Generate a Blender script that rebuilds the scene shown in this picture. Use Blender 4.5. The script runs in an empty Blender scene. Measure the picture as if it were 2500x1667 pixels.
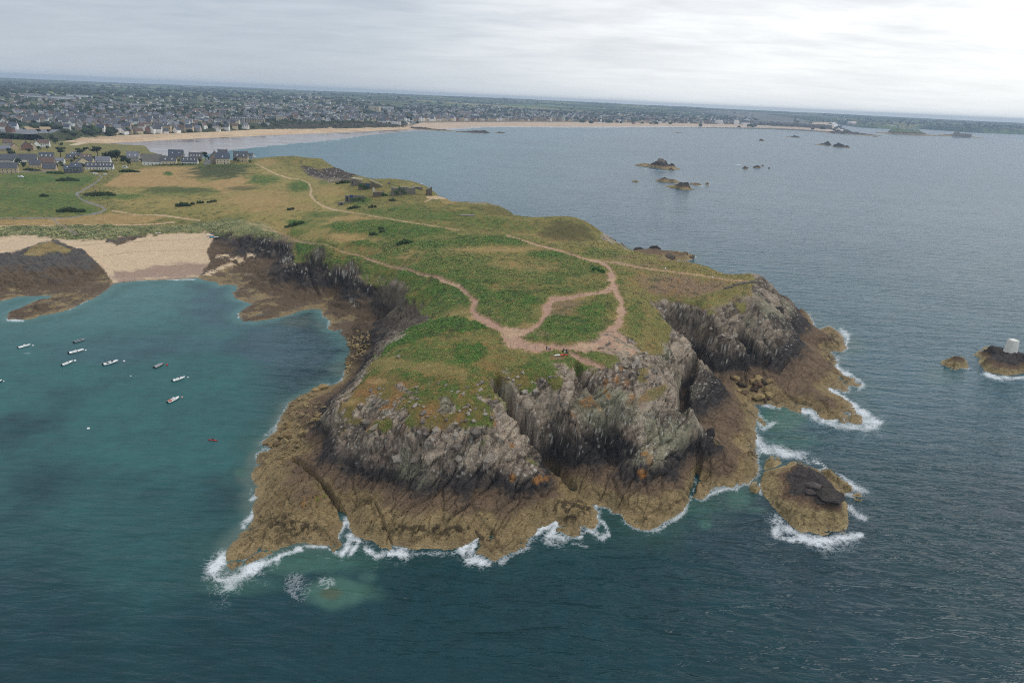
import bpy, bmesh, math, random
import numpy as np
from mathutils import Vector, Matrix, noise as mnoise

# ------------------------------------------------------------------ camera, sky, sun, exposure
SC = bpy.context.scene
COL = SC.collection
CZ = 120.0
PITCH, ROLL, FPX = math.radians(19.62), math.radians(2.57), 1667.0     # photo is 2500 x 1667
_fw = np.array([0, math.cos(PITCH), -math.sin(PITCH)])
_r0 = np.array([1.0, 0, 0]); _u0 = np.array([0, math.sin(PITCH), math.cos(PITCH)])
_rt = math.cos(ROLL) * _r0 + math.sin(ROLL) * _u0
_up = -math.sin(ROLL) * _r0 + math.cos(ROLL) * _u0
cam_d = bpy.data.cameras.new('camera'); cam = bpy.data.objects.new('camera', cam_d); COL.objects.link(cam)
cam_d.sensor_width = 36.0; cam_d.lens = 36.0 * FPX / 2500.0
cam_d.clip_start = 1.0; cam_d.clip_end = 60000.0
cam.matrix_world = Matrix(((_rt[0], _up[0], -_fw[0], 0), (_rt[1], _up[1], -_fw[1], 0), (_rt[2], _up[2], -_fw[2], CZ), (0, 0, 0, 1)))
SC.camera = cam
SC.view_settings.view_transform = 'Standard'; SC.view_settings.look = 'None'
SC.view_settings.exposure = 0.08; SC.view_settings.gamma = 1.0; SC.view_settings.use_curve_mapping = False
SC.render.engine = 'CYCLES'
SC.cycles.max_bounces = 6; SC.cycles.diffuse_bounces = 2; SC.cycles.glossy_bounces = 2
SC.cycles.transmission_bounces = 1; SC.cycles.volume_bounces = 0; SC.cycles.caustics_reflective = False
SC.cycles.use_denoising = False; SC.cycles.filter_width = 1.0

SUN_EL, SUN_AZ = math.radians(56), math.radians(78)      # azimuth from the view direction towards the right
sun_d = bpy.data.lights.new('sun', 'SUN'); sun = bpy.data.objects.new('sun', sun_d); COL.objects.link(sun)
sun_d.energy = 1.0; sun_d.angle = math.radians(25); sun_d.color = (1.0, 0.97, 0.93)
sun.rotation_euler = (math.pi / 2 - SUN_EL, 0, math.pi - SUN_AZ)
_sd = Vector((math.sin(SUN_AZ) * math.cos(SUN_EL), math.cos(SUN_AZ) * math.cos(SUN_EL), math.sin(SUN_EL)))
sun.rotation_euler = _sd.to_track_quat('Z', 'Y').to_euler()


class NT:
    """small node-tree writer"""
    def __init__(s, tree):
        s.t = tree; tree.nodes.clear()
    def n(s, kind, **kw):
        nd = s.t.nodes.new(kind)
        for k, v in kw.items():
            if k.startswith('i_'):
                key = k[2:]
                key = int(key) if key.isdigit() else key.replace('_', ' ')
                nd.inputs[key].default_value = v
            else:
                setattr(nd, k, v)
        return nd
    def l(s, a, b):
        s.t.links.new(a, b)
    def math(s, op, a, b=None, c=None, clamp=False):
        nd = s.n('ShaderNodeMath', operation=op, use_clamp=clamp)
        for i, v in enumerate((a, b, c)):
            if v is None: continue
            if isinstance(v, (int, float)): nd.inputs[i].default_value = v
            else: s.l(v, nd.inputs[i])
        return nd.outputs[0]
    def mix(s, fac, a, b, mode='MIX'):
        nd = s.n('ShaderNodeMix', data_type='RGBA', blend_type=mode)
        nd.clamp_factor = True
        for i, v in ((0, fac), (6, a), (7, b)):
            if isinstance(v, (int, float)): nd.inputs[i].default_value = v
            elif isinstance(v, tuple): nd.inputs[i].default_value = (v + (1,))[:4]
            else: s.l(v, nd.inputs[i])
        return nd.outputs[2]
    def noise(s, vec, scale, detail=4, rough=.55, dist=0.0):
        nd = s.n('ShaderNodeTexNoise'); s.l(vec, nd.inputs['Vector'])
        nd.inputs['Scale'].default_value = scale; nd.inputs['Detail'].default_value = detail
        nd.inputs['Roughness'].default_value = rough; nd.inputs['Distortion'].default_value = dist
        return nd
    def mapr(s, v, a, b, c, d, smooth=False):
        nd = s.n('ShaderNodeMapRange', clamp=True)
        if smooth: nd.interpolation_type = 'SMOOTHSTEP'
        s.l(v, nd.inputs[0])
        for i, x in enumerate((a, b, c, d)): nd.inputs[i + 1].default_value = x
        return nd.outputs[0]
    def mapping(s, vec, loc=(0, 0, 0), rot=(0, 0, 0), sc=(1, 1, 1)):
        nd = s.n('ShaderNodeMapping'); s.l(vec, nd.inputs[0])
        nd.inputs[1].default_value = loc; nd.inputs[2].default_value = rot; nd.inputs[3].default_value = sc
        return nd.outputs[0]


# sky: a Nishita sky behind a broken sheet of stratocumulus, brighter where the sun stands behind it
W = bpy.data.worlds.new('World'); SC.world = W; W.use_nodes = True
N = NT(W.node_tree)
out = N.n('ShaderNodeOutputWorld')
sky = N.n('ShaderNodeTexSky', sky_type='NISHITA'); sky.sun_disc = False
sky.sun_elevation = SUN_EL; sky.sun_rotation = SUN_AZ
bg_sky = N.n('ShaderNodeBackground'); bg_sky.inputs[1].default_value = 0.1; N.l(sky.outputs[0], bg_sky.inputs[0])
tc = N.n('ShaderNodeTexCoord'); sep = N.n('ShaderNodeSeparateXYZ'); N.l(tc.outputs['Generated'], sep.inputs[0])
zz = N.math('ADD', N.math('ABSOLUTE', sep.outputs[2]), 0.11)
cu = N.math('DIVIDE', sep.outputs[0], zz); cv = N.math('DIVIDE', sep.outputs[1], zz)
cmb = N.n('ShaderNodeCombineXYZ'); N.l(cu, cmb.inputs[0]); N.l(cv, cmb.inputs[1])
m1 = N.mapping(cmb.outputs[0], rot=(0, 0, math.radians(8)), sc=(.9, 1.0, 1))
n1 = N.noise(m1, .95, 7, .55, .25)
n2 = N.noise(N.mapping(cmb.outputs[0], loc=(7, 3, 0), rot=(0, 0, math.radians(-6)), sc=(.55, 1.15, 1)), 2.9, 6, .6, .3)
n3 = N.noise(N.mapping(cmb.outputs[0], loc=(2, 9, 0)), .16, 3, .5)
f = N.math('ADD', N.math('MULTIPLY', n1.outputs[0], .55), N.math('MULTIPLY', n2.outputs[0], .45))
f = N.math('ADD', N.math('MULTIPLY', f, .8), N.math('MULTIPLY', n3.outputs[0], .2))
fl = N.mapr(f, .27, .70, 0, 1, True)
dotn = N.n('ShaderNodeVectorMath', operation='DOT_PRODUCT'); N.l(tc.outputs['Generated'], dotn.inputs[0])
_gd = Vector((math.sin(math.radians(40)) * .97, math.cos(math.radians(40)) * .97, .17)).normalized()
dotn.inputs[1].default_value = _gd
glow = N.mapr(dotn.outputs['Value'], .50, 1.0, 0, 1, True)
dark = N.mix(glow, (.41, .475, .565), (.76, .78, .81))
lite = N.mix(glow, (.60, .655, .72), (1.25, 1.24, 1.22))
cl = N.mix(fl, dark, lite)
hz = N.mapr(N.math('ABSOLUTE', sep.outputs[2]), 0.0, .10, 1, 0, True)
cl = N.mix(N.math('MULTIPLY', hz, .75), cl, N.mix(glow, (.50, .56, .64), (.90, .95, .98)))
zen = N.mapr(sep.outputs[2], .25, .9, 0, 1, True)
cl = N.mix(zen, cl, (.80, .84, .90))
bg_c = N.n('ShaderNodeBackground'); N.l(cl, bg_c.inputs[0]); bg_c.inputs[1].default_value = 1.0
mx = N.n('ShaderNodeMixShader'); mx.inputs[0].default_value = .88
N.l(bg_sky.outputs[0], mx.inputs[1]); N.l(bg_c.outputs[0], mx.inputs[2]); N.l(mx.outputs[0], out.inputs[0])

# ------------------------------------------------------------------ photo pixels <-> places
def at(px, py, z=0.0):
    """the place at height z that the photograph shows at pixel (px, py)"""
    px = np.asarray(px, float); py = np.asarray(py, float); z = np.asarray(z, float)
    d = _fw + _rt * ((px - 1250) / FPX)[..., None] + _up * ((833.5 - py) / FPX)[..., None]
    t = (z - CZ) / d[..., 2]
    return d * t[..., None] + np.array([0, 0, CZ])
def pix(P):
    d = np.asarray(P, float) - np.array([0, 0, CZ]); w = np.maximum(d @ _fw, 1e-3)
    return 1250 + FPX * (d @ _rt) / w, 833.5 - FPX * (d @ _up) / w
ZM = dict(A=(480, 880, 2.5286), B=(1100, 820, 2.7029), C=(1760, 1060, 4.611), D=(1760, 620, 2.904), S=(0, 540, 3.409),
          T=(600, 560, 3.564), U=(1160, 560, 3.1365), O=(0, 150, 3.647), P=(600, 180, 3.647), Q=(1200, 200, 3.647),
          R=(1840, 200, 3.564), E=(1500, 640, 3.734), F=(860, 400, 3.36), G=(780, 860, 4.6125), H=(1180, 880, 3.9207),
          I=(480, 540, 5.6), V=(0, 300, 7.35), W=(290, 340, 6.72), X=(820, 420, 8.4), K=(1650, 220, 5.227), L=(0, 800, 4.704),
          M=(2280, 800, 10.4545), N=(0, 0, 1), Y=(1280, 820, 11.76), J=(320, 200, 7.127), Z=(640, 210, 7.127))
def zm(k, *pts):
    x0, y0, s = ZM[k]
    return [(x0 + p[0] / s, y0 + p[1] / s) + tuple(p[2:]) for p in pts]

# ------------------------------------------------------------------ noise on arrays
_rg = np.random.default_rng(7)
_T2 = _rg.random((128, 128)).astype(np.float32)
_T3 = _rg.random((64, 64, 64)).astype(np.float32)
_J3 = _rg.random((32, 32, 32, 5)).astype(np.float32)
def vn2(x, y):
    ix = np.floor(x).astype(np.int32); iy = np.floor(y).astype(np.int32)
    fx = (x - ix).astype(np.float32); fy = (y - iy).astype(np.float32)
    fx = fx * fx * fx * (fx * (fx * 6 - 15) + 10); fy = fy * fy * fy * (fy * (fy * 6 - 15) + 10)
    a = _T2[ix & 127, iy & 127]; b = _T2[(ix + 1) & 127, iy & 127]
    c = _T2[ix & 127, (iy + 1) & 127]; d = _T2[(ix + 1) & 127, (iy + 1) & 127]
    return (a + (b - a) * fx) * (1 - fy) + (c + (d - c) * fx) * fy
def fbm(x, y, scale, oct=4, gain=.5, ox=0.0):
    x = np.asarray(x, np.float64); y = np.asarray(y, np.float64)
    s = 0; a = 1; t = 0; f = 1.0 / scale
    ca, sa = math.cos(.65), math.sin(.65)
    for i in range(oct):
        s = s + a * vn2(x * f + ox + 17.3 * i, y * f - ox + 5.1 * i); t += a; a *= gain; f *= 2.03
        x, y = x * ca - y * sa, x * sa + y * ca
    return s / t                      # 0..1, mean .5
def vn3(p):
    i = np.floor(p).astype(np.int32); f = (p - i).astype(np.float32); f = f * f * (3 - 2 * f)
    def g(a, b, c): return _T3[(i[:, 0] + a) & 63, (i[:, 1] + b) & 63, (i[:, 2] + c) & 63]
    x, y, z = f[:, 0], f[:, 1], f[:, 2]
    r = 0
    for a in (0, 1):
        for b in (0, 1):
            for c in (0, 1):
                r = r + g(a, b, c) * (x if a else 1 - x) * (y if b else 1 - y) * (z if c else 1 - z)
    return r
def worley(p):
    """(gap between nearest and second nearest cell, random of nearest, offset to its centre)"""
    p = p.astype(np.float32); i = np.floor(p).astype(np.int32); f = p - i
    n = len(p); d1 = np.full(n, 9, np.float32); d2 = np.full(n, 9, np.float32); r1 = np.zeros(n, np.float32)
    r2 = np.zeros(n, np.float32); off = np.zeros((n, 3), np.float32)
    for a in (-1, 0, 1):
        for b in (-1, 0, 1):
            for c in (-1, 0, 1):
                J = _J3[(i[:, 0] + a) & 31, (i[:, 1] + b) & 31, (i[:, 2] + c) & 31]
                q = f - (J[:, :3] + np.array([a, b, c], np.float32))
                d = np.einsum('ij,ij->i', q, q)
                m = d < d1
                d2 = np.where(m, d1, np.minimum(d2, d))
                d1 = np.where(m, d, d1); r1 = np.where(m, J[:, 3], r1); r2 = np.where(m, J[:, 4], r2)
                off[m] = q[m]
    return np.sqrt(d2) - np.sqrt(d1), r1, r2, off
def fbm3(P, scale, oct=3, gain=.55, off=0.0):
    s = 0; a = 1; t = 0; P = P / scale + off
    for i in range(oct):
        s = s + a * vn3(P); t += a; a *= gain; P = P * 2.07 + 5.3
    return s / t
def sstep(a, b, x):
    t = np.clip((x - a) / (b - a), 0, 1); return t * t * (3 - 2 * t)
def inpoly(X, Y, poly):
    P = np.asarray(poly, float)[:, :2]; ins = np.zeros(X.shape, bool)
    m = (X >= P[:, 0].min()) & (X <= P[:, 0].max()) & (Y >= P[:, 1].min()) & (Y <= P[:, 1].max())
    x, y = X[m], Y[m]; r = np.zeros(x.shape, bool)
    for (x0, y0), (x1, y1) in zip(P, np.roll(P, -1, 0)):
        if y0 == y1: continue
        c = ((y0 > y) != (y1 > y)) & (x < (x1 - x0) * (y - y0) / (y1 - y0) + x0); r ^= c
    ins[m] = r; return ins
def dline(X, Y, pts, closed=False, maxd=1e9):
    """distance to a polyline and the running parameter of the nearest place"""
    P = np.asarray(pts, float)[:, :2]
    if closed: P = np.vstack([P, P[:1]])
    D = np.full(X.shape, maxd, np.float64); T = np.zeros(X.shape)
    for k in range(len(P) - 1):
        a, b = P[k], P[k + 1]; ab = b - a; L = ab @ ab + 1e-9
        if maxd < 1e8:
            m = (X > min(a[0], b[0]) - maxd) & (X < max(a[0], b[0]) + maxd) & (Y > min(a[1], b[1]) - maxd) & (Y < max(a[1], b[1]) + maxd)
            if not m.any(): continue
        else: m = slice(None)
        x, y = X[m] - a[0], Y[m] - a[1]
        t = np.clip((x * ab[0] + y * ab[1]) / L, 0, 1)
        d = np.hypot(x - t * ab[0], y - t * ab[1])
        o = D[m]; k2 = d < o
        o[k2] = d[k2]; D[m] = o
        tt = T[m]; tt[k2] = k + t[k2]; T[m] = tt
    return D, T
def pmask(X, Y, poly, feather=3.0, jit=None):
    """soft mask of a polygon (same units as X, Y); jit shifts its edge"""
    ins = inpoly(X, Y, poly)
    D, _ = dline(X, Y, poly, True, maxd=feather * 3 + 12)
    s = np.where(ins, D, -D)
    if jit is not None: s = s + jit
    return sstep(-feather, feather, s)
def lin(r, g, b):
    f = lambda c: (c / 255 / 12.92) if c <= 10 else ((c / 255 + .055) / 1.055) ** 2.4
    return np.array([f(r), f(g), f(b)], np.float32)

# ------------------------------------------------------------------ objects
def tag(o, label=None, cat=None, group=None, kind=None):
    if label: o['label'] = label
    if cat: o['category'] = cat
    if group: o['group'] = group
    if kind: o['kind'] = kind
    return o
def link(name, me, mat=None, parent=None):
    o = bpy.data.objects.new(name, me); COL.objects.link(o)
    if mat is not None and not me.materials: me.materials.append(mat)
    if parent is not None: o.parent = parent
    return o
def empty(name, loc=(0, 0, 0), rz=0.0, sc=1.0):
    o = bpy.data.objects.new(name, None); COL.objects.link(o); o.location = loc; o.rotation_euler = (0, 0, rz)
    o.scale = (sc,) * 3 if isinstance(sc, (int, float)) else sc
    return o
def mesh_np(name, V, Fc, smooth=True, attrs=None, cols=None, normals=None):
    """mesh from arrays; Fc is (n,4) or (n,3)"""
    me = bpy.data.meshes.new(name); V = np.ascontiguousarray(V, np.float32); Fc = np.ascontiguousarray(Fc, np.int32)
    k = Fc.shape[1]
    me.vertices.add(len(V)); me.vertices.foreach_set('co', V.ravel())
    me.loops.add(Fc.size); me.loops.foreach_set('vertex_index', Fc.ravel())
    me.polygons.add(len(Fc)); me.polygons.foreach_set('loop_start', np.arange(0, Fc.size, k, dtype=np.int32))
    me.polygons.foreach_set('use_smooth', np.full(len(Fc), smooth))
    me.update(calc_edges=True)
    for an, a in (attrs or {}).items():
        at_ = me.attributes.new(an, 'FLOAT', 'POINT'); at_.data.foreach_set('value', np.ascontiguousarray(a, np.float32))
    for an, a in (cols or {}).items():
        at_ = me.attributes.new(an, 'FLOAT_COLOR', 'POINT')
        at_.data.foreach_set('color', np.hstack([a, np.ones((len(a), 1))]).astype(np.float32).ravel())
    if normals is not None and smooth:
        me.normals_split_custom_set_from_vertices(normals.astype(np.float32).tolist())
    return me
def subset(V, Fc, fm):
    """vertices and faces of the faces picked by fm, plus the old vertex indices"""
    F2 = Fc[fm]; used = np.unique(F2); back = np.full(len(V), -1, np.int64); back[used] = np.arange(len(used))
    return V[used], back[F2], used
# ------------------------------------------------------------------ the headland: shore line and heights
COAST_PX = (
 zm('A', (915, 90), (900, 125), (850, 150), (820, 155), (800, 145), (720, 180), (640, 220), (570, 265), (545, 320), (520, 360), (500, 400), (490, 440), (430, 490), (405, 510), (470, 535), (440, 560), (385, 570), (370, 600), (375, 640), (340, 700), (350, 740), (365, 780), (350, 820), (375, 850), (350, 900), (355, 950), (340, 1000), (270, 1060), (220, 1120), (190, 1190), (175, 1270), (215, 1300), (280, 1270), (350, 1240), (420, 1215), (480, 1190), (540, 1150), (650, 1125), (740, 1135), (810, 1145), (850, 1180), (900, 1130), (865, 1085), (905, 1010), (910, 965), (925, 965), (945, 1010), (960, 1060), (1010, 1095), (1090, 1105), (1130, 1150), (1200, 1165), (1215, 1140), (1260, 1140), (1330, 1165), (1440, 1155), (1550, 1170), (1650, 1140), (1740, 1085), (1735, 1140), (1720, 1190)) +
 zm('B', (195, 1440), (290, 1485), (360, 1450), (430, 1425), (490, 1400), (500, 1370), (555, 1310), (565, 1265), (610, 1260), (690, 1215), (720, 1225), (715, 1255), (690, 1290), (735, 1290), (790, 1330), (850, 1320), (860, 1250), (940, 1270), (970, 1230), (955, 1190), (975, 1160), (940, 1120), (855, 1065), (905, 1095), (975, 1120), (1055, 1130), (1070, 1160), (1140, 1175), (1160, 1220), (1220, 1265), (1310, 1280), (1400, 1235), (1470, 1190), (1530, 1150), (1560, 1095), (1575, 1060), (1600, 1060), (1655, 1080), (1700, 1050), (1720, 1015), (1760, 1000), (1800, 980)) +
 zm('C', (60, 590), (150, 600), (240, 560), (265, 535), (300, 560), (345, 500), (395, 460), (420, 400), (410, 350), (390, 300), (415, 210), (400, 130), (395, 60)) +
 zm('D', (250, 1278), (240, 1230), (245, 1165), (300, 1225), (330, 1190), (265, 1150), (260, 1100), (225, 1060), (300, 1065), (350, 1060), (400, 1090), (450, 1080), (500, 1110), (570, 1130), (580, 1085), (640, 1090), (680, 1110), (700, 1160), (770, 1175), (830, 1165), (880, 1200), (850, 1160), (900, 1190), (960, 1205), (995, 1200), (1000, 1150), (960, 1135), (930, 1070), (870, 1020), (780, 980), (760, 945), (830, 960), (880, 985), (905, 970), (900, 930), (980, 940), (1000, 930), (960, 910), (950, 885), (870, 860), (840, 830), (800, 800), (820, 760), (770, 680), (850, 695), (885, 670), (870, 600), (840, 560), (770, 510), (690, 540), (655, 545), (650, 490), (620, 430)))
def back(px, py, z, dx, dy):
    p = at(px, py, z); return (p[0] + dx, p[1] + dy)
COAST = [tuple(at(*p)[:2]) for p in COAST_PX]
COAST += [back(1934, 742, 8, 8, 6), back(1915, 728, 14, 9, 9), back(1888, 705, 24, 11, 14), back(1850, 668, 33, 14, 22), back(1800, 668, 33, 6, 26), back(1740, 660, 31, 6, 26), back(1690, 652, 30, 4, 26)]
COAST += [tuple(at(*p)[:2]) for p in zm('U', (1490, 262), (1545, 235), (1600, 245), (1640, 237), (1680, 210), (1650, 190), (1560, 172), (1440, 165), (1300, 168), (1200, 178), (1168, 172))]
COAST += [back(1505, 592, 4, 6, 4), back(1482, 581, 11, 8, 8), back(1460, 572, 18, 12, 12), back(1440, 553, 28, 14, 16), back(1395, 531, 36, 18, 25), back(1336, 531, 35, 10, 35), back(1270, 535, 28, 5, 32), back(1217, 507, 33, 8, 32), back(1152, 503, 32, 0, 36), back(1098, 489, 30, 6, 26), back(1050, 461, 28, 8, 20)]
COAST += [tuple(at(*p)[:2]) for p in ((1030, 453), (1000, 452), (975, 449), (940, 440), (905, 437), (880, 436), (862, 432), (843, 427))]
COAST += [back(814, 408, 14, 8, 10), back(786, 388, 30, 12, 24), back(726, 383, 31, 0, 36), back(660, 385, 28, -15, 45), back(600, 385, 22, -25, 55), back(500, 385, 20, -40, 80), back(400, 385, 18, -50, 110), back(320, 385, 14, -60, 170)]
COAST += [(-760, 1420), (-1300, 1420), (-1300, 560)]
COAST += [tuple(at(*p)[:2]) for p in ((-420, 705), (-200, 712))]
COAST += [tuple(at(*p)[:2]) for p in zm('S', (-60, 690), (0, 665), (60, 650), (150, 625), (380, 620), (440, 615), (400, 650), (320, 655), (220, 700), (160, 730), (85, 750), (65, 800), (70, 820), (130, 810), (190, 820), (270, 810), (330, 785), (400, 775), (500, 755), (600, 725), (680, 680), (780, 640), (840, 600), (900, 560), (940, 520), (995, 512), (1150, 495), (1300, 490), (1500, 482), (1640, 470), (1700, 490), (1800, 505), (1830, 535), (1900, 525), (1970, 535), (1980, 570), (1935, 600), (1960, 640), (2010, 660), (2080, 680), (2100, 690), (2020, 740), (1985, 780), (2020, 835), (2080, 830), (2130, 830))]
COAST += [tuple(at(*p)[:2]) for p in zm('T', (60, 805), (100, 795), (180, 785), (280, 765), (380, 745), (450, 715), (540, 695), (620, 690), (660, 700), (680, 760), (730, 790), (720, 870), (780, 885), (850, 865), (830, 920), (870, 950), (890, 1000), (920, 1040), (900, 1100), (870, 1150))]
COAST = np.array(COAST)

HP = []           # (px, py, height)
def hp(k, *pts): HP.extend(zm(k, *pts))
# front dome
hp('A', (620, 600, 5.5), (800, 480, 8), (700, 800, 6), (900, 740, 7), (1110, 770, 7), (1250, 870, 7), (1500, 890, 7), (1700, 900, 7), (600, 300, 3), (750, 250, 5), (900, 200, 9), (560, 480, 3), (650, 430, 4.5), (500, 700, 4), (450, 850, 3.2), (600, 900, 4), (400, 1050, 2.5), (600, 1020, 3), (800, 1000, 3.5), (800, 780, 4.6), (1050, 980, 4), (1300, 1050, 3), (1500, 1050, 3.2), (1700, 1020, 3.5))
hp('G', (110, 900, 12), (180, 1060, 12), (400, 1130, 12), (540, 1260, 12), (850, 1300, 12), (1100, 1330, 12), (1400, 1370, 12), (1750, 1350, 12), (2150, 1300, 12), (60, 750, 15), (130, 620, 19), (350, 950, 18), (600, 980, 19), (1000, 950, 22), (1500, 800, 25), (2050, 600, 27), (420, 420, 22), (560, 180, 22), (800, 600, 24.5), (1100, 450, 28), (1600, 350, 31), (1100, 150, 29), (1800, 300, 31), (700, 1150, 15), (1200, 1150, 17.5), (1650, 1100, 19), (1900, 1100, 18.5), (1950, 800, 24))
hp('H', (100, 1230, 7), (640, 1290, 6), (520, 1060, 12), (300, 1050, 13), (250, 800, 18))
hp('T', (1420, 880, 26), (1250, 990, 24), (1120, 1110, 21.5), (1000, 1250, 10), (950, 1050, 3), (1000, 950, 5), (1100, 900, 9), (1300, 850, 14), (1050, 1130, 8), (1250, 900, 12), (1130, 1000, 8))
# gully and the second face
hp('G', (1930, 270, 29))
hp('H', (140, 210, 30), (230, 330, 28), (320, 490, 24.5), (450, 660, 18.8), (600, 840, 12), (700, 1010, 5.5), (850, 1200, 1.5))
hp('H', (190, 380, 27), (280, 500, 24), (380, 610, 20), (460, 730, 17), (540, 850, 13), (650, 990, 8))
hp('H', (200, 190, 31), (300, 290, 29), (360, 380, 28), (440, 480, 26), (560, 640, 18))
hp('H', (500, 450, 26), (620, 680, 16.5), (750, 920, 9), (900, 1000, 7.5), (1100, 1020, 7.5), (1230, 970, 8), (800, 300, 28.5), (700, 270, 29.5), (900, 520, 24), (950, 800, 12), (750, 600, 20))
hp('H', (920, 100, 30), (1000, 240, 27.5), (1050, 420, 24), (1090, 620, 18.5), (1150, 740, 14), (1200, 900, 8), (860, 60, 32), (960, 40, 32))
hp('H', (1250, 150, 30.5), (1400, 250, 28), (1500, 120, 31.5), (1650, 100, 31.5), (1600, 330, 26), (1300, 420, 26), (1300, 550, 22.5), (1350, 750, 16), (1400, 870, 11.5))
hp('H', (1750, 300, 28), (1900, 420, 24), (2050, 560, 19), (2090, 620, 15), (1750, 630, 19), (1900, 760, 13.5), (2000, 880, 8), (1620, 740, 15), (1540, 800, 15), (1350, 950, 9), (1800, 1000, 9), (1430, 1130, 8), (1650, 1130, 8), (1500, 1220, 6), (1480, 900, 13.5), (1600, 930, 13.5))
hp('H', (1000, 1150, 4.6), (1300, 1250, 5), (1700, 1300, 5), (1900, 1150, 6), (2050, 1080, 1.2), (2000, 1270, .5), (2200, 1000, 5), (2200, 850, 8), (2120, 650, 13), (2080, 720, 7), (2240, 780, 10), (900, 1420, 3), (500, 1400, 4), (200, 1450, 4.5), (1250, 1400, 3), (1600, 1480, 3.2), (1900, 1380, 3.5))
# left side of the cove, the fin, the cove itself, the right-hand headland
hp('E', (340, 360, 31.5), (450, 490, 29.5), (520, 600, 27.5), (650, 690, 25.5), (740, 800, 22.5), (735, 880, 19), (640, 1080, 15), (600, 1220, 11), (615, 1170, 9), (770, 850, 21), (830, 920, 18), (950, 1060, 12), (1060, 1200, 7), (680, 1180, 14), (690, 1340, 9), (850, 1340, 7), (780, 1100, 14), (1000, 1300, 6), (950, 1450, 5.5), (1150, 1400, 3.5))
hp('E', (660, 1020, 14), (700, 950, 15))
hp('E', (370, 345, 29), (600, 385, 27.5), (830, 440, 27), (540, 600, 16.5), (640, 655, 16), (720, 690, 14.5), (800, 790, 11), (850, 880, 8), (1000, 960, 6), (1100, 1060, 4), (1200, 1200, 2))
hp('E', (820, 540, 23), (800, 640, 18), (900, 500, 27), (1000, 600, 25.5), (1100, 640, 25), (1170, 700, 21), (1060, 820, 14), (900, 760, 14), (1300, 690, 19.5), (1420, 600, 22), (1460, 560, 22), (1250, 300, 32), (1350, 400, 29), (1500, 380, 24), (1600, 430, 17), (1640, 560, 12), (1560, 830, 10), (1400, 720, 17), (1480, 850, 11), (1520, 980, 6), (1200, 900, 8), (1300, 1000, 5), (1450, 1100, 4), (1700, 700, 7), (1750, 850, 6), (1850, 1000, 5), (1650, 1100, 5), (1900, 1250, 5), (2050, 1350, 4), (1550, 1200, 3), (1950, 680, 5), (1950, 900, 4), (1250, 760, 13), (1200, 800, 12))
hp('E', (1290, 95, 34), (1400, 190, 28), (1450, 250, 24), (1550, 330, 16), (1620, 380, 10), (1700, 400, 5), (1150, 130, 33), (1000, 110, 32), (880, 70, 31), (700, 45, 30), (500, 35, 28))
hp('U', (1330, 225, 28), (1170, 180, 28), (960, 120, 29), (1250, 155, 6), (1370, 145, 8), (1480, 185, 5), (1590, 180, 5), (1010, 75, 11), (1110, 120, 6))
# plateau
hp('N', (1720, 705, 31), (1600, 700, 33), (1500, 640, 32), (1460, 620, 32), (1500, 800, 34.5), (1440, 780, 35), (1340, 770, 34), (1340, 855, 34), (1250, 820, 33.5), (1420, 860, 34.5), (1500, 860, 34), (1535, 895, 32.5), (1585, 885, 31), (1600, 800, 31), (1650, 865, 27), (1640, 920, 23), (1150, 740, 32.5), (1070, 675, 31), (1000, 640, 29), (1100, 600, 31.5), (1250, 650, 33), (1300, 570, 32.5), (1366, 590, 31), (1200, 560, 32), (1000, 520, 32), (850, 520, 29), (700, 560, 24), (780, 600, 23), (650, 570, 18), (560, 560, 11), (930, 490, 32), (850, 480, 31), (700, 470, 26), (760, 440, 27), (620, 500, 21), (540, 520, 15), (450, 545, 9), (300, 555, 8.5), (150, 555, 8.5), (20, 555, 8.5), (30, 520, 11), (250, 520, 12), (400, 510, 14), (350, 460, 15), (200, 490, 13), (50, 460, 13), (100, 420, 15), (250, 430, 16), (550, 440, 20), (640, 430, 24), (700, 410, 27), (600, 400, 25), (450, 405, 21), (330, 405, 17), (250, 400, 14), (100, 395, 13), (0, 390, 13), (-200, 400, 14), (-250, 520, 12), (1180, 920, 30.5), (1300, 905, 33))
hp('N', (1464, 578, 20), (1452, 563, 26), (1425, 543, 32), (1395, 531, 36), (1366, 528, 37), (1336, 531, 35.5), (1277, 535, 30), (1262, 534, 29), (1247, 519, 31), (1217, 507, 33), (1181, 501, 33), (1152, 503, 32), (1128, 501, 31), (1098, 489, 30), (1068, 474, 28), (1050, 461, 28), (1000, 447, 28), (940, 445, 29), (860, 438, 27), (1400, 570, 33), (1440, 590, 29))
hp('N', (841, 427, 2), (814, 408, 14), (800, 398, 22), (786, 388, 30), (726, 383, 31), (674, 385, 28), (740, 405, 25), (760, 425, 22), (790, 432, 18))
# beach, little island, the left shore
hp('S', (0, 125, 5), (300, 125, 5), (450, 150, 5), (860, 180, 4.5), (1210, 120, 5), (1700, 95, 5), (760, 310, 3), (1250, 250, 3.2), (1700, 260, 2.8), (950, 450, 1), (1600, 450, .8), (1250, 400, 1.4))
hp('S', (400, 175, 10), (300, 200, 10), (560, 230, 8), (740, 290, 5), (0, 260, 8), (200, 210, 9), (300, 380, 6), (600, 400, 4), (800, 430, 2.5), (100, 400, 5), (300, 560, 2), (300, 700, 3), (150, 750, 2))
hp('I', (200, 300, 5), (400, 230, 8), (800, 210, 13), (1000, 230, 15), (1340, 290, 19), (1360, 520, 17), (1500, 560, 18), (1900, 560, 21), (2100, 540, 23), (2250, 640, 22), (600, 380, 5), (1000, 350, 6), (1200, 500, 7), (1350, 650, 10), (1500, 780, 5), (1800, 800, 7), (2100, 760, 9), (600, 600, 2.5), (900, 650, 4), (900, 900, 2.5), (1300, 900, 4), (1200, 1150, 2), (1700, 1000, 3), (2000, 950, 5), (2200, 1200, 4), (1550, 640, 9))
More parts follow.
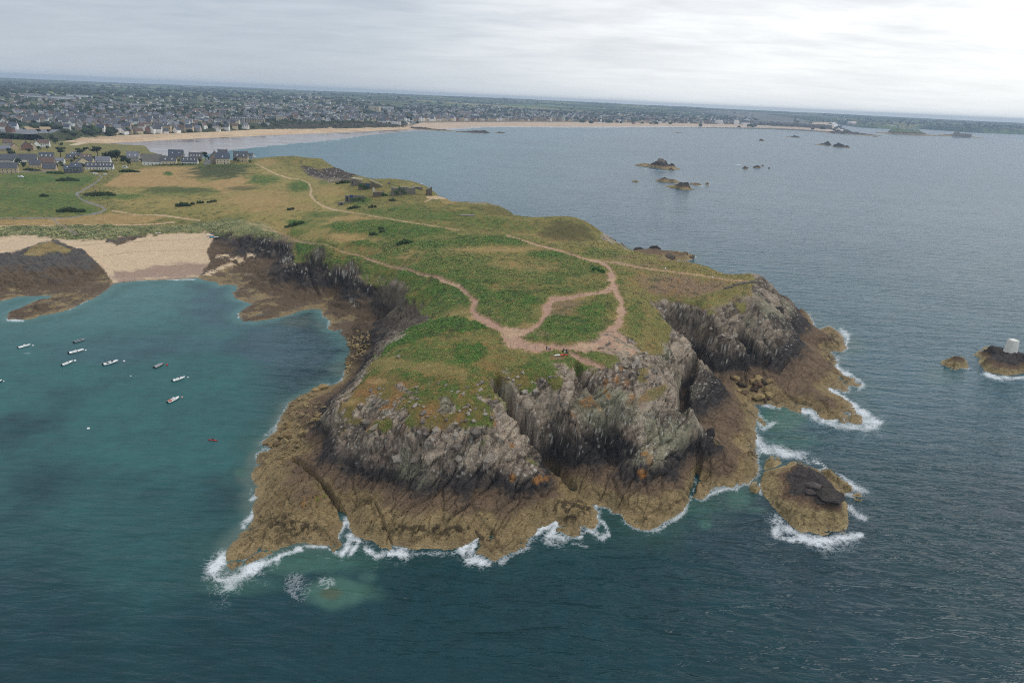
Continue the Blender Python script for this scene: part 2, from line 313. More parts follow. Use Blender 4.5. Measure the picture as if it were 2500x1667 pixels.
hp('T', (1200, 600, 9), (1100, 650, 8), (1280, 500, 22), (1400, 560, 24), (1250, 760, 6), (1450, 800, 13), (1500, 700, 22), (1600, 800, 27), (1000, 800, 5), (1000, 550, 7), (1150, 550, 11), (1350, 650, 16), (1150, 480, 19))
HP = np.array(HP)
BK = [back(*p) + (z,) for p, z in (((1612, 762, 30, 7, 5), 15), ((1625, 778, 29, 10, 9), 13.5), ((1640, 801, 27.5, 10, 10), 12), ((1640, 801, 27.5, 5, 5), 15), ((1657, 812, 26.5, 10, 9), 11), ((1674, 825, 25.5, 11, 9), 9.5), ((1674, 825, 25.5, 6, 5), 13), ((1690, 845, 23, 11, 7), 7), ((1700, 858, 21, 10, 4), 6))]
HW = at(HP[:, 0], HP[:, 1], HP[:, 2])
_extra = np.array([(-900, 1300, 6), (-650, 1350, 4), (-1200, 900, 12), (-1200, 1300, 8), (-900, 700, 11), (-760, 1150, 9), (-900, 1050, 10)], float)
HW = np.vstack([HW, _extra, np.array(BK)])

def densify(P, step):
    out_ = []
    for a, b in zip(P, np.roll(P, -1, 0)):
        n = max(1, int(np.hypot(*(b - a)) / step))
        for k in range(n): out_.append(a + (b - a) * k / n)
    return np.array(out_)
_cd = densify(COAST, 7.0)
_cd = _cd[(_cd[:, 1] < 1000) & (_cd[:, 0] > -520)]
CP = np.vstack([HW, np.hstack([_cd, np.zeros((len(_cd), 1))])])
# drop near-duplicates
_keep = []
for i_, p in enumerate(CP):
    if all((p[0] - CP[j, 0]) ** 2 + (p[1] - CP[j, 1]) ** 2 > 2.0 for j in _keep): _keep.append(i_)
CP = CP[_keep]
_c2 = 2.5 ** 2
_A = np.sqrt(((CP[:, None, :2] - CP[None, :, :2]) ** 2).sum(-1) + _c2)
_n = len(CP); _M = np.zeros((_n + 3, _n + 3)); _M[:_n, :_n] = -_A + np.eye(_n) * 0.5
_M[:_n, _n] = 1; _M[:_n, _n + 1:] = CP[:, :2] / 500; _M[_n:, :_n] = _M[:_n, _n:].T
_w = np.linalg.solve(_M, np.concatenate([CP[:, 2], np.zeros(3)]))
def rbf(x, y):
    r = np.empty(len(x), np.float32); cx = CP[:, 0].astype(np.float32); cy = CP[:, 1].astype(np.float32); w = _w[:_n].astype(np.float32)
    x = x.astype(np.float32); y = y.astype(np.float32)
    for s in range(0, len(x), 4096):
        dx = x[s:s + 4096, None] - cx; dy = y[s:s + 4096, None] - cy
        r[s:s + 4096] = -(np.sqrt(dx * dx + dy * dy + np.float32(_c2)) @ w)
    return r + _w[_n] + _w[_n + 1] * x / 500 + _w[_n + 2] * y / 500

# mesh grid: x = s*y, rows further apart with distance
_ys = [134.0]
while _ys[-1] < 1330: _ys.append(_ys[-1] + min(3.4, max(.34, .36 * (_ys[-1] / 200) ** 1.5)))
YS = np.array(_ys); NR = len(YS)
SS = np.linspace(-.86, .63, 961); NCOL = len(SS)
_ci, _cj = np.arange(0, NR, 2), np.arange(0, NCOL, 2)
if _ci[-1] != NR - 1: _ci = np.append(_ci, NR - 1)
gy = np.repeat(YS[_ci], len(_cj)); gx = np.tile(SS[_cj], len(_ci)) * gy
_far = dline(gx, gy, COAST, True, maxd=60.0)[0]
_ins = inpoly(gx, gy, COAST)
_need = _ins | (_far < 59)
gz = np.full(len(gx), -30.0, np.float32)
_zi = np.full(len(gx), 0.0, np.float32); _zi[_need] = rbf(gx[_need], gy[_need])
_sd_ = np.where(_ins, _far, -_far)
gz = np.where(_ins, np.maximum(_zi, np.minimum(1.0, _sd_ * .45)), np.minimum(.3 - .35 * _far, -.02)).astype(np.float32)
def upsample(g):
    g = g.reshape(len(_ci), len(_cj))
    t = np.interp(np.arange(NCOL), _cj, np.arange(len(_cj))); j = np.minimum(t.astype(int), len(_cj) - 2); f_ = t - j
    g = g[:, j] * (1 - f_) + g[:, j + 1] * f_
    t = np.interp(np.arange(NR), _ci, np.arange(len(_ci))); i = np.minimum(t.astype(int), len(_ci) - 2); f_ = (t - i)[:, None]
    return g[i] * (1 - f_) + g[i + 1] * f_
BZ = upsample(gz); SD = upsample(np.clip(_sd_, -60, 60)).ravel()
def zbase(x, y, G=None):
    """height of the (smooth or finished) ground at world x, y"""
    G = BZ if G is None else G
    x = np.asarray(x, float); y = np.asarray(y, float)
    i = np.clip(np.interp(y, YS, np.arange(NR)), 0, NR - 1.001); j = np.clip((x / np.maximum(y, 1) - SS[0]) / (SS[1] - SS[0]), 0, NCOL - 1.001)
    a = i.astype(int); b = j.astype(int); u = i - a; v = j - b
    return (G[a, b] * (1 - u) * (1 - v) + G[a + 1, b] * u * (1 - v) + G[a, b + 1] * (1 - u) * v + G[a + 1, b + 1] * u * v)
# ------------------------------------------------------------------ the headland: cover masks, relief, colours
GX = (SS[None, :] * YS[:, None]).ravel(); GY = np.repeat(YS, NCOL); GZ0 = BZ.ravel().astype(np.float64)
PXg, PYg = pix(np.stack([GX, GY, np.maximum(GZ0, -1)], 1))
DIST = np.sqrt(GX ** 2 + GY ** 2 + (CZ - GZ0) ** 2)
PPM = FPX / DIST                                     # photo pixels per metre
nA = fbm(GX, GY, 9, 5) - .5; nB = fbm(GX, GY, 28, 4, ox=31) - .5; nC = fbm(GX, GY, 2.2, 4, ox=77) - .5; nD = fbm(GX, GY, 70, 4, ox=11) - .5
JIT = (nA * 9 + nC * 3) * PPM

def base_normals(Z):
    Z = Z.reshape(NR, NCOL); X2 = GX.reshape(NR, NCOL); Y2 = GY.reshape(NR, NCOL)
    P = np.stack([X2, Y2, Z], -1)
    du = np.gradient(P, axis=1); dv = np.gradient(P, axis=0)
    n = np.cross(du, dv); n /= np.linalg.norm(n, axis=-1, keepdims=True) + 1e-12
    return n.reshape(-1, 3)
NB0 = base_normals(GZ0)
SLOPE = np.arccos(np.clip(NB0[:, 2], -1, 1))

VEG_PX = ([(-900, 578), (-60, 577), (0, 577), (88, 577), (132, 582), (170, 586), (252, 588), (300, 582), (355, 573), (430, 571), (499, 566), (530, 574), (560, 577), (623, 576), (655, 580), (690, 588), (714, 598), (722, 636), (748, 642), (775, 650), (819, 655), (858, 652), (884, 662), (892, 690), (918, 702), (958, 697), (944, 716), (925, 738), (962, 730), (984, 717), (992, 738), (1015, 751), (1036, 768), (1052, 783), (1000, 808), (960, 840), (909, 876), (896, 900), (880, 926), (862, 962), (816, 988), (804, 1020), (822, 1050), (862, 1066), (914, 1066), (986, 1060), (1029, 1080), (1042, 1050), (1105, 1040), (1149, 1033), (1181, 1030), (1224, 1029), (1236, 990), (1203, 925)] +
          zm('H', (110, 190), (250, 285), (400, 280), (560, 270), (700, 265), (760, 150), (880, 70), (1000, 60), (1100, 80), (1200, 60), (1330, 0)) +
          [(1500, 868), (1512, 845), (1520, 815), (1545, 835), (1574, 853), (1613, 866), (1636, 812), (1639, 800), (1612, 765), (1590, 738), (1620, 731), (1665, 742), (1722, 756), (1735, 785), (1760, 800), (1790, 812), (1815, 780), (1826, 740), (1832, 720), (1848, 692), (1838, 672), (1800, 660), (1700, 636), (1580, 620), (1500, 595), (1468, 585), (1470, 560), (1430, 530), (1366, 515), (1260, 520), (1217, 498), (1128, 492), (1070, 468), (1040, 452), (960, 430), (900, 425), (860, 432), (845, 445), (800, 445), (760, 432), (735, 410), (745, 384), (726, 370), (600, 340), (-900, 330)])
VEG = pmask(PXg, PYg, VEG_PX, 2.0, JIT * .8)
ISL = pmask(PXg, PYg, zm('S', (180, 290), (300, 200), (420, 165), (560, 215), (590, 240), (480, 255), (300, 290)), 3, JIT * .5)
VEG = np.maximum(VEG, ISL * .85)
for poly in (zm('H', (1480, 330), (1600, 260), (1740, 250), (1700, 330), (1560, 400), (1480, 430)), zm('H', (850, 470), (930, 400), (1050, 300), (1060, 430), (950, 470), (860, 540)),
             zm('H', (1080, 420), (1180, 480), (1240, 560), (1120, 520)), zm('H', (1200, 420), (1450, 410), (1440, 450), (1230, 450)), zm('H', (1480, 60), (1600, 60), (1580, 230), (1470, 220)),
             zm('E', (700, 640), (860, 480), (1000, 560), (960, 640), (820, 690))):
    VEG = np.maximum(VEG, .85 * pmask(PXg, PYg, poly, 3, JIT * .4))
VEG = np.maximum(VEG, pmask(PXg, PYg, zm('P', (200, 770), (460, 730), (690, 745), (790, 830), (640, 850), (470, 800), (380, 860)), 3, JIT * .4))
VEG *= 1 - .9 * pmask(PXg, PYg, zm('G', (1150, 1010), (1020, 870), (950, 830), (960, 930), (1000, 1000)), 2, JIT * .4)
# bare rock breaking through the turf of the front dome
dome = pmask(PXg, PYg, zm('G', (100, 700), (560, 360), (1000, 330), (1700, 330), (1920, 330), (2100, 640), (2060, 800), (1100, 1040), (400, 1000), (150, 880)), 10)
oc = fbm(GX * .8 + GY * .6, (GY * .8 - GX * .6) * .55, 4.2, 4, ox=5); oc2 = fbm(GX, GY, 17, 2, ox=51)
OUTC = dome * sstep(.53, .59, oc + (oc2 - .5) * .45 + .15 * sstep(960, 1060, PYg) - .03)
face2 = pmask(PXg, PYg, zm('H', (150, 200), (400, 60), (880, 40), (760, 270), (300, 300)), 6)
OUTC = np.maximum(OUTC, face2 * sstep(.57, .63, oc + (oc2 - .5) * .3))
rgt = pmask(PXg, PYg, zm('E', (820, 450), (1300, 280), (1400, 420), (1420, 600), (1200, 680), (900, 640)), 10)
OUTC = np.maximum(OUTC, rgt * sstep(.50, .62, oc + (oc2 - .5) * .4 + .16 * sstep(700, 800, PYg + (PXg - 1741) * .6)))
low_ = pmask(PXg, PYg, zm('G', (150, 760), (1000, 780), (1950, 760), (1980, 960), (1500, 1120), (900, 1160), (400, 1060), (170, 900)), 8, JIT * .5)
VEG *= 1 - OUTC
VEG *= 1 - sstep(.80, .95, SLOPE + nC * .5) * .9
VEG = np.maximum(VEG, .9 * low_ * sstep(.545, .60, fbm(GX, GY, 7, 4, ox=151) + .10 * (1060 - PYg) / 100))
VEG *= sstep(2.5, 4.5, GZ0 + nA * 2)
SAND = pmask(PXg, PYg, [(-300, 560), (0, 577), (88, 570), (140, 580), (252, 580), (355, 566), (430, 565), (499, 560), (522, 575), (512, 595), (505, 615), (515, 640), (500, 655), (487, 672), (480, 684), (275, 696), (270, 680), (250, 655), (222, 628), (205, 612), (176, 605), (140, 585), (0, 620), (-300, 660)], 1.6, JIT * .35) * (1 - VEG)
BROCK = pmask(PXg, PYg, zm('S', (845, 182), (900, 150), (1100, 115), (1220, 100), (1210, 130), (1100, 160), (1030, 190), (970, 205), (920, 180)), 1.5, JIT * .3)
SAND *= 1 - BROCK
for e in zm('I', (300, 500), (360, 470), (730, 470), (450, 590), (330, 640), (520, 520), (590, 540), (200, 690), (150, 720)):
    SAND = np.maximum(SAND, sstep(1.0, .6, np.hypot((PXg - e[0]) / 13, (PYg - e[1]) / 5) + nC * 2.5) * (1 - VEG))
SAND *= sstep(.1, .4, GZ0)

# paths (photo pixel lines with widths in metres)
PATHS = [
 (zm('F', (30, 745), (150, 795), (300, 845), (450, 865), (560, 910), (690, 930), (760, 965), (880, 1010), (950, 1075), (1005, 1130), (985, 1190), (1010, 1240), (1080, 1285), (1160, 1325), (1230, 1370), (1290, 1385)), [.8, .8, .8, .8, 1.0, 1.4, 2.0, 1.8, 1.9, 2.2, 2.4, 2.6, 2.6, 2.4, 2.6, 3]),
 (zm('F', (1290, 1385), (1400, 1380), (1480, 1355), (1550, 1300), (1590, 1230), (1605, 1160), (1640, 1120), (1760, 1100), (1900, 1075), (2060, 1050), (2110, 1030)), [3, 2.4, 2.0, 2.0, 2.2, 2.4, 2.0, 1.5, 1.4, 1.4, 2.2]),
 (zm('F', (2110, 1370), (2180, 1320), (2210, 1240), (2200, 1170), (2215, 1140), (2180, 1080), (2150, 1020), (2130, 960), (2125, 880), (2080, 830), (2020, 800)), [3.0, 2.6, 2.2, 2.0, 1.7, 1.9, 2.6, 1.6, 1.7, 1.7, 1.6]),
 (zm('F', (2020, 800), (1900, 780), (1780, 740), (1680, 705), (1520, 670), (1400, 630), (1270, 590)), [1.6, 1.3, 1.2, 1.0, .9, 1.1, 1.6]),
 (zm('E', (0, 5), (200, 45), (340, 65), (560, 92), (760, 115), (900, 140), (1060, 165), (1220, 175)), [.6, .6, .6, .55, .55, .55, .55, .5]),
 (zm('F', (2030, 803), (2200, 810), (2352, 850)), [.9, .9, .9]),
 (zm('U', (230, 790), (290, 850), (400, 900), (560, 905), (720, 910), (860, 900), (960, 870)), [4.0, 4.2, 2.6, 2.2, 2.4, 2.6, 2.6]),
 (zm('U', (960, 870), (1010, 800), (1060, 760)), [3.4, 3.2, 3.0]),
 (zm('U', (720, 940), (790, 985), (880, 1025), (980, 1055)), [1.3, 1.3, 1.4, 1.0]),
 (zm('P', (95, 805), (200, 860), (300, 905), (400, 935), (490, 945), (565, 980), (585, 1030), (575, 1080), (620, 1135), (700, 1185), (780, 1210), (890, 1228)), [1.6, 1.6, 1.7, 1.7, 1.8, 1.6, 1.7, 1.8, 1.8, 1.8, 1.7, .9]),
 (zm('P', (890, 1228), (1100, 1265), (1300, 1300), (1500, 1332), (1700, 1365), (1900, 1395)), [.7, .7, .7, .7, .7, .6]),
 (zm('P', (0, 1330), (150, 1355), (250, 1395), (350, 1455), (450, 1500), (600, 1520)), [.8, .7, .7, .7, .7, .7]),
 (zm('T', (140, 0), (330, 45), (480, 110), (700, 145), (880, 205), (960, 225), (1100, 270), (1260, 320), (1420, 360)), [.7, .7, .7, .8, .8, .8, .9, .9, .9]),
 (zm('P', (1620, 1100), (1700, 1105), (1800, 1105)), [2.5, 3.5, 2.5]),
 (zm('P', (1600, 1140), (1660, 1110)), [1, 1]),
 (zm('O', (0, 1465), (400, 1465), (900, 1458), (1200, 1455), (1420, 1445), (1560, 1430)), [1.6, 1.4, 1.2, 1.2, 1.2, 1.2]),
 (zm('O', (1000, 1330), (1200, 1365), (1450, 1370), (1620, 1395), (1780, 1418)), [1.2, 1.2, 1.2, 1.2, 1.0]),
 (zm('S', (470, 5), (540, 60), (590, 95), (650, 120)), [1.4, 1.6, 1.6, 1.4]),
]
PTH = np.zeros(len(GX)); FRIN = np.zeros(len(GX))
for pts, ws in PATHS:
    D, T = dline(PXg, PYg * 1.0, pts, maxd=45.0)
    m = D < 44
    w = np.interp(T[m], np.arange(len(ws)), ws) * .95
    # pixels shrink vertically where the ground recedes: measure across in metres on the ground
    Pl = np.asarray(pts, float); sg = np.clip(T[m].astype(int), 0, len(Pl) - 2); tang = Pl[sg + 1] - Pl[sg]
    tang /= np.linalg.norm(tang, axis=1, keepdims=True)
    vs = np.clip((CZ - GZ0[m]) / DIST[m], .08, 1)            # vertical foreshortening of level ground
    mpp = np.hypot(tang[:, 1] / PPM[m], tang[:, 0] / PPM[m] / vs)   # metres per pixel across the line
    mpp = np.minimum(mpp, 1.0 / PPM[m] / np.maximum(np.sqrt(vs), .35))
    e = w * (1 + nC[m] * 1.5 + nA[m] * 1.3) - D[m] * mpp; FRIN[m] = np.maximum(FRIN[m], sstep(-1.8, .2, e + nC[m] * 1.5))
    PTH[m] = np.maximum(PTH[m], sstep(-.35, .35, e) * (.62 if max(ws) < 1.0 else 1.0))
PTH = np.maximum(PTH, pmask(PXg, PYg, zm('U', (240, 790), (330, 840), (420, 880), (300, 900), (240, 850)), 2, JIT * .2))
PTH = np.maximum(PTH, .92 * pmask(PXg, PYg, zm('U', (960, 800), (1090, 780), (1160, 830), (1220, 900), (1190, 960), (1020, 950), (860, 935), (700, 930), (830, 890), (940, 860)), 3, JIT * .5))
PTH *= (1 - SAND)
ROAD = np.zeros(len(GX))
for pts, ws in [(zm('O', (800, 985), (880, 1010), (905, 1030), (850, 1085), (760, 1135), (690, 1175), (690, 1205), (740, 1240), (830, 1270), (910, 1295), (940, 1320), (900, 1345), (820, 1360)), 2.4), (zm('O', (820, 1360), (600, 1395), (0, 1397)), 1.1), (zm('O', (470, 1400), (530, 1455), (600, 1510), (690, 1550)), 1.5), (zm('O', (0, 985), (120, 985), (330, 975), (420, 985)), 2.2)]:
    D, T = dline(PXg, PYg, pts, maxd=40.0); m = D < 39
    Pl = np.asarray(pts, float); sg = np.clip(T[m].astype(int), 0, len(Pl) - 2); tang = Pl[sg + 1] - Pl[sg]; tang /= np.linalg.norm(tang, axis=1, keepdims=True)
    vs = np.clip((CZ - GZ0[m]) / DIST[m], .08, 1)
    mpp = np.minimum(np.hypot(tang[:, 1] / PPM[m], tang[:, 0] / PPM[m] / vs), 1 / PPM[m] / np.sqrt(vs))
    ROAD[m] = np.maximum(ROAD[m], sstep(-.4, .4, ws * (1 + nA[m] * .3) - D[m] * mpp))
ROAD *= (1 - SAND); VEG = np.maximum(VEG, np.maximum(PTH, ROAD) * .0)

# what grows where: soft ellipses and outlines in the photo, kept as places on the ground
def blobs(lst, feather=.45, jn=1.0):
    r = np.zeros(len(GX))
    for (x, y, rx, ry, w) in lst:
        m = (np.abs(PXg - x) < rx * 1.9) & (np.abs(PYg - y) < ry * 1.9)
        d = np.hypot((PXg[m] - x) / rx, (PYg[m] - y) / ry) + (nA[m] * 1.1 + nB[m] * .9 + nC[m] * .5) * jn
        r[m] = np.maximum(r[m], w * sstep(1 + feather, 1 - feather, d))
    return r
def zb(k, *L):
    x0, y0, s = ZM[k]; return [(x0 + a / s, y0 + b / s, c / s, d / s, w) for a, b, c, d, w in L]
GRN = np.maximum.reduce([
  pmask(PXg, PYg, zm('T', (1430, 880), (1500, 850), (1620, 800), (1900, 785), (2100, 830), (2140, 875), (1900, 890), (1700, 930), (1500, 965), (1400, 1000), (1250, 1090), (1110, 1125), (1130, 1080), (1300, 990)), 3, JIT * .6),
  pmask(PXg, PYg, zm('T', (1830, 1000), (2050, 975), (2070, 1060), (2030, 1160), (1920, 1190), (1820, 1090)), 3, JIT * .6) * .9,
  .9 * pmask(PXg, PYg, zm('I', (1360, 290), (1480, 270), (1760, 330), (1800, 360), (1760, 460), (1560, 480), (1380, 470)), 2, JIT * .3) ,
  blobs(zb('F', (750, 1010, 420, 120, .8), (900, 1080, 350, 90, .8), (500, 900, 260, 60, .7), (1000, 640, 230, 45, .85), (1250, 630, 260, 40, .8), (420, 560, 330, 60, .9), (150, 510, 260, 45, .85), (620, 660, 260, 40, .75), (900, 800, 260, 60, .6), (1300, 1100, 330, 70, .8), (1250, 1200, 230, 110, .6), (1600, 960, 150, 40, .6), (1850, 850, 160, 50, .55), (1600, 750, 150, 30, .85), (1800, 1330, 300, 90, .8), (1960, 1200, 150, 80, .7), (2000, 870, 55, 32, .9), (350, 400, 300, 50, .6), (700, 430, 330, 50, .55), (1100, 480, 260, 50, .5), (2330, 1250, 70, 150, .5), (700, 1180, 200, 80, .6), (470, 1130, 260, 90, .55), (2190, 970, 60, 25, .6), (2230, 900, 90, 20, .5), (640, 640, 400, 40, .5))),
  blobs(zb('P', (1100, 1390, 330, 50, .9), (150, 950, 150, 40, .8), (480, 1010, 100, 55, .8), (440, 1330, 70, 25, .9), (1000, 1140, 120, 30, .7), (1300, 1230, 260, 40, .5), (700, 1260, 200, 25, .6), (700, 970, 40, 20, .6))),
  blobs(zb('I', (2000, 90, 300, 80, .9), (2250, 310, 200, 50, .8), (1380, 40, 130, 28, .9), (1850, 560, 330, 40, .7), (2150, 500, 150, 40, .7))),
  blobs(zb('O', (250, 1050, 300, 40, .7), (700, 1060, 170, 40, .8), (450, 1250, 300, 80, .5), (700, 1330, 200, 30, .6), (1000, 1210, 280, 30, .8), (1600, 1160, 330, 40, .6), (1500, 1005, 40, 16, .9), (2290, 1050, 90, 40, .7), (100, 1200, 200, 60, .6), (1900, 930, 330, 20, .5))),
])
OLV = blobs(zb('O', (1950, 990, 260, 55, .9), (1990, 960, 200, 40, .8), (1600, 1150, 300, 26, .6), (2150, 1130, 150, 18, .7)))
DRY = np.maximum.reduce([
  pmask(PXg, PYg, zm('O', (920, 1110), (1000, 1050), (1100, 1000), (1250, 960), (1400, 940), (1760, 935), (1780, 1000), (1740, 1060), (1800, 1090), (2150, 1020), (2200, 1050), (2330, 1100), (2100, 1150), (1980, 1175), (1920, 1130), (1850, 1110), (1500, 1140), (1200, 1120), (1000, 1120)), 3, JIT * .2),
  .9 * pmask(PXg, PYg, zm('O', (0, 1405), (480, 1405), (700, 1380), (860, 1365), (1000, 1350), (1480, 1385), (1300, 1440), (900, 1460), (0, 1460)), 2, JIT * .2),
  blobs(zb('P', (150, 1130, 330, 90, .75), (330, 1180, 200, 50, .55), (900, 1440, 200, 50, .8), (1000, 1480, 230, 30, .7), (760, 1040, 160, 40, .5), (960, 1290, 260, 30, .7), (700, 860, 60, 20, .7), (200, 790, 90, 30, .6), (1560, 1470, 300, 22, .7), (150, 1400, 280, 60, .45))),
  blobs(zb('F', (80, 440, 150, 30, .8), (550, 560, 160, 20, .6), (1150, 700, 300, 26, .7), (1400, 600, 160, 26, .8), (1600, 620, 160, 26, .7), (1250, 830, 200, 40, .6), (1480, 860, 160, 40, .5), (380, 770, 100, 18, .6), (800, 300, 60, 30, .6), (780, 1090, 60, 26, .7), (820, 1220, 90, 30, .7), (920, 1180, 60, 50, .8), (1000, 1270, 110, 22, .8), (1450, 1330, 90, 30, .7), (1560, 1200, 60, 70, .6), (1820, 1130, 180, 50, .4), (2130, 1260, 60, 20, .4))),
  blobs(zb('G', (760, 120, 300, 60, .5), (1300, 200, 260, 90, .55), (1600, 260, 70, 80, .6), (640, 330, 100, 26, .7), (330, 560, 130, 40, .6), (450, 180, 120, 60, .5))),
])
BARE = np.maximum.reduce([
  blobs(zb('E', (600, 220, 330, 95, .85), (420, 160, 200, 60, .5), (250, 40, 150, 22, .4), (1130, 330, 60, 40, .5))),
  blobs(zb('F', (1760, 1150, 140, 45, .7), (1720, 1200, 120, 50, .6), (1560, 1400, 60, 26, .5), (2240, 760, 90, 20, .4))),
  blobs(zb('Y', (900, 640, 220, 80, .7), (200, 470, 300, 40, .5))),
])
NATGRN = sstep(.50, .62, fbm(GX, GY, 26, 5, .55, ox=91)) * .55 * (1 - .8 * sstep(1420, 1560, PXg)) * (1 - .85 * sstep(560, 500, PYg)) * (1 - BARE)
GRN *= (1 - .7 * BARE)
MEAD = pmask(PXg, PYg, [(255, 480), (330, 430), (560, 425), (640, 395), (720, 420), (820, 450), (860, 500), (760, 600), (700, 580), (560, 535), (420, 520), (300, 510)], 14, JIT) * VEG
GFIELD = pmask(PXg, PYg, zm('O', (0, 1000), (420, 990), (830, 1000), (860, 1030), (760, 1110), (670, 1180), (700, 1240), (850, 1290), (880, 1340), (800, 1365), (0, 1385)), 4, JIT * .3) * VEG
GRN = np.maximum(GRN, NATGRN * (1 - DRY)) * VEG * (1 - ISL); DRY = np.maximum(DRY, ISL * .55)
DRY = DRY * (1 - GRN * .8); OLV = OLV * VEG

# ---- relief
Z = GZ0.copy()
land = SD > -14
ROCK = (1 - VEG) * (1 - SAND) * (1 - PTH * .85) * (1 - ROAD)
rk = (ROCK > .03) & land
P3 = np.stack([GX, GY, GZ0], 1)[rk]
_e1 = np.array([.50, .72, .48]); _e1 /= np.linalg.norm(_e1); _e2 = np.cross([0, 0, 1.0], _e1); _e2 /= np.linalg.norm(_e2); _e3 = np.cross(_e1, _e2)
_B = np.stack([_e1 * .36, _e2, _e3], 1)
warp = np.stack([vn3(P3 / 3.1 + 3), vn3(P3 / 3.1 + 19), vn3(P3 / 3.1 + 41)], 1) - .5
Q3 = (P3 + warp * 1.3) @ _B
disp = np.zeros(len(P3)); tone = np.zeros(len(P3))
lowz = sstep(9, 4, P3[:, 2])
far_ = np.clip(DIST[rk] / 260, .7, 3.0)
for size, amp, crack, seed in ((8.0, .65, .9, 3.3), (3.4, .42, .65, 11.7), (1.5, .18, .28, 23.1)):
    g, r1, r2, off = worley(Q3 / size + seed)
    tl = (off[:, 0] * (r1 - .5) + off[:, 1] * (r2 - .5)) * 1.6
    disp += ((r1 - .5) * amp + tl * amp) * (1 - .45 * lowz) - crack * (1 - sstep(.01, .07, g)) * (1 - .25 * lowz)
    tone += (r2 - .5) * (.55 if size > 2 else .35)
disp += (vn3(P3 / 11 + 7) - .5) * 1.0 + (vn3(P3 / .9) - .5) * .1 * (1 - .5 * lowz) + (vn3(P3 / 5 + 2) - .5) * .8 * (1 - .4 * lowz)
_lb = sstep(1000, 860, PXg[rk]) * sstep(960, 860, PYg[rk])
_u, _v = P3[:, 0] * .82 - P3[:, 1] * .57, P3[:, 0] * .57 + P3[:, 1] * .82
rdg = 1 - np.abs(2 * fbm(_u / 3.2, _v, 5.5, 3, ox=131) - 1) * 2.2
lump = fbm(P3[:, 0], P3[:, 1], 16, 3, ox=141) - .5
disp += _lb * ((rdg - .6) * 2.6 + lump * 5.0) * sstep(.5, 3, P3[:, 2])
_amp = ROCK[rk] * np.clip(330 / DIST[rk], .45, 1) * sstep(-1, 3.0, SD[rk]) * (1 - .75 * pmask(PXg[rk], PYg[rk], zm('U', (960, 800), (1090, 780), (1300, 940), (1020, 950), (700, 930), (830, 890)), 6))
full = np.zeros(len(GX)); full[rk] = disp * _amp
TONE = np.zeros(len(GX)); TONE[rk] = tone
NRM = NB0.copy()
bl = NRM[:, 2] < .35
# turf: hummocks, bracken clumps
g_, r_, _, _ = worley(np.stack([GX / 1.7, GY / 1.7, np.zeros(len(GX))], 1))
hum = (fbm(GX, GY, 6, 4, ox=3) - .5) * .9 + (fbm(GX, GY, 1.3, 2, ox=8) - .5) * .35
clump = (r_ * .6 + sstep(0, .5, g_) * .5)
scl = np.clip(DIST / 350, .8, 2.2)
vegd = VEG * (1 - PTH) * (1 - ROAD) * (hum * (1 - .6 * DRY) * .8 + GRN * clump * .55 * scl + .5 * GRN) - .25 * PTH - .1 * ROAD + OUTC * .35
DUNE = pmask(PXg, PYg, [(-400, 540), (0, 553), (200, 552), (420, 553), (480, 545), (560, 535), (640, 545), (720, 590), (650, 585), (560, 580), (499, 566), (355, 573), (250, 588), (132, 582), (0, 577), (-400, 577)], 4, JIT * .3) * VEG
vegd += DUNE * ((fbm(GX, GY, 7, 3, ox=61) - .5) * 3.2 + .8)
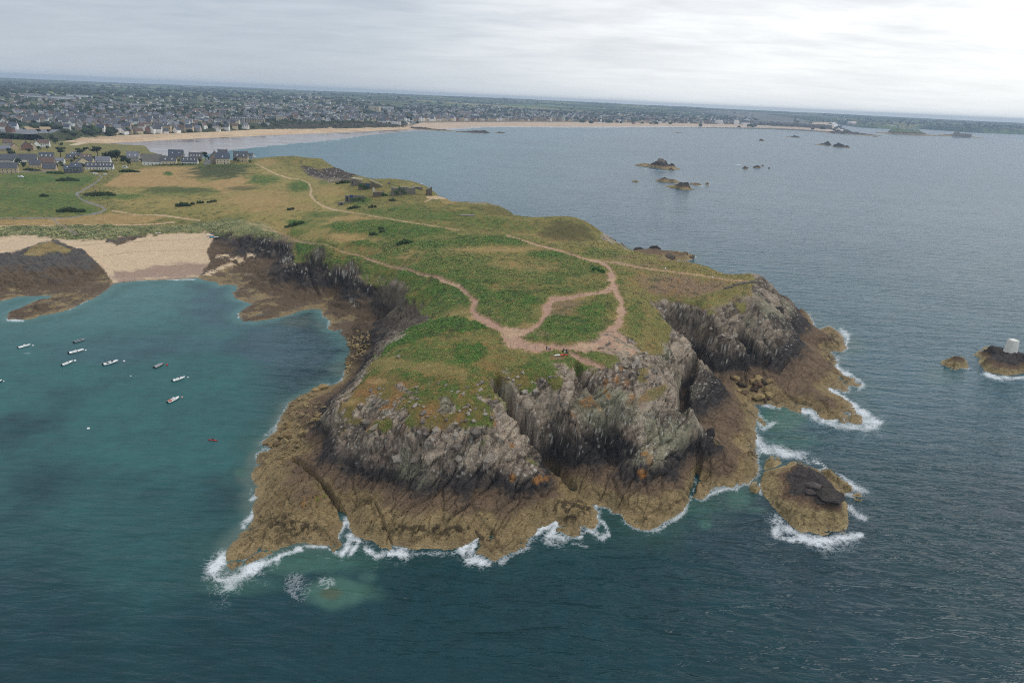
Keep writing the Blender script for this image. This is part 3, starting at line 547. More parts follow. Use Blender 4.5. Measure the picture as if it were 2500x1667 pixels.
# clefts and joints the photo shows: carved lines
CRACKS = [(zm('A', (600, 605), (660, 640), (720, 690), (770, 740), (810, 790), (850, 860), (890, 920), (915, 965)), 1.0, 3.0), (zm('A', (1110, 700), (1150, 770), (1090, 850), (1000, 900)), .5, .9), (zm('A', (1100, 870), (1140, 960), (1180, 1060), (1210, 1140)), .4, .9),
          (zm('G', (980, 1220), (1060, 1090), (1100, 1010)), .5, 1.6), (zm('G', (980, 1220), (880, 1330), (760, 1440)), .5, 1.2), (zm('H', (760, 1000), (750, 850), (790, 650), (830, 560), (815, 440)), .5, 1.5),
          (zm('H', (1080, 560), (1130, 690), (1190, 830), (1215, 960)), .8, 2.2), (zm('H', (1760, 620), (1600, 750), (1440, 870), (1260, 960)), .5, 1.5), (zm('H', (1680, 540), (1760, 620), (1900, 760)), .4, 1.2), (zm('H', (2070, 700), (2060, 800), (2080, 930), (2050, 1070), (2030, 1160), (1990, 1280)), 1.0, 4.0),
          (zm('H', (130, 220), (220, 320), (310, 470), (430, 640), (560, 790), (650, 940), (700, 1010)), 2.2, 9.0), (zm('H', (690, 1000), (750, 1090), (870, 1220)), 1.0, 2.5), (zm('H', (900, 40), (930, 130), (1010, 230), (1050, 300)), 1.2, 3.0), (zm('H', (1240, 1130), (1290, 1250), (1350, 1360)), .5, 1.0), (zm('H', (1210, 990), (1060, 1100), (960, 1230)), .4, .8),
          (zm('H', (1850, 1000), (1640, 1110), (1480, 1220), (1370, 1310)), .4, 1.2), (zm('E', (740, 860), (700, 980), (650, 1080), (625, 1180), (640, 1290)), 2.4, 7.0), (zm('E', (1130, 630), (1200, 710), (1290, 790), (1400, 900)), 1.8, 5), (zm('E', (1360, 690), (1430, 770), (1520, 870)), .8, 3.0), (zm('E', (1580, 890), (1500, 990)), .8, 2.0), (zm('E', (950, 780), (1060, 850), (1200, 960), (1330, 1050)), 1.0, 3.0),
          (zm('E', (1200, 1000), (1195, 1130)), .5, 1.5), (zm('E', (1540, 1180), (1640, 1260), (1790, 1300)), .6, 1.6), (zm('E', (1880, 1250), (1960, 1350), (2100, 1430)), .5, 1.2), (zm('I', (560, 220), (620, 330)), 1.5, 3), (zm('I', (810, 210), (740, 330)), 1.2, 3), (zm('I', (1540, 570), (1560, 760), (1680, 1020)), 1.0, 2.5), (zm('I', (1820, 610), (1870, 720)), 1.2, 2.5), (zm('I', (1730, 620), (1710, 700)), 1.0, 2.0)]
carve = np.zeros(len(GX))
for pts, wd, dp in CRACKS:
    D, _ = dline(PXg, PYg, pts, maxd=30.0); m = D < 29
    dm = D[m] / PPM[m] * (1 + nC[m] * 1.2)
    carve[m] = np.maximum(carve[m], dp * (1 - sstep(wd * .35, wd * 1.15, dm)))
hor = NRM.copy()
VX = np.stack([GX, GY, Z], 1) + NRM * full[:, None]
VX[:, 2] += vegd * sstep(-.5, 3, SD) - carve * sstep(-2, 3, SD) * (1 - SAND)
VX[:, 2] += SAND * (nA * .25)
under = SD < -1
VX[under, 2] = np.minimum(VX[under, 2], -.15)
wet = (SD >= -1) & (SD < 2.5); 
SVZ = VX[:, 2]
# ---- colours (what the ground is made of, not how it is lit)
def C(*rgb): return lin(*rgb)[None, :]
def mixc(a, b, t): return a + (b - a) * t[:, None]
zc = VX[:, 2] + nB * 3.5 + nA * 2.5 + nC * 1.0
RIGHT = sstep(1640, 1780, PXg); LEFTB = sstep(1000, 860, PXg) * sstep(960, 860, PYg)
P3A = np.stack([GX, GY, GZ0], 1); _Q = np.stack([P3A @ _e1 * .7, P3A @ _e2, P3A @ _e3], 1)
n1c = fbm3(_Q, .9, 3); n2c = fbm3(P3A, 4.5, 3, off=9); n3c = fbm3(P3A, 14, 3, off=21)
tan_ = mixc(C(160, 138, 98), C(130, 112, 80), n2c * 1.4 - .2)
tan_ = mixc(tan_, C(112, 94, 62), sstep(.70, .85, n1c + .25 * n2c) * .8)
brown = mixc(C(130, 108, 84), C(102, 84, 67), n2c)
black = mixc(C(76, 69, 65), C(50, 46, 44), np.clip(n1c * 1.3 - .1, 0, 1))
grey = mixc(C(180, 162, 140), C(94, 83, 72), np.clip(n1c * 1.5 - .25 + TONE * 1.2, 0, 1))
grey = mixc(grey, C(148, 146, 118), sstep(.5, .75, n3c) * .7)
grey = mixc(grey, C(150, 124, 108), sstep(.58, .8, n2c) * .45)
lb = LEFTB[:, None]
t0 = 3.6 + 1.6 * (1 - LEFTB) - 2.6 * RIGHT + nC * 1.5
rock = mixc(tan_, brown, sstep(t0 - 1.2, t0 + .6, zc))
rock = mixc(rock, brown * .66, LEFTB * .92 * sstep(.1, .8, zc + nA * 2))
rock = mixc(rock, black, sstep(t0 + .9 + 2.2 * RIGHT, t0 + 3.6 + 2.6 * RIGHT, zc + (n1c - .5) * 2.5))
FACE = pmask(PXg, PYg, zm('H', (560, 640), (900, 560), (1250, 600), (1420, 760), (1450, 900), (1000, 1060), (700, 960)), 12)
up0 = 11.5 + 5.0 * FACE + 3.0 * RIGHT + 4.5 * LEFTB * sstep(800, 740, PYg)
rock = mixc(rock, grey, sstep(up0 - 2.0, up0 + 2.6, zc + TONE * 4.5 + (n1c - .5) * 3))
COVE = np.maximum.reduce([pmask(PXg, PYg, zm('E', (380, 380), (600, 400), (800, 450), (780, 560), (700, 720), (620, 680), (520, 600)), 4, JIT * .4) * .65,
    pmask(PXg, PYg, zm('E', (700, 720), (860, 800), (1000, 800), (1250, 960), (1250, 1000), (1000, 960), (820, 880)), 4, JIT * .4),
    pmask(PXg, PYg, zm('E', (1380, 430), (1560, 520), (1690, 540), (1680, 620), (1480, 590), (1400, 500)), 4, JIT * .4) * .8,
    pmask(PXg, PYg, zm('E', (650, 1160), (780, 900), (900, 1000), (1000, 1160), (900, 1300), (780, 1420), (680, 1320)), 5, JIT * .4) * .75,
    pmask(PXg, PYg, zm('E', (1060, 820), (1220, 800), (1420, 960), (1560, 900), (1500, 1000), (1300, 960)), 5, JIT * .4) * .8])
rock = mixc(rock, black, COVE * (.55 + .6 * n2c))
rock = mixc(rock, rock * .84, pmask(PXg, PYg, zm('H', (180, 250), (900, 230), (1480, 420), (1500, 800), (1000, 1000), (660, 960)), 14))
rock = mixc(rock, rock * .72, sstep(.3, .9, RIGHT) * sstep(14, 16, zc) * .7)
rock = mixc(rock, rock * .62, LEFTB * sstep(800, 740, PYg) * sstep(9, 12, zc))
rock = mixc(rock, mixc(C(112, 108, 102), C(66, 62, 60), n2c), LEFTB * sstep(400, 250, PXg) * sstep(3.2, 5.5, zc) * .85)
rock = mixc(rock, mixc(C(84, 74, 64), C(52, 48, 46), n2c), pmask(PXg, PYg, zm('P', (420, 760), (700, 740), (900, 880), (1000, 930), (700, 930), (430, 880)), 3, JIT * .3))
# weed on the low shelf
weed = .6 * sstep(.57, .64, fbm(GX, GY, 1.6, 3, ox=44)) * sstep(.52, .66, fbm(GX, GY, 14, 2, ox=54)) * sstep(4.5, 2.5, zc) * sstep(-.5, .6, VX[:, 2])
for bl_ in zb('A', (600, 1020, 200, 70, 1), (1350, 1040, 350, 40, 1), (500, 960, 120, 60, .8)) + zb('B', (800, 1130, 130, 90, 1.2), (230, 1300, 90, 60, 1), (60, 1270, 130, 30, 1)) + zb('D', (780, 610, 70, 60, 1), (770, 740, 60, 60, 1), (240, 1430, 60, 50, 1)):
    d = np.hypot((PXg - bl_[0]) / bl_[2], (PYg - bl_[1]) / bl_[3]); weed = np.maximum(weed, bl_[4] * sstep(1.1, .5, d + nA * .8) * sstep(.50, .58, fbm(GX, GY, 1.1, 3, ox=64)))
rock = mixc(rock, C(52, 44, 30), np.clip(weed, 0, 1) * .8)
# orange and yellow lichen
orange = np.zeros(len(GX))
for e in zb('H', (1530, 1080, 45, 45, 1), (1540, 900, 40, 22, .8), (530, 1140, 60, 50, .9), (280, 1120, 30, 50, .9), (280, 810, 22, 24, .9), (1260, 180, 60, 50, .9), (1200, 340, 22, 30, .8), (1170, 290, 20, 22, .9), (1430, 350, 40, 60, .6), (110, 620, 22, 22, .8), (1600, 960, 60, 60, .5), (1170, 200, 40, 60, .6), (1380, 200, 60, 50, .45), (1330, 60, 30, 30, .6), (600, 1130, 40, 30, .6)):
    d = np.hypot((PXg - e[0]) / e[2], (PYg - e[1]) / e[3]); orange = np.maximum(orange, e[4] * sstep(1.2, .4, d + nC * 1.6))
rock = mixc(rock, C(186, 128, 62), np.clip(orange, 0, 1) * .75)
rock = mixc(rock, C(196, 190, 176), sstep(.68, .76, fbm3(P3A, .7, 2, off=3)) * sstep(9, 13, zc) * .8)      # pale crustose lichen
rock = mixc(rock, C(132, 114, 94), LEFTB * sstep(.50, .72, n2c * .6 + n1c * .4) * .55)
rock = mixc(rock, mixc(C(88, 76, 64), C(58, 52, 48), n2c), .75 * pmask(PXg, PYg, zm('T', (1120, 460), (1420, 540), (1640, 800), (1480, 880), (1200, 900), (1080, 650)), 8, JIT * .5))
guano = blobs(zb('I', (1230, 520, 60, 60, .8), (2030, 750, 30, 20, .9), (1900, 810, 40, 14, .7), (2130, 1090, 50, 30, .6), (630, 320, 36, 40, .5), (730, 740, 60, 16, .4), (2100, 660, 40, 40, .5)), .3, 2.0)
rock = mixc(rock, C(205, 200, 180), guano * sstep(.5, .6, n1c))
# turf
olive = mixc(C(134, 128, 72), C(106, 104, 58), n2c)
olive = mixc(olive, C(138, 110, 68), sstep(.52, .70, n1c * .5 + n2c * .5) * .6)
green = mixc(C(84, 114, 48), C(60, 86, 38), np.clip(n1c * 1.5 - .3, 0, 1))
green = mixc(green, C(96, 122, 54), sstep(.6, .75, n2c) * .6)
dkgrn = mixc(C(54, 70, 40), C(74, 78, 46), n1c)
dry = mixc(C(182, 152, 102), C(158, 128, 84), n2c); dry = mixc(dry, C(142, 124, 76), sstep(.52, .68, n1c * .6 + n2c * .4) * .7)
bare = mixc(C(146, 120, 96), C(120, 100, 78), n1c)
domecol = mixc(C(118, 106, 60), C(142, 106, 66), sstep(.42, .6, n3c * .5 + n2c * .5))
veg = mixc(olive, domecol, sstep(880, 930, PYg) * sstep(1700, 1500, PXg))
veg = mixc(veg, C(150, 140, 76), DUNE * 0 + sstep(.5, .7, n3c) * .35 * sstep(700, 600, PYg))
veg = mixc(veg, mixc(C(168, 148, 90), C(146, 132, 78), n1c), MEAD * np.clip(.25 + n3c * .9, 0, .9))
veg = mixc(veg, mixc(C(104, 116, 58), C(88, 104, 50), n2c), GFIELD * np.clip(.55 + n3c * .6, 0, .95))
veg = mixc(veg, C(142, 120, 78), sstep(1450, 1560, PXg) * sstep(620, 650, PYg) * .5 * np.clip(n2c * 1.6 - .2, 0, 1))
veg = mixc(veg, dry, np.clip(DRY, 0, 1) * np.clip(.55 + n1c * .8, 0, 1))
veg = mixc(veg, bare, np.clip(BARE * (.9 + n1c * .5), 0, 1))
veg = mixc(veg, green, np.clip(GRN * (1.1 + nC * 1.6 + nA * .8), 0, 1))
veg = mixc(veg, C(150, 116, 72), sstep(.60, .72, fbm(GX, GY, 2.4, 4, ox=114) + .2 * (n3c - .5)) * .55 * (1 - GRN * .7))
veg = mixc(veg, dkgrn, np.clip(OLV * 1.0, 0, 1))
veg = mixc(veg, dkgrn, sstep(.60, .70, fbm(GX, GY, 3.5, 4, ox=104)) * .55 * (1 - DRY) * sstep(900, 840, PYg))
dune = mixc(C(136, 134, 92), C(110, 114, 74), sstep(.4, .6, n2c)); dune = mixc(dune, C(78, 88, 56), sstep(.58, .68, n1c * .5 + n2c * .5) * .7)
veg = mixc(veg, dune, DUNE)
veg = mixc(veg, mixc(C(186, 160, 112), C(140, 112, 80), n1c), FRIN * .6 * (1 - GRN * .5))
knoll = blobs(zb('F', (1750, 550, 200, 80, .9), (1300, 400, 200, 30, .5), (1150, 360, 160, 22, .5)))
veg = mixc(veg, mixc(C(86, 80, 48), C(70, 66, 42), n1c), knoll * .8)
pathc = mixc(C(196, 160, 136), C(174, 138, 114), n1c); pathc = mixc(pathc, C(204, 176, 140), sstep(.5, .7, n3c) * .6)
pathc = mixc(pathc, C(200, 174, 138), sstep(620, 520, PYg))
roadc = mixc(C(130, 127, 122), C(146, 141, 134), n1c)
sandc = mixc(C(222, 196, 162), C(206, 180, 146), n2c)
strand = pmask(PXg, PYg, zm('S', (950, 420), (1200, 390), (1500, 345), (1750, 350), (1700, 440), (1500, 470), (1200, 480), (960, 490)), 5, JIT * .6)
sandc = mixc(sandc, mixc(C(150, 124, 110), C(170, 142, 124), n1c), strand * .85)
wl = pmask(PXg, PYg, zm('S', (920, 460), (1000, 470), (1640, 455), (1640, 500), (990, 520)), 4, JIT * .5)
sandc = mixc(sandc, C(172, 148, 132), wl * .8)
for ln in (zm('S', (760, 300), (900, 285), (1050, 262), (1300, 245), (1700, 240)), zm('S', (560, 210), (800, 190), (1250, 165), (1500, 155), (1750, 150))):
    D, _ = dline(PXg, PYg, ln, maxd=8); sandc = mixc(sandc, C(108, 90, 70), sstep(1.8, .6, D + np.abs(nC) * 6) * .4)
gully_moss = 0
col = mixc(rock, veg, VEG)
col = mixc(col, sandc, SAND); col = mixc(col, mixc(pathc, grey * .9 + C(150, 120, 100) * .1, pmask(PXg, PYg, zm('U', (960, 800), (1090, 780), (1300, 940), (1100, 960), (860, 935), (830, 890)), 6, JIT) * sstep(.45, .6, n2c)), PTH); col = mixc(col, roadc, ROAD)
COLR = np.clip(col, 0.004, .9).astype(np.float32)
VEGA = np.clip(VEG * (1 - PTH) * (1 - ROAD), 0, 1)

# ---- land material: vertex colour with fine grain, relief finer than the mesh
def land_material(name, grain=1.0):
    m = bpy.data.materials.new(name); m.use_nodes = True; n = NT(m.node_tree)
    o = n.n('ShaderNodeOutputMaterial'); b = n.n('ShaderNodeBsdfPrincipled'); n.l(b.outputs[0], o.inputs[0])
    b.inputs['Roughness'].default_value = .9; b.inputs['Specular IOR Level'].default_value = .18
    a = n.n('ShaderNodeAttribute', attribute_name='col'); v = n.n('ShaderNodeAttribute', attribute_name='veg'); w = n.n('ShaderNodeAttribute', attribute_name='wet')
    g = n.n('ShaderNodeNewGeometry').outputs['Position']
    f1 = n.noise(g, 2.6 * grain, 4, .7); f2 = n.noise(g, .55 * grain, 3, .6)
    k = n.math('ADD', n.math('MULTIPLY', f1.outputs[0], 1.1), n.math('MULTIPLY', f2.outputs[0], .6))
    k = n.mapr(k, .45, 1.25, .50, 1.5)
    hs = n.n('ShaderNodeHueSaturation'); n.l(a.outputs['Color'], hs.inputs['Color']); n.l(k, hs.inputs['Value'])
    hs.inputs['Saturation'].default_value = 1.0
    n.l(hs.outputs[0], b.inputs['Base Color'])
    vo = n.n('ShaderNodeTexVoronoi', feature='DISTANCE_TO_EDGE'); vo.inputs['Scale'].default_value = 1.0 * grain
    wp = n.n('ShaderNodeVectorMath', operation='ADD'); mp = n.mapping(g, rot=(.5, .35, .95), sc=(.42, 1.3, 1.0)); n.l(mp, wp.inputs[0])
    ds = n.n('ShaderNodeVectorMath', operation='SCALE'); n.l(n.noise(g, .9, 3, .6).outputs['Color'], ds.inputs[0]); ds.inputs['Scale'].default_value = 1.1
    n.l(ds.outputs[0], wp.inputs[1]); n.l(wp.outputs[0], vo.inputs['Vector'])
    cr = n.mapr(vo.outputs['Distance'], 0, .09, 0, 1)
    ht = n.math('ADD', n.math('MULTIPLY', cr, .45), n.math('MULTIPLY', n.noise(g, 3.2 * grain, 5, .68).outputs[0], .9))
    hv = n.math('MULTIPLY', n.noise(g, 4.5 * grain, 4, .75).outputs[0], .8)
    hm = n.n('ShaderNodeMix', data_type='FLOAT'); n.l(v.outputs['Fac'], hm.inputs[0]); n.l(ht, hm.inputs[2]); n.l(hv, hm.inputs[3])
    bp = n.n('ShaderNodeBump'); bp.inputs['Strength'].default_value = .9; bp.inputs['Distance'].default_value = .36 / grain
    n.l(hm.outputs[0], bp.inputs['Height']); n.l(bp.outputs[0], b.inputs['Normal'])
    r = n.math('SUBTRACT', .92, n.math('MULTIPLY', w.outputs['Fac'], .5)); n.l(r, b.inputs['Roughness'])
    return m
M_LAND = land_material('headland_ground')
WETA = np.clip(sstep(1.3, .1, VX[:, 2]) * (1 - VEG), 0, 1)

# ---- cut the sheet into its kinds of ground and link each as one object
ix = (np.arange(NR - 1)[:, None] * NCOL + np.arange(NCOL - 1)[None, :]).ravel()
FQ = np.stack([ix, ix + 1, ix + NCOL + 1, ix + NCOL], 1)
VN = base_normals(VX[:, 2]) if False else None
def grid_normals(V):
    P = V.reshape(NR, NCOL, 3); n = np.cross(np.gradient(P, axis=1), np.gradient(P, axis=0))
    n /= np.linalg.norm(n, axis=-1, keepdims=True) + 1e-12; return n.reshape(-1, 3)
VN = grid_normals(VX)
fz = VX[FQ, 2].max(1); fx = PXg[FQ]; fy = PYg[FQ]
keep = (fz > -2.2) & (SD[FQ].max(1) > -12)
inview = (fx.max(1) > -260) & (fx.min(1) < 2760) & (fy.min(1) < 1990)
keep &= inview
cls = np.zeros(len(FQ), int)                         # 0 rock 1 turf 2 sand 3 path 4 road
fm = lambda a: a[FQ].mean(1)
cls[fm(VEG) > .5] = 1; cls[fm(SAND) > .5] = 2; cls[fm(PTH) > .5] = 3; cls[fm(ROAD) > .5] = 4
LAND = {}
for k_, nm in enumerate(('cliff', 'grassland', 'beach', 'path', 'road')):
    v, f, u = subset(VX, FQ, keep & (cls == k_))
    me = mesh_np(nm, v, f, True, dict(veg=VEGA[u], wet=WETA[u]), dict(col=COLR[u]), VN[u])
    LAND[nm] = tag(link(nm, me, M_LAND), kind='structure')
ZF = VX[:, 2].reshape(NR, NCOL)
def ground(x, y): return zbase(x, y, ZF)
def hit(px, py, dz=0.0):
    """the place on the ground seen at a photo pixel"""
    d = _fw + _rt * (px - 1250) / FPX + _up * (833.5 - py) / FPX
    t = np.geomspace(130, 1500, 2600); P = d[None] * t[:, None] / 1.0; P[:, 2] += CZ
    ok = (P[:, 1] > YS[0]) & (P[:, 1] < YS[-1])
    h = np.where(ok, ground(P[:, 0], P[:, 1]), -50) - P[:, 2]
    i = np.argmax(h > -.02)
    if not (h > -.02).any(): return at(px, py, 0.0)
    p = P[i].copy(); p[2] = ground(p[0], p[1]); return p
# ------------------------------------------------------------------ the sea
_wy = [84.0]
while _wy[-1] < 16300: _wy.append(_wy[-1] + max(.85, _wy[-1] * (.0058 if _wy[-1] < 600 else .012)))
WY = np.array(_wy); WS = np.linspace(-1.02, 1.02, 641)
SX = (WS[None, :] * WY[:, None]).ravel(); SY = np.repeat(WY, len(WS)); nW = len(SX)
SP = np.stack([SX, SY, np.zeros(nW)], 1); QX, QY = pix(SP); SDIST = np.linalg.norm(SP - [0, 0, CZ], axis=1); SPPM = FPX / SDIST
near = (SY < 1320) & (SX > -1290)
_hs = zbase(SX, SY, ZF); _hs = np.where(near & (SY > YS[0]) & (SX / SY > SS[0]) & (SX / SY < SS[-1]), _hs, -9)
sdw = np.full(nW, 60.0); mm = near & (SX < 320)
_d = dline(SX[mm], SY[mm], COAST, True, maxd=62.0)[0]; sdw[mm] = np.minimum(_d, 60)
sA = fbm(SX, SY, 12, 4, ox=9) - .5; sB = fbm(SX, SY, 45, 4, ox=19) - .5; sC = fbm(SX, SY, 3, 3, ox=29) - .5; sD = fbm(SX, SY, 260, 3, ox=39) - .5
def sblobs(lst, feather=.5, jn=1.0):
    r = np.zeros(nW)
    for (x, y, rx, ry, w) in lst:
        m = (np.abs(QX - x) < rx * 3.4) & (np.abs(QY - y) < ry * 3.4)
        d = np.hypot((QX[m] - x) / rx, (QY[m] - y) / ry) + (sA[m] * .8 + sB[m] * .8) * jn
        r[m] = np.maximum(r[m], w * sstep(1 + feather, 1 - feather, d))
    return r
deep = np.array([.004, .036, .045]); slate = np.array([.010, .036, .050]); teal = np.array([.022, .104, .100]); turq = np.array([.062, .160, .155]); grn_ = np.array([.030, .090, .070]); pale = np.array([.085, .135, .115]); reef = np.array([.075, .085, .042]); far_ = np.array([.042, .098, .135])
def mixw(a, b, t): return a + (b - a) * np.clip(t, 0, 1)[:, None]
wc = np.tile(deep, (nW, 1))
wc = mixw(wc, slate, sstep(-.05, .12, sB + .4 * sD) * .6)
leftbay = sstep(760, 560, QX) * sstep(1560, 1000, QY) * (QX < 900)
wc = mixw(wc, teal, leftbay * sstep(-.27, .02, sB * .8 + sA * .2 + .10 * sstep(1000, 760, QY) - .02))
wc = mixw(wc, teal, sblobs(((330, 1230, 150, 260, .55), (200, 900, 260, 60, .5), (60, 760, 160, 60, .8)), .6))
wc = mixw(wc, turq, sstep(900, 700, QY) * sstep(720, 560, QX) * (.8 + sB * 1.0))
wc = mixw(wc, np.array([.040, .088, .110]), sblobs(((560, 740, 90, 70, .8), (700, 850, 110, 50, .7), (250, 860, 150, 28, .5), (430, 840, 200, 20, .5))))
wc = mixw(wc, np.array([.017, .086, .116]), sstep(1050, 1500, QX) * sstep(1250, 900, QY) * .8)
wc = mixw(wc, far_, sstep(700, 520, QY) * sstep(900, 1100, QX) * .8)
wc = mixw(wc, np.array([.070, .165, .195]), sstep(620, 380, QY) * sstep(1700, 1000, QX + sD * 500) * .9)
wc = mixw(wc, np.array([.06, .15, .155]), sstep(380, 330, QY) * sstep(1300, 700, QX) * .7)
shal = sstep(16, 1, sdw + sA * 14) * (.5 + sB)
wc = mixw(wc, grn_, shal * .8)
wc = mixw(wc, pale, sstep(5.5, .5, sdw + sC * 3 + sA * 4) * sstep(950, 700, QX) * .9)
wc = mixw(wc, turq * 1.15, sstep(9, 1, sdw + sA * 8) * sstep(900, 800, QX) * sstep(1000, 880, QY) * .7)
wc = mixw(wc, grn_ * 1.25, sblobs(zb('D', (420, 1180, 170, 80, 1), (500, 1330, 200, 60, .6)) + zb('C', (200, 740, 180, 130, .8), (400, 850, 160, 60, .6)) + zb('B', (1680, 1240, 50, 40, .9), (1650, 1130, 150, 50, .5), (1180, 1210, 60, 50, .3)) + zb('A', (720, 1240, 260, 60, .9), (250, 1390, 240, 60, .6), (980, 1250, 130, 70, .5)) + zb('D', (1560, 870, 140, 50, .35))))
wc = mixw(wc, np.array([.050, .125, .095]), sblobs(zb('A', (880, 1430, 200, 90, .9), (270, 690, 40, 22, .8), (560, 1290, 130, 40, .5), (1050, 1340, 60, 30, .5)), .35, 1.3))
wc = mixw(wc, reef, sblobs(zb('A', (830, 1440, 60, 28, .7)), .6, 1.5))
wc = mixw(wc, pale * .7, sblobs(zb('T', (450, 800, 130, 50, .8), (650, 830, 60, 40, .7), (820, 1230, 90, 70, .8))))
wc = np.clip(wc * (1 + sC[:, None] * .35 + sA[:, None] * .25), .001, .5)

foam = np.zeros(nW)
FOAM = [('A', [(150, 1225), (95, 1310), (130, 1360), (230, 1345), (330, 1290), (430, 1250), (520, 1200), (640, 1165)], 50, 1.05), ('A', [(870, 1090), (905, 1020), (925, 980), (950, 1030)], 16, .9),
        ('A', [(900, 1190), (960, 1100), (1000, 1110), (950, 1200)], 36, .95), ('A', [(1040, 1160), (1110, 1210), (1210, 1195), (1290, 1190)], 48, 1.0), ('A', [(1330, 1190), (1500, 1190), (1620, 1180)], 26, .55), ('A', [(1640, 1160), (1735, 1100), (1690, 1190), (1760, 1240)], 28, 1.0),
        ('A', [(330, 860), (380, 830)], 18, .7), ('A', [(290, 1020), (340, 960), (350, 920)], 26, .75), ('A', [(350, 760), (330, 820)], 10, .5), ('A', [(400, 545), (465, 535)], 10, .7), ('A', [(420, 470), (500, 395)], 14, .5),
        ('A', [(660, 1140), (800, 1150), (860, 1185)], 16, .8), ('A', [(740, 1200), (860, 1230)], 8, .55), ('A', [(120, 1230), (160, 1190), (180, 1180)], 14, .8),
        ('B', [(80, 1430), (160, 1360), (185, 1330)], 24, 1.0), ('B', [(120, 1480), (200, 1490), (250, 1500)], 22, .9), ('B', [(330, 1490), (430, 1440), (510, 1390)], 22, .6), ('B', [(570, 1290), (640, 1250), (715, 1222), (670, 1290), (640, 1330), (740, 1330)], 34, 1.0),
        ('B', [(860, 1330), (900, 1280), (960, 1310), (1010, 1340)], 40, .95), ('B', [(855, 1070), (905, 1100), (970, 1122)], 10, 1.0), ('B', [(965, 1190), (1010, 1230), (1050, 1310)], 22, .75), ('B', [(800, 1370), (900, 1390)], 14, .7),
        ('B', [(1340, 1290), (1440, 1240), (1520, 1180), (1550, 1130)], 26, .7), ('B', [(1700, 1050), (1800, 1010), (1890, 1015)], 18, .8), ('B', [(1605, 940), (1620, 975), (1590, 1050)], 8, .8), ('B', [(1050, 1140), (1140, 1180), (1150, 1250)], 10, .5),
        ('C', [(400, 60), (480, 180), (600, 190), (720, 210), (900, 270), (1000, 330)], 46, .85), ('C', [(420, 220), (420, 320)], 20, .6), ('C', [(1040, 310), (1150, 340), (1190, 390), (1090, 400)], 34, .9), ('C', [(1300, 430), (1450, 550), (1600, 650)], 38, .85), ('C', [(1400, 660), (1500, 700)], 26, .8),
        ('C', [(640, 1020), (620, 1090), (700, 1160), (780, 1180), (860, 1180), (1000, 1190), (1150, 1210), (1300, 1170), (1450, 1140), (1590, 1130)], 62, .95), ('C', [(640, 1040), (760, 1050), (820, 1100)], 40, .8), ('C', [(1450, 830), (1540, 900), (1600, 960)], 46, .7), ('C', [(440, 560), (450, 680)], 20, .8), ('C', [(600, 900), (680, 950)], 12, .6), ('C', [(250, 560), (260, 530)], 10, .6),
        ('D', [(230, 1055), (330, 1075), (420, 1095)], 14, .75), ('D', [(250, 1150), (300, 1230), (370, 1200)], 24, .75), ('D', [(560, 1110), (640, 1130), (700, 1175), (800, 1195), (900, 1225), (1040, 1235)], 22, .9), ('D', [(770, 950), (850, 1010), (930, 1070), (1010, 1130), (1100, 1190)], 40, .95), ('D', [(1000, 1170), (1130, 1200), (1040, 1230)], 34, .8),
        ('D', [(820, 770), (840, 830), (940, 870), (1010, 910), (980, 950)], 26, .9), ('D', [(860, 545), (905, 600), (885, 660)], 22, .85), ('D', [(770, 510), (700, 535)], 8, .6), ('D', [(620, 430), (655, 480), (660, 540)], 12, .7), ('D', [(1740, 790), (1690, 800), (1760, 815)], 14, .6), ('D', [(1480, 800), (1510, 815)], 8, .4), ('D', [(1860, 840), (1960, 870), (2050, 885), (2149, 870)], 18, .9), ('D', [(1810, 760), (1860, 830)], 8, .6), ('D', [(920, 900), (1000, 900)], 16, .7), ('D', [(1300, 1080), (1380, 1080)], 10, .45),
        ('S', [(1080, 497), (1300, 490), (1620, 484)], 7, .85), ('S', [(70, 818), (190, 828)], 12, .85), ('S', [(360, 778), (400, 776)], 7, .7), ('S', [(560, 745), (640, 705), (720, 665)], 8, .7), ('S', [(780, 635), (800, 625)], 6, .6), ('S', [(1985, 770), (1985, 800)], 12, .8), ('S', [(1990, 650), (2020, 668)], 8, .5), ('S', [(190, 1108), (260, 1090)], 6, .4),
        ('U', [(1480, 268), (1560, 240)], 8, .9), ('U', [(1680, 205), (1690, 215)], 9, .9), ('X', [(1570, 255), (1680, 250), (1790, 250)], 12, .95), ('U', [(1155, 160), (1165, 175)], 4, .6),
        ('P', [(0, 668), (150, 650), (400, 626), (640, 606), (850, 582), (1000, 562)], 4, .75), ('P', [(700, 612), (850, 590)], 3, .6), ('P', [(1440, 515), (1480, 505)], 9, .7), ('Q', [(0, 402), (500, 407), (1000, 410), (1500, 407)], 2.5, .6), ('K', [(1160, 497), (1350, 503)], 4, .9),
        ('Q', [(1340, 772), (1440, 785), (1530, 788), (1590, 790)], 4, .7), ('Q', [(1530, 930), (1640, 962), (1700, 962)], 5, .8), ('Q', [(1780, 915), (1870, 925), (1930, 918)], 5, .8), ('Q', [(1250, 893), (1310, 893)], 4, .6), ('Q', [(1560, 905), (1640, 900)], 4, .5), ('Q', [(2160, 735), (2220, 738)], 3, .8), ('Q', [(1500, 725), (1520, 740)], 4, .6), ('R', [(20, 752), (70, 752)], 4, .6)]
for k_, pts, wd, st in FOAM:
    p = zm(k_, *pts); wd = wd / ZM[k_][2] * (1.35 if k_ in 'CD' else 1.1)
    D, _ = dline(QX, QY, p, maxd=wd * 4.2 + 2); m = D < wd * 4.2 + 1.9
    wv_ = wd * np.clip(.75 + sA[m] * 2.4 + sC[m] * 1.2, .25, 1.7)
    foam[m] = np.maximum(foam[m], .46 * st * np.exp(-(D[m] / (wv_ * 2.3)) ** 2))
    foam[m] = np.maximum(foam[m], st * np.clip(1 + sC[m] * .9, .4, 1.15) * np.exp(-(D[m] / wv_) ** 2 * 1.1))
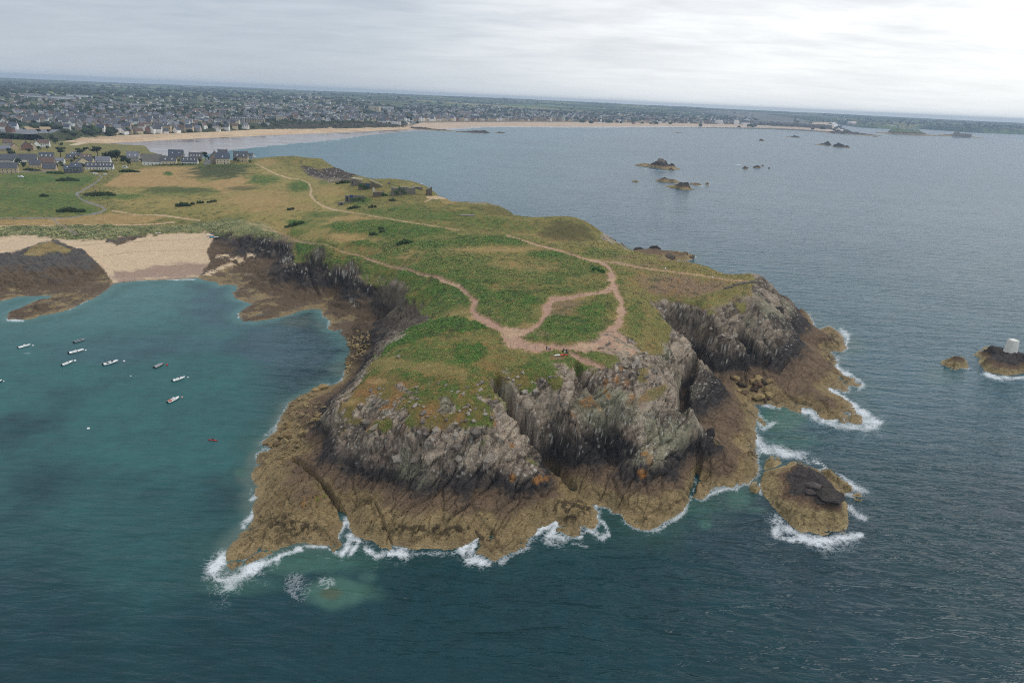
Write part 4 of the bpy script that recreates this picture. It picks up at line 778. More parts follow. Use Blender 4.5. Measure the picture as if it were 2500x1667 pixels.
rim = np.exp(-np.maximum(sdw - .6, 0) / 1.3) * sstep(-.15, .25, sB + .25 * sA + .35 * sstep(900, 1300, QX))
foam = np.maximum(foam, .58 * rim * np.where(QX > 560, 1, .5))
lace = np.zeros(nW); d = np.hypot((QX - 735) / 44, (QY - 1435) / 42)
foam = np.maximum(foam, .44 * sstep(1.4, .7, d + sA * 1.2) * np.clip(1.1 - .6 * sstep(700, 790, QX), 0, 1)); foam = np.maximum(foam, .5 * sblobs(zb('A', (800, 1370, 60, 40, 1), (830, 1500, 0.1, .1, 0), (430, 1380, 30, 26, .6), (1300, 1470, 20, 14, .6))))
foam = np.maximum(foam, .0 * sblobs(((2270, 1340, 150, 40, 1), (2130, 1190, 180, 36, .8), (2340, 1380, 40, 18, 1.3), (2260, 1450, 90, 24, .9), (2070, 1070, 60, 24, .9)), .9, 2.0))

keepv = (_hs < .8)
ixw = (np.arange(len(WY) - 1)[:, None] * len(WS) + np.arange(len(WS) - 1)[None, :]).ravel()
FW = np.stack([ixw, ixw + 1, ixw + len(WS) + 1, ixw + len(WS)], 1)
FWk = keepv[FW].any(1) & ~((SY[FW].max(1) < 1300) & (SD_ins := np.zeros(len(FW), bool)))
vw, fw_, uw = subset(SP, FW, FWk)
M_SEA = bpy.data.materials.new('sea_water'); M_SEA.use_nodes = True; n = NT(M_SEA.node_tree)
o_ = n.n('ShaderNodeOutputMaterial'); b = n.n('ShaderNodeBsdfPrincipled'); fo = n.n('ShaderNodeBsdfPrincipled')
fo.inputs['Base Color'].default_value = (.80, .83, .84, 1); fo.inputs['Roughness'].default_value = .8; fo.inputs['Specular IOR Level'].default_value = .2
a = n.n('ShaderNodeAttribute', attribute_name='col'); fa = n.n('ShaderNodeAttribute', attribute_name='foam'); ca = n.n('ShaderNodeAttribute', attribute_name='calm')
n.l(n.math('ADD', .17, n.math('MULTIPLY', ca.outputs['Fac'], .30)), b.inputs['Roughness'])
n.l(a.outputs['Color'], b.inputs['Base Color']); b.inputs['IOR'].default_value = 1.333; b.inputs['Specular IOR Level'].default_value = .36
g = n.n('ShaderNodeNewGeometry').outputs['Position']
CR = math.radians(-36)
w1 = n.noise(n.mapping(g, rot=(0, 0, -CR), sc=(.24, 1.0, 1)), .17, 3, .5, .5)
w2 = n.noise(n.mapping(g, rot=(0, 0, -CR + .25), sc=(.30, 1.0, 1)), .46, 3, .5, .4)
w3 = n.noise(n.mapping(g, rot=(0, 0, .08), sc=(.5, 1.0, 1)), 1.2, 2, .5, .2)
big = n.noise(g, .012, 3, .6)
rough = n.math('MULTIPLY', n.math('SUBTRACT', 1.0, n.math('MULTIPLY', ca.outputs['Fac'], .72)), n.mapr(big.outputs[0], .3, .7, .65, 1.25))
h = n.math('ADD', n.math('MULTIPLY', w1.outputs[0], 1.5), n.math('ADD', n.math('MULTIPLY', w2.outputs[0], .58), n.math('MULTIPLY', w3.outputs[0], .09)))
h = n.math('MULTIPLY', h, rough)
bp = n.n('ShaderNodeBump'); bp.inputs['Strength'].default_value = 1.0; bp.inputs['Distance'].default_value = 1.25; n.l(h, bp.inputs['Height'])
n.l(bp.outputs[0], b.inputs['Normal'])
def ridge_n(v): return n.math('SUBTRACT', 1.0, n.math('MULTIPLY', n.math('ABSOLUTE', n.math('SUBTRACT', v, .5)), 4.2), clamp=True)
f1_ = n.noise(g, .34, 3, .55, 1.6); f2_ = n.noise(n.mapping(g, loc=(13, 7, 0)), 1.0, 3, .6, 1.2); fz_ = n.noise(g, 2.4, 4, .65, .6)
pt = n.math('ADD', n.math('MULTIPLY', ridge_n(f1_.outputs[0]), .48), n.math('ADD', n.math('MULTIPLY', ridge_n(f2_.outputs[0]), .36), n.math('MULTIPLY', fz_.outputs[0], .32)))
tot = n.math('ADD', n.math('MULTIPLY', fa.outputs['Fac'], 1.10), n.math('MULTIPLY', n.math('SUBTRACT', pt, .78), 1.05))
fm_ = n.math('MULTIPLY', n.mapr(tot, .38, 1.22, 0, .95), n.mapr(fa.outputs['Fac'], .04, .25, 0, 1))
fb = n.n('ShaderNodeBump'); fb.inputs['Strength'].default_value = .7; fb.inputs['Distance'].default_value = .5; n.l(fz_.outputs[0], fb.inputs['Height']); n.l(fb.outputs[0], fo.inputs['Normal'])
ms = n.n('ShaderNodeMixShader'); n.l(fm_, ms.inputs[0]); n.l(b.outputs[0], ms.inputs[1]); n.l(fo.outputs[0], ms.inputs[2]); n.l(ms.outputs[0], o_.inputs[0])
calm = np.clip(np.maximum(leftbay * .9, sstep(250, 1800, SDIST) * .35), 0, 1)
me = mesh_np('sea', vw, fw_, True, dict(foam=foam[uw], calm=calm[uw]), dict(col=wc[uw].astype(np.float32)))
tag(link('sea', me, M_SEA), kind='structure')
# ------------------------------------------------------------------ the mainland across the bay
FC = [(-900, 470), (-200, 425), (300, 408), (500, 378), (568, 367), (600, 364), (641, 358), (710, 351), (775, 346), (833, 339), (875, 333.5), (929, 328), (985, 322.6), (1011, 320), (1065, 319), (1115, 317), (1137, 315.5), (1180, 312), (1240, 311), (1337, 311.5), (1474, 312), (1611, 311.5), (1700, 312), (1746, 313), (1872, 315.5), (1960, 319.5), (1994, 321.5), (2050, 326), (2085, 329), (2064, 318), (2045, 309), (2033, 305), (2000, 301.5), (1956, 298), (1930, 296.2), (1936, 295.2), (1956, 296.2), (2000, 299), (2033, 301.8), (2092, 310.5), (2140, 314), (2188, 315.5), (2192, 312), (2261, 316), (2373, 323.5), (2457, 327), (2500, 328.5), (2800, 342)]
FCW = np.array([tuple(at(x, y)[:2]) for x, y in FC] + [(16000, 8000), (16000, 40000), (-30000, 40000), (-30000, 600)])
_fy = [1010.0]
while _fy[-1] < 16200: _fy.append(_fy[-1] + max(3.0, _fy[-1] ** 1.6 * .0000285))
FY = np.array(_fy); FS = np.linspace(-.95, .93, 861)
AX = (FS[None, :] * FY[:, None]).ravel(); AY = np.repeat(FY, len(FS)); nF = len(AX)
insf = inpoly(AX, AY, FCW); fd, _ = dline(AX, AY, FCW[:-4], maxd=2600.0); fd = np.minimum(fd, 2600)
FPX0, FPY0 = pix(np.stack([AX, AY, np.zeros(nF)], 1))
R_ = np.hypot(AX, AY)
fA = fbm(AX, AY, 60, 4, ox=2) - .5; fB = fbm(AX, AY, 400, 4, ox=12) - .5; fC_ = fbm(AX, AY, 1500, 3, ox=22) - .5; fD = fbm(AX, AY, 160, 4, ox=32) - .5
sill = sstep(985, 1010, FPX0) * sstep(2100, 1990, FPX0)            # the long low sea front
wetw = np.interp(FPX0, [-500, 300, 640, 875, 985, 1200, 1900], [250, 250, 190, 90, 60, 40, 60])   # breadth of the wet sand
sandw = np.interp(FPX0, [-500, 165, 300, 640, 875, 985, 1050, 1300, 1720, 1990, 2100], [60, 70, 100, 110, 60, 40, 330, 420, 260, 200, 30])
zf = np.minimum(fd / np.maximum(wetw, 1), 1) * .8
zf = zf + 3.4 * sstep(0, 1, (fd - wetw) / np.maximum(sandw, 1))
bank = fd - wetw - sandw
zf = zf + sstep(0, 26, bank + fA * 30) * np.where(sill > .5, 4.0, 13 + 10 * fD) 
zf = zf + 24 * sstep(100, 2500, bank) * (1 - .5 * sill) + fB * 22 * sstep(150, 1500, bank) + fC_ * 30 * sstep(1500, 5000, R_ - 1000)
hill = np.interp(FPX0, [-300, 0, 350, 700, 950, 1240, 1500, 1750, 2000, 2200, 2500, 2800], [54, 56, 66, 76, 84, 96, 92, 88, 80, 74, 66, 60])
tz = sstep(4200, 11500, R_); zf = zf * (1 - tz) + (hill + fC_ * 22 + fB * 10) * tz
zf = np.where(insf, zf, -np.minimum(fd * .02 + .05, 3))
fp = np.stack([AX, AY, zf], 1); FX1, FY1 = pix(fp)
ixf = (np.arange(len(FY) - 1)[:, None] * len(FS) + np.arange(len(FS) - 1)[None, :]).ravel()
FF = np.stack([ixf, ixf + 1, ixf + len(FS) + 1, ixf + len(FS)], 1)
isand = insf & (bank < 0) & (FPX0 < 2090) & ~((FPX0 > 1780) & (FPY0 < 306.5)); iwet = isand & (fd < wetw)
cfar = np.tile(lin(66, 80, 58), (nF, 1)).astype(float)
cfar = mixw(cfar, lin(96, 104, 70), sstep(.02, .12, fD)); cfar = mixw(cfar, lin(48, 62, 48), sstep(.03, .12, fA * .5 + fB))
cell, cr1, cr2, _o = worley(np.stack([AX / 420 + AY / 900, AY / 620, np.zeros(nF)], 1))
field = sstep(3800, 6500, R_ + fB * 3000) * (cr1 > .55)
cfar = mixw(cfar, lin(150, 142, 96), field * (cr2 > .5) * .8); cfar = mixw(cfar, lin(104, 124, 74), field * (cr2 <= .5) * .7)
cfar = mixw(cfar, lin(46, 60, 50), sstep(5200, 8000, R_) * sstep(-.03, .06, fB + fD * .5) * .9)
cfar = mixw(cfar, lin(120, 116, 112), sill * sstep(0, 10, bank) * sstep(900, 500, bank) * .8)
cliffm = sstep(-5, 12, bank) * sstep(60, 30, bank) * (1 - sill)
cfar = mixw(cfar, lin(72, 76, 48), cliffm); cfar = mixw(cfar, lin(70, 62, 54), cliffm * sstep(850, 640, np.abs(FPX0 - 1000) * 2.2) * .8)
cs = np.tile(lin(214, 186, 150), (nF, 1)).astype(float); cs = mixw(cs, lin(200, 172, 138), sstep(-.05, .08, fA)); cs = mixw(cs, lin(196, 176, 160), sill * .5)
cwet = np.tile(lin(150, 134, 124), (nF, 1)).astype(float)
cfar = np.where(isand[:, None], cs, cfar); cfar = np.where(iwet[:, None], cwet, cfar)
# painted ground: car park and bare patch left of the bay
for poly, cc in ((zm('O', (0, 600), (220, 600), (540, 600), (480, 635), (250, 650), (120, 640), (0, 625)), (132, 132, 136)), (zm('O', (210, 580), (480, 585), (490, 605), (220, 605)), (186, 160, 120)), (zm('O', (0, 985), (1, 985), (1, 984)), (0, 0, 0)),
                 (zm('O', (200, 262), (420, 268), (640, 285), (620, 300), (330, 292), (200, 275)), (150, 150, 92))):
    if len(poly) > 3: cfar = np.where(inpoly(FX1, FY1, poly)[:, None], lin(*cc).astype(float), cfar)
M_FAR = land_material('mainland_ground', .12)
M_WET = bpy.data.materials.new('wet_sand'); M_WET.use_nodes = True; n = NT(M_WET.node_tree)
o_ = n.n('ShaderNodeOutputMaterial'); b = n.n('ShaderNodeBsdfPrincipled'); n.l(b.outputs[0], o_.inputs[0])
n.l(n.n('ShaderNodeAttribute', attribute_name='col').outputs['Color'], b.inputs['Base Color']); g = n.n('ShaderNodeNewGeometry').outputs['Position']
n.l(n.mapr(n.noise(g, .02, 4, .6).outputs[0], .35, .65, .06, .32), b.inputs['Roughness'])
fkeep = (zf[FF].max(1) > -.6) & (FX1[FF].max(1) > -300) & (FX1[FF].min(1) < 2800)
_nearcover = np.zeros(nF, bool)
mN = (AY < 1330) & (AX / AY > SS[0])
_nearcover[mN] = inpoly(AX[mN], AY[mN], COAST)
fkeep &= ~_nearcover[FF].all(1)
fcl = np.zeros(len(FF), int); fcl[isand[FF].mean(1) > .5] = 1; fcl[iwet[FF].mean(1) > .5] = 2
for k_, nm in enumerate(('mainland', 'beach', 'wet_sand')):
    v, f, u = subset(fp, FF, fkeep & (fcl == k_))
    tag(link(nm, mesh_np(nm, v, f, True, dict(veg=np.full(len(v), .5), wet=np.zeros(len(v))), dict(col=np.clip(cfar[u], .003, .9).astype(np.float32))), M_WET if k_ == 2 else M_FAR), kind='structure')
FZG = zf.reshape(len(FY), len(FS))
def gfar(x, y):
    x = np.asarray(x, float); y = np.asarray(y, float)
    i = np.clip(np.interp(y, FY, np.arange(len(FY))), 0, len(FY) - 1.001); j = np.clip((x / np.maximum(y, 1) - FS[0]) / (FS[1] - FS[0]), 0, len(FS) - 1.001)
    a = i.astype(int); b_ = j.astype(int); u = i - a; v = j - b_
    return FZG[a, b_] * (1 - u) * (1 - v) + FZG[a + 1, b_] * u * (1 - v) + FZG[a, b_ + 1] * (1 - u) * v + FZG[a + 1, b_ + 1] * u * v
def hitfar(px, py):
    d = _fw + _rt * (px - 1250) / FPX + _up * (833.5 - py) / FPX
    t = np.geomspace(600, 17000, 4600); P = d[None] * t[:, None]; P[:, 2] += CZ
    ok = (P[:, 1] > FY[0]) & (P[:, 1] < FY[-1]); h = np.where(ok, gfar(P[:, 0], P[:, 1]), -50) - P[:, 2]
    nr = (P[:, 1] < YS[-1]) & (P[:, 0] / np.maximum(P[:, 1], 1) > SS[0])
    if nr.any(): h[nr] = np.maximum(h[nr], ground(P[nr, 0], P[nr, 1]) - P[nr, 2])
    i = np.argmax(h > -.02)
    if not (h > -.02).any(): return None
    p = P[i].copy(); p[2] = gz_any(p[0], p[1]); return p
def gz_any(x, y):
    z = float(gfar(x, y)) if y > FY[0] else -50
    if y < YS[-1] and x / max(y, 1) > SS[0]: z = max(z, float(ground(x, y)))
    return z

# ------------------------------------------------------------------ haze over everything
bpy.ops.mesh.primitive_cube_add(size=1); hzb = bpy.context.object; hzb.name = 'haze'; hzb.data.name = 'haze'
hzb.scale = (32400, 17200, 156); hzb.location = (0, 8150, 72); tag(hzb, kind='stuff')
M_HZ = bpy.data.materials.new('haze'); M_HZ.use_nodes = True; n = NT(M_HZ.node_tree)
o_ = n.n('ShaderNodeOutputMaterial'); pv = n.n('ShaderNodeVolumePrincipled'); pv.inputs['Color'].default_value = (.62, .80, 1.0, 1)
pv.inputs['Density'].default_value = .00008; pv.inputs['Anisotropy'].default_value = .1; n.l(pv.outputs[0], o_.inputs['Volume']); hzb.data.materials.append(M_HZ)
# ------------------------------------------------------------------ rocks standing in the sea
def rock_tint(V, n3, t0, up0, tone):
    x, y = V[:, 0], V[:, 1]; zc_ = V[:, 2] + (fbm(x, y, 6, 3, ox=71) - .5) * 2.4
    a1 = fbm(x, y, .9, 3, ox=14); a2 = fbm(x, y, 5, 3, ox=24)
    c = mixc(C(166, 146, 104), C(134, 116, 82), a2 * 1.4 - .2)
    c = mixc(c, C(96, 82, 56), .7 * sstep(.74, .86, a1 + .25 * a2))
    c = mixc(c, mixc(C(124, 100, 78), C(98, 80, 63), a2), sstep(t0 - 1, t0, zc_))
    c = mixc(c, mixc(C(84, 76, 71), C(58, 53, 51), a1), sstep(t0 + .4, t0 + 1.4, zc_))
    return mixc(c, mixc(C(150, 138, 124), C(112, 102, 94), np.clip(a1 * 1.4 - .2 + tone, 0, 1)), sstep(up0 - 1, up0 + 1.5, zc_ + tone * 2))
def rough_up(V, N_, s=1.0, k=1.0):
    Q = (V + (np.stack([vn3(V / 3.1 + 3), vn3(V / 3.1 + 19), vn3(V / 3.1 + 41)], 1) - .5) * 1.3) @ _B
    d = np.zeros(len(V)); t = np.zeros(len(V))
    for size, amp, crack, seed in ((7.5 * s, .8, .6, 3.3), (3.4 * s, .5, .45, 11.7), (1.4 * s, .25, .25, 23.1)):
        g, r1, r2, off = worley(Q / size + seed)
        d += (r1 - .5) * amp + (off[:, 0] * (r1 - .5) + off[:, 1] * (r2 - .5)) * 1.4 * amp - crack * (1 - sstep(.01, .09, g)); t += (r2 - .5) * .4
    return V + N_ * (d * s * k)[:, None], t
def islet(name, label, outline, peaks, res=.5, t0=3.4, up0=7.5, parent=None, group=None, rough=1.0):
    O = np.array([tuple(at(*p)[:2]) for p in outline]); Pk = np.array([tuple(at(p[0], p[1], p[2])) for p in peaks])
    od = densify(O, max(2.0, res * 4)); CPs = np.vstack([Pk, np.hstack([od, np.zeros((len(od), 1))])])
    A = np.sqrt(((CPs[:, None, :2] - CPs[None, :, :2]) ** 2).sum(-1) + .6)
    w = np.linalg.solve(-A + np.eye(len(CPs)) * .05, CPs[:, 2])
    x0, y0 = O.min(0) - 3; x1, y1 = O.max(0) + 3
    nx, ny = int((x1 - x0) / res) + 2, int((y1 - y0) / res) + 2
    X, Y = np.meshgrid(np.linspace(x0, x1, nx), np.linspace(y0, y1, ny)); X = X.ravel(); Y = Y.ravel()
    z = np.zeros(len(X))
    for s in range(0, len(X), 20000):
        z[s:s + 20000] = -np.sqrt((X[s:s + 20000, None] - CPs[:, 0]) ** 2 + (Y[s:s + 20000, None] - CPs[:, 1]) ** 2 + .6) @ w
    d, _ = dline(X, Y, O, True); ins = inpoly(X, Y, O)
    z = np.where(ins, np.maximum(z, .2), -.7 * d)
    V = np.stack([X, Y, z], 1); G = V.reshape(ny, nx, 3); nn = np.cross(np.gradient(G, axis=1), np.gradient(G, axis=0)).reshape(-1, 3); nn /= np.linalg.norm(nn, axis=1, keepdims=True) + 1e-9
    k = rough * np.minimum(1, np.where(ins, d, 0) / 2 + .25)
    V2, t = rough_up(V, nn, max(1.0, res * 1.6)); V = V + (V2 - V) * k[:, None]
    i = (np.arange(ny - 1)[:, None] * nx + np.arange(nx - 1)[None]).ravel(); F = np.stack([i, i + 1, i + nx + 1, i + nx], 1)
    v, f, u = subset(V, F, V[F, 2].max(1) > -.8)
    c0 = v.mean(0) * [1, 1, 0]
    me = mesh_np(name, v - c0, f, True, dict(veg=np.zeros(len(v)), wet=sstep(1.2, .1, v[:, 2])), dict(col=np.clip(rock_tint(v, None, t0, up0, t[u]), .004, .9).astype(np.float32)))
    o = link(name, me, M_LAND, parent); o.location = c0
    if parent is None: tag(o, label, 'rock', group)
    return o
def ridge(name, label, k, a, b, depth, prof, t0=2.0, up0=30, group='rocks in the bay', tint=None, cat='rock'):
    (xa, ya), (xb, yb) = zm(k, a, b); A = at(xa, ya)[:2]; B = at(xb, yb)[:2]; L = np.hypot(*(B - A)); ex = (B - A) / L; ey = np.array([-ex[1], ex[0]])
    if ey[1] < 0: ey = -ey
    nx = int(np.clip(L / 1.0, 24, 150)); ny = int(np.clip(depth / 1.0, 14, 50))
    T, U = np.meshgrid(np.linspace(-.03, 1.03, nx), np.linspace(-.06, 1.06, ny)); T = T.ravel(); U = U.ravel()
    pr = np.array(prof); h = np.interp(T, pr[:, 0], pr[:, 1]) * (.74 if k == 'Q' else 1)
    wx = A[0] + ex[0] * T * L + ey[0] * U * depth; wy = A[1] + ex[1] * T * L + ey[1] * U * depth
    sc = max(depth, 6)
    v_ = (U - .5) * 2 + (fbm(wx, wy, sc * .35, 3, ox=3) - .5) * 1.1
    z = h * np.clip(1 - np.abs(v_) ** 2.2, -.2, 1) + (fbm(wx, wy, sc * .22, 4, ox=6) - .5) * np.maximum(h, .5) * 1.0
    edge = np.minimum(np.minimum(T + .03, 1.03 - T) * L, np.minimum(U + .06, 1.06 - U) * depth)
    z = np.where(edge < .02 * L, np.minimum(z, -.3), z)
    z = np.where(edge < depth * .05, -.6, z)
    V = np.stack([wx, wy, z], 1); i = (np.arange(ny - 1)[:, None] * nx + np.arange(nx - 1)[None]).ravel(); F = np.stack([i, i + 1, i + nx + 1, i + nx], 1)
    v, f, u = subset(V, F, V[F, 2].max(1) > -.5); c0 = v.mean(0) * [1, 1, 0]
    tt = fbm(v[:, 0], v[:, 1], sc * .2, 2, ox=9) - .5
    col_ = rock_tint(v, None, t0, up0, tt)
    if tint is not None: col_ = mixc(col_, C(*tint), sstep(t0 + 4, t0 + 8, v[:, 2]))
    o = link(name, mesh_np(name, v - c0, f, False, dict(veg=np.zeros(len(v)), wet=np.zeros(len(v))), dict(col=np.clip(col_, .004, .9).astype(np.float32))), M_LAND); o.location = c0
    return tag(o, label, cat, group)
islet('sea_rock', 'big tan and black islet ringed by foam beside the front of the headland', zm('C', (445, 520), (470, 450), (500, 410), (620, 380), (740, 345), (770, 310), (870, 298), (950, 338), (1100, 400), (1180, 480), (1290, 540), (1385, 600), (1400, 640), (1390, 720), (1430, 800), (1440, 900), (1445, 1000), (1400, 1120), (1350, 1090), (1250, 1090), (1200, 1130), (1110, 1140), (1010, 1100), (900, 1110), (830, 1060), (760, 1000), (650, 890), (560, 790), (490, 700), (450, 600)),
      zm('C', (1250, 700, 5.8), (1150, 670, 6), (1310, 730, 5.4), (1320, 770, 5.0), (1110, 815, 4.8), (1330, 800, 4.2), (1220, 800, 4.4), (1100, 700, 5.6), (870, 330, 4.5), (980, 375, 5.3), (1120, 450, 5.8), (1250, 560, 6), (1060, 570, 6.3), (950, 610, 5.6), (930, 680, 5), (1000, 760, 4.4), (700, 500, 4), (600, 600, 3.3), (800, 700, 4.0), (900, 850, 3.2), (1200, 900, 2.8), (1350, 950, 2.2), (1050, 1020, 1.6), (720, 850, 2), (850, 1000, 1.4)), .34, 3.9, 12, rough=.7)
islet('sea_rock', 'small tan rock in the channel left of the big islet', zm('C', (320, 590), (350, 530), (410, 530), (440, 620), (400, 670), (330, 645)), zm('C', (380, 570, 2.2), (390, 620, 1.6)), .4)
islet('sea_rock', 'low weedy rock touching the back left corner of the big islet', zm('C', (478, 400), (500, 290), (570, 240), (640, 250), (690, 330), (600, 375)), zm('C', (580, 260, 2.6), (560, 320, 2.2), (620, 330, 2.0)), .4)
islet('sea_rock', 'low tan ledge along the seaward side of the big islet', zm('C', (1130, 400), (1200, 385), (1270, 430), (1470, 580), (1480, 640), (1410, 655), (1300, 560), (1150, 445)), zm('C', (1200, 400, 2.2), (1300, 470, 2), (1430, 590, 1.8)), .4)
islet('sea_rock', 'rounded dark boulder in the surf off the right end of the big islet', zm('C', (1478, 690), (1530, 655), (1570, 670), (1605, 730), (1590, 755), (1510, 745)), zm('C', (1540, 680, 2.4), (1570, 720, 1.6)), .35)
islet('sea_rock', 'brown rock at the right edge that carries the white beacon', zm('M', (1010, 690), (1130, 600), (1300, 490), (1480, 440), (1560, 455), (1700, 540), (1860, 550), (2030, 630), (2200, 640), (2500, 680), (2800, 800), (2800, 1050), (2400, 1130), (2200, 1180), (1900, 1225), (1600, 1180), (1300, 1120), (1180, 950), (1120, 860), (1190, 800)),
      zm('M', (1480, 470, 7.2), (1380, 500, 6), (1700, 575, 6.4), (1860, 585, 6.6), (1960, 640, 6.5), (1600, 800, 4.5), (1900, 760, 5.6), (2150, 700, 6.4), (2400, 720, 6.5), (2000, 950, 3.5), (1500, 1000, 2.5), (2200, 1000, 3), (1300, 800, 3.5), (2500, 950, 4)), .5, 2.6, 11, rough=.8)
islet('sea_rock', 'low serrated tan rock just left of the beacon rock', zm('M', (160, 920), (200, 830), (330, 810), (480, 735), (640, 740), (760, 755), (830, 830), (880, 890), (900, 1050), (700, 1030), (520, 1085), (400, 1050), (250, 960)), zm('M', (640, 765, 4), (480, 775, 3.6), (740, 790, 3.3), (300, 860, 2.4), (600, 920, 2)), .45)
ridge('sea_rock', 'pyramid shaped dark islet highest of the rocks out in the bay', 'Q', (1262, 742), (1560, 784), 46, [(0, 2), (.12, 6), (.3, 5), (.45, 10), (.56, 21), (.66, 20), (.74, 12), (.83, 12), (.88, 3), (1, 1)], 5, 12)
ridge('sea_rock', 'little rock off the right foot of the pyramid shaped islet', 'Q', (1566, 786), (1606, 790), 12, [(0, 3), (.5, 6), (1, 3)])
ridge('sea_rock', 'jagged brown ridge in the middle of the bay, upper of two', 'Q', (1445, 884), (1640, 905), 24, [(0, 1), (.2, 5), (.35, 8), (.6, 5), (.75, 6), (1, 1)], 4)
ridge('sea_rock', 'square backed brown rock below the jagged ridge in the bay', 'Q', (1530, 932), (1705, 964), 26, [(0, 1), (.3, 5), (.5, 8), (.68, 14), (.78, 13), (.84, 3), (1, 1)], 4)
ridge('sea_rock', 'thin low reef left of the jagged ridge in the bay', 'Q', (1248, 890), (1314, 894), 10, [(0, 1), (.5, 3), (1, 1)])
ridge('sea_rock', 'low rock awash in surf right of the jagged ridge', 'Q', (1782, 918), (1872, 922), 14, [(0, 2), (.5, 4), (1, 2)])
ridge('sea_rock', 'knob of rock just beyond the surf washed reef', 'Q', (1898, 916), (1934, 919), 10, [(0, 2), (.5, 4), (1, 2)])
ridge('sea_rock', 'dark lump of rock alone right of the pyramid islet', 'Q', (2230, 773), (2286, 777), 14, [(0, 3), (.5, 6), (1, 3)])
ridge('sea_rock', 'flat dark rock in the pair right of the lone lump', 'R', (15, 750), (70, 752), 14, [(0, 2), (.5, 5), (1, 2)])
ridge('sea_rock', 'tiny rock behind the flat dark rock in the open bay', 'R', (62, 732), (86, 734), 8, [(0, 1), (.5, 3), (1, 1)])
ridge('sea_rock', 'tiny rock right of the flat dark rock in the open bay', 'R', (128, 756), (146, 757), 8, [(0, 1), (.5, 3), (1, 1)])
ridge('sea_rock', 'long low reef with a knob, left half of the twin reef off the walled city', 'R', (536, 548), (682, 556), 40, [(0, 1), (.4, 3), (.75, 12), (.9, 9), (1, 2)])
ridge('sea_rock', 'humped right half of the twin reef off the walled city', 'R', (684, 566), (832, 576), 40, [(0, 4), (.25, 14), (.5, 12), (.7, 5), (.85, 6), (1, 1)])
ridge('sea_rock', 'thin reef before the beach of the walled city', 'R', (270, 478), (384, 486), 40, [(0, 1), (.4, 2), (.65, 9), (1, 2)])
ridge('sea_rock', 'small pointed rock left of the twin reef', 'R', (55, 514), (102, 516), 20, [(0, 1), (.4, 7), (1, 1)])
ridge('sea_rock', 'thin streak of rock in the bay before the long beach', 'Q', (1632, 453), (1702, 455), 14, [(0, 1), (.3, 3), (1, 1)])
ridge('sea_rock', 'speck of rock left of the island in the estuary', 'R', (1040, 478), (1085, 480), 20, [(0, 1), (.5, 4), (1, 1)])
ridge('island', 'flat topped grassy island off the walled city', 'R', (1060, 448), (1605, 478), 260, [(0, 2), (.2, 5), (.26, 26), (.36, 34), (.6, 34), (.72, 28), (.82, 12), (.9, 5), (1, 2)], 10, 60, None, (96, 110, 72), 'island')
ridge('island', 'small fort island farthest right before the estuary shore', 'R', (1650, 474), (2010, 490), 180, [(0, 2), (.2, 6), (.35, 12), (.6, 12), (.75, 7), (1, 2)], 8, 40, None, None, 'island')
ridge('sea_rock', 'dark rock spit below the ramparts of the walled city', 'R', (560, 440), (1012, 472), 160, [(0, 3), (.2, 12), (.4, 16), (.6, 13), (.8, 7), (1, 2)], 4, 60, None)
ridge('sea_rock', 'rock ledge running from the small promontory across the beach', 'P', (1455, 492), (1800, 514), 60, [(0, 6), (.3, 5), (.6, 3), (.8, 3), (1, 1)], 2, 40, None)
ridge('sea_rock', 'low black reef in the water before the long beach', 'P', (1880, 522), (2180, 533), 50, [(0, 1), (.3, 3), (.6, 6), (.85, 7), (1, 1)], 1, 40, None)
ridge('sea_rock', 'short outer reef beyond the low black reef', 'P', (2212, 527), (2296, 532), 30, [(0, 1), (.5, 4), (1, 1)], 1, 40, None)

ISLET = bpy.data.objects['sea_rock']
# ------------------------------------------------------------------ loose boulders and outcrops
rnd = random.Random(5)
def hull_mesh(name, seed, flat, cols_, npts=15):
    r = random.Random(seed); bm = bmesh.new()
    for _ in range(npts):
        v = Vector((r.gauss(0, 1), r.gauss(0, 1), r.gauss(0, 1))).normalized() * r.uniform(.8, 1.05)
        bm.verts.new((v.x * r.uniform(.9, 1.1), v.y * .78, v.z * flat))
    res = bmesh.ops.convex_hull(bm, input=bm.verts)
    bmesh.ops.delete(bm, geom=[g for g in res['geom_interior'] if isinstance(g, bmesh.types.BMVert)], context='VERTS')
    me = bpy.data.meshes.new(name); bm.to_mesh(me); bm.free()
    me.attributes.new('veg', 'FLOAT', 'POINT'); me.attributes.new('wet', 'FLOAT', 'POINT'); a = me.attributes.new('col', 'FLOAT_COLOR', 'POINT')
    for i in range(len(me.vertices)):
        c = lin(*cols_) * r.uniform(.85, 1.12); a.data[i].color = (*[float(x) for x in c], 1)
    me.materials.append(M_LAND); return me
BTAN = [hull_mesh('boulder', i, .62, c) for i, c in enumerate(((158, 136, 94), (146, 124, 86), (132, 112, 80), (168, 148, 106), (120, 102, 74), (150, 130, 96)))]
BBRN = [hull_mesh('boulder', 20 + i, .62, c) for i, c in enumerate(((110, 90, 70), (96, 80, 64), (124, 100, 78), (88, 74, 60)))]
BGRY = [hull_mesh('outcrop', 40 + i, .5, c, 18) for i, c in enumerate(((150, 140, 126), (134, 124, 111), (164, 153, 138), (122, 112, 102), (144, 132, 114)))]
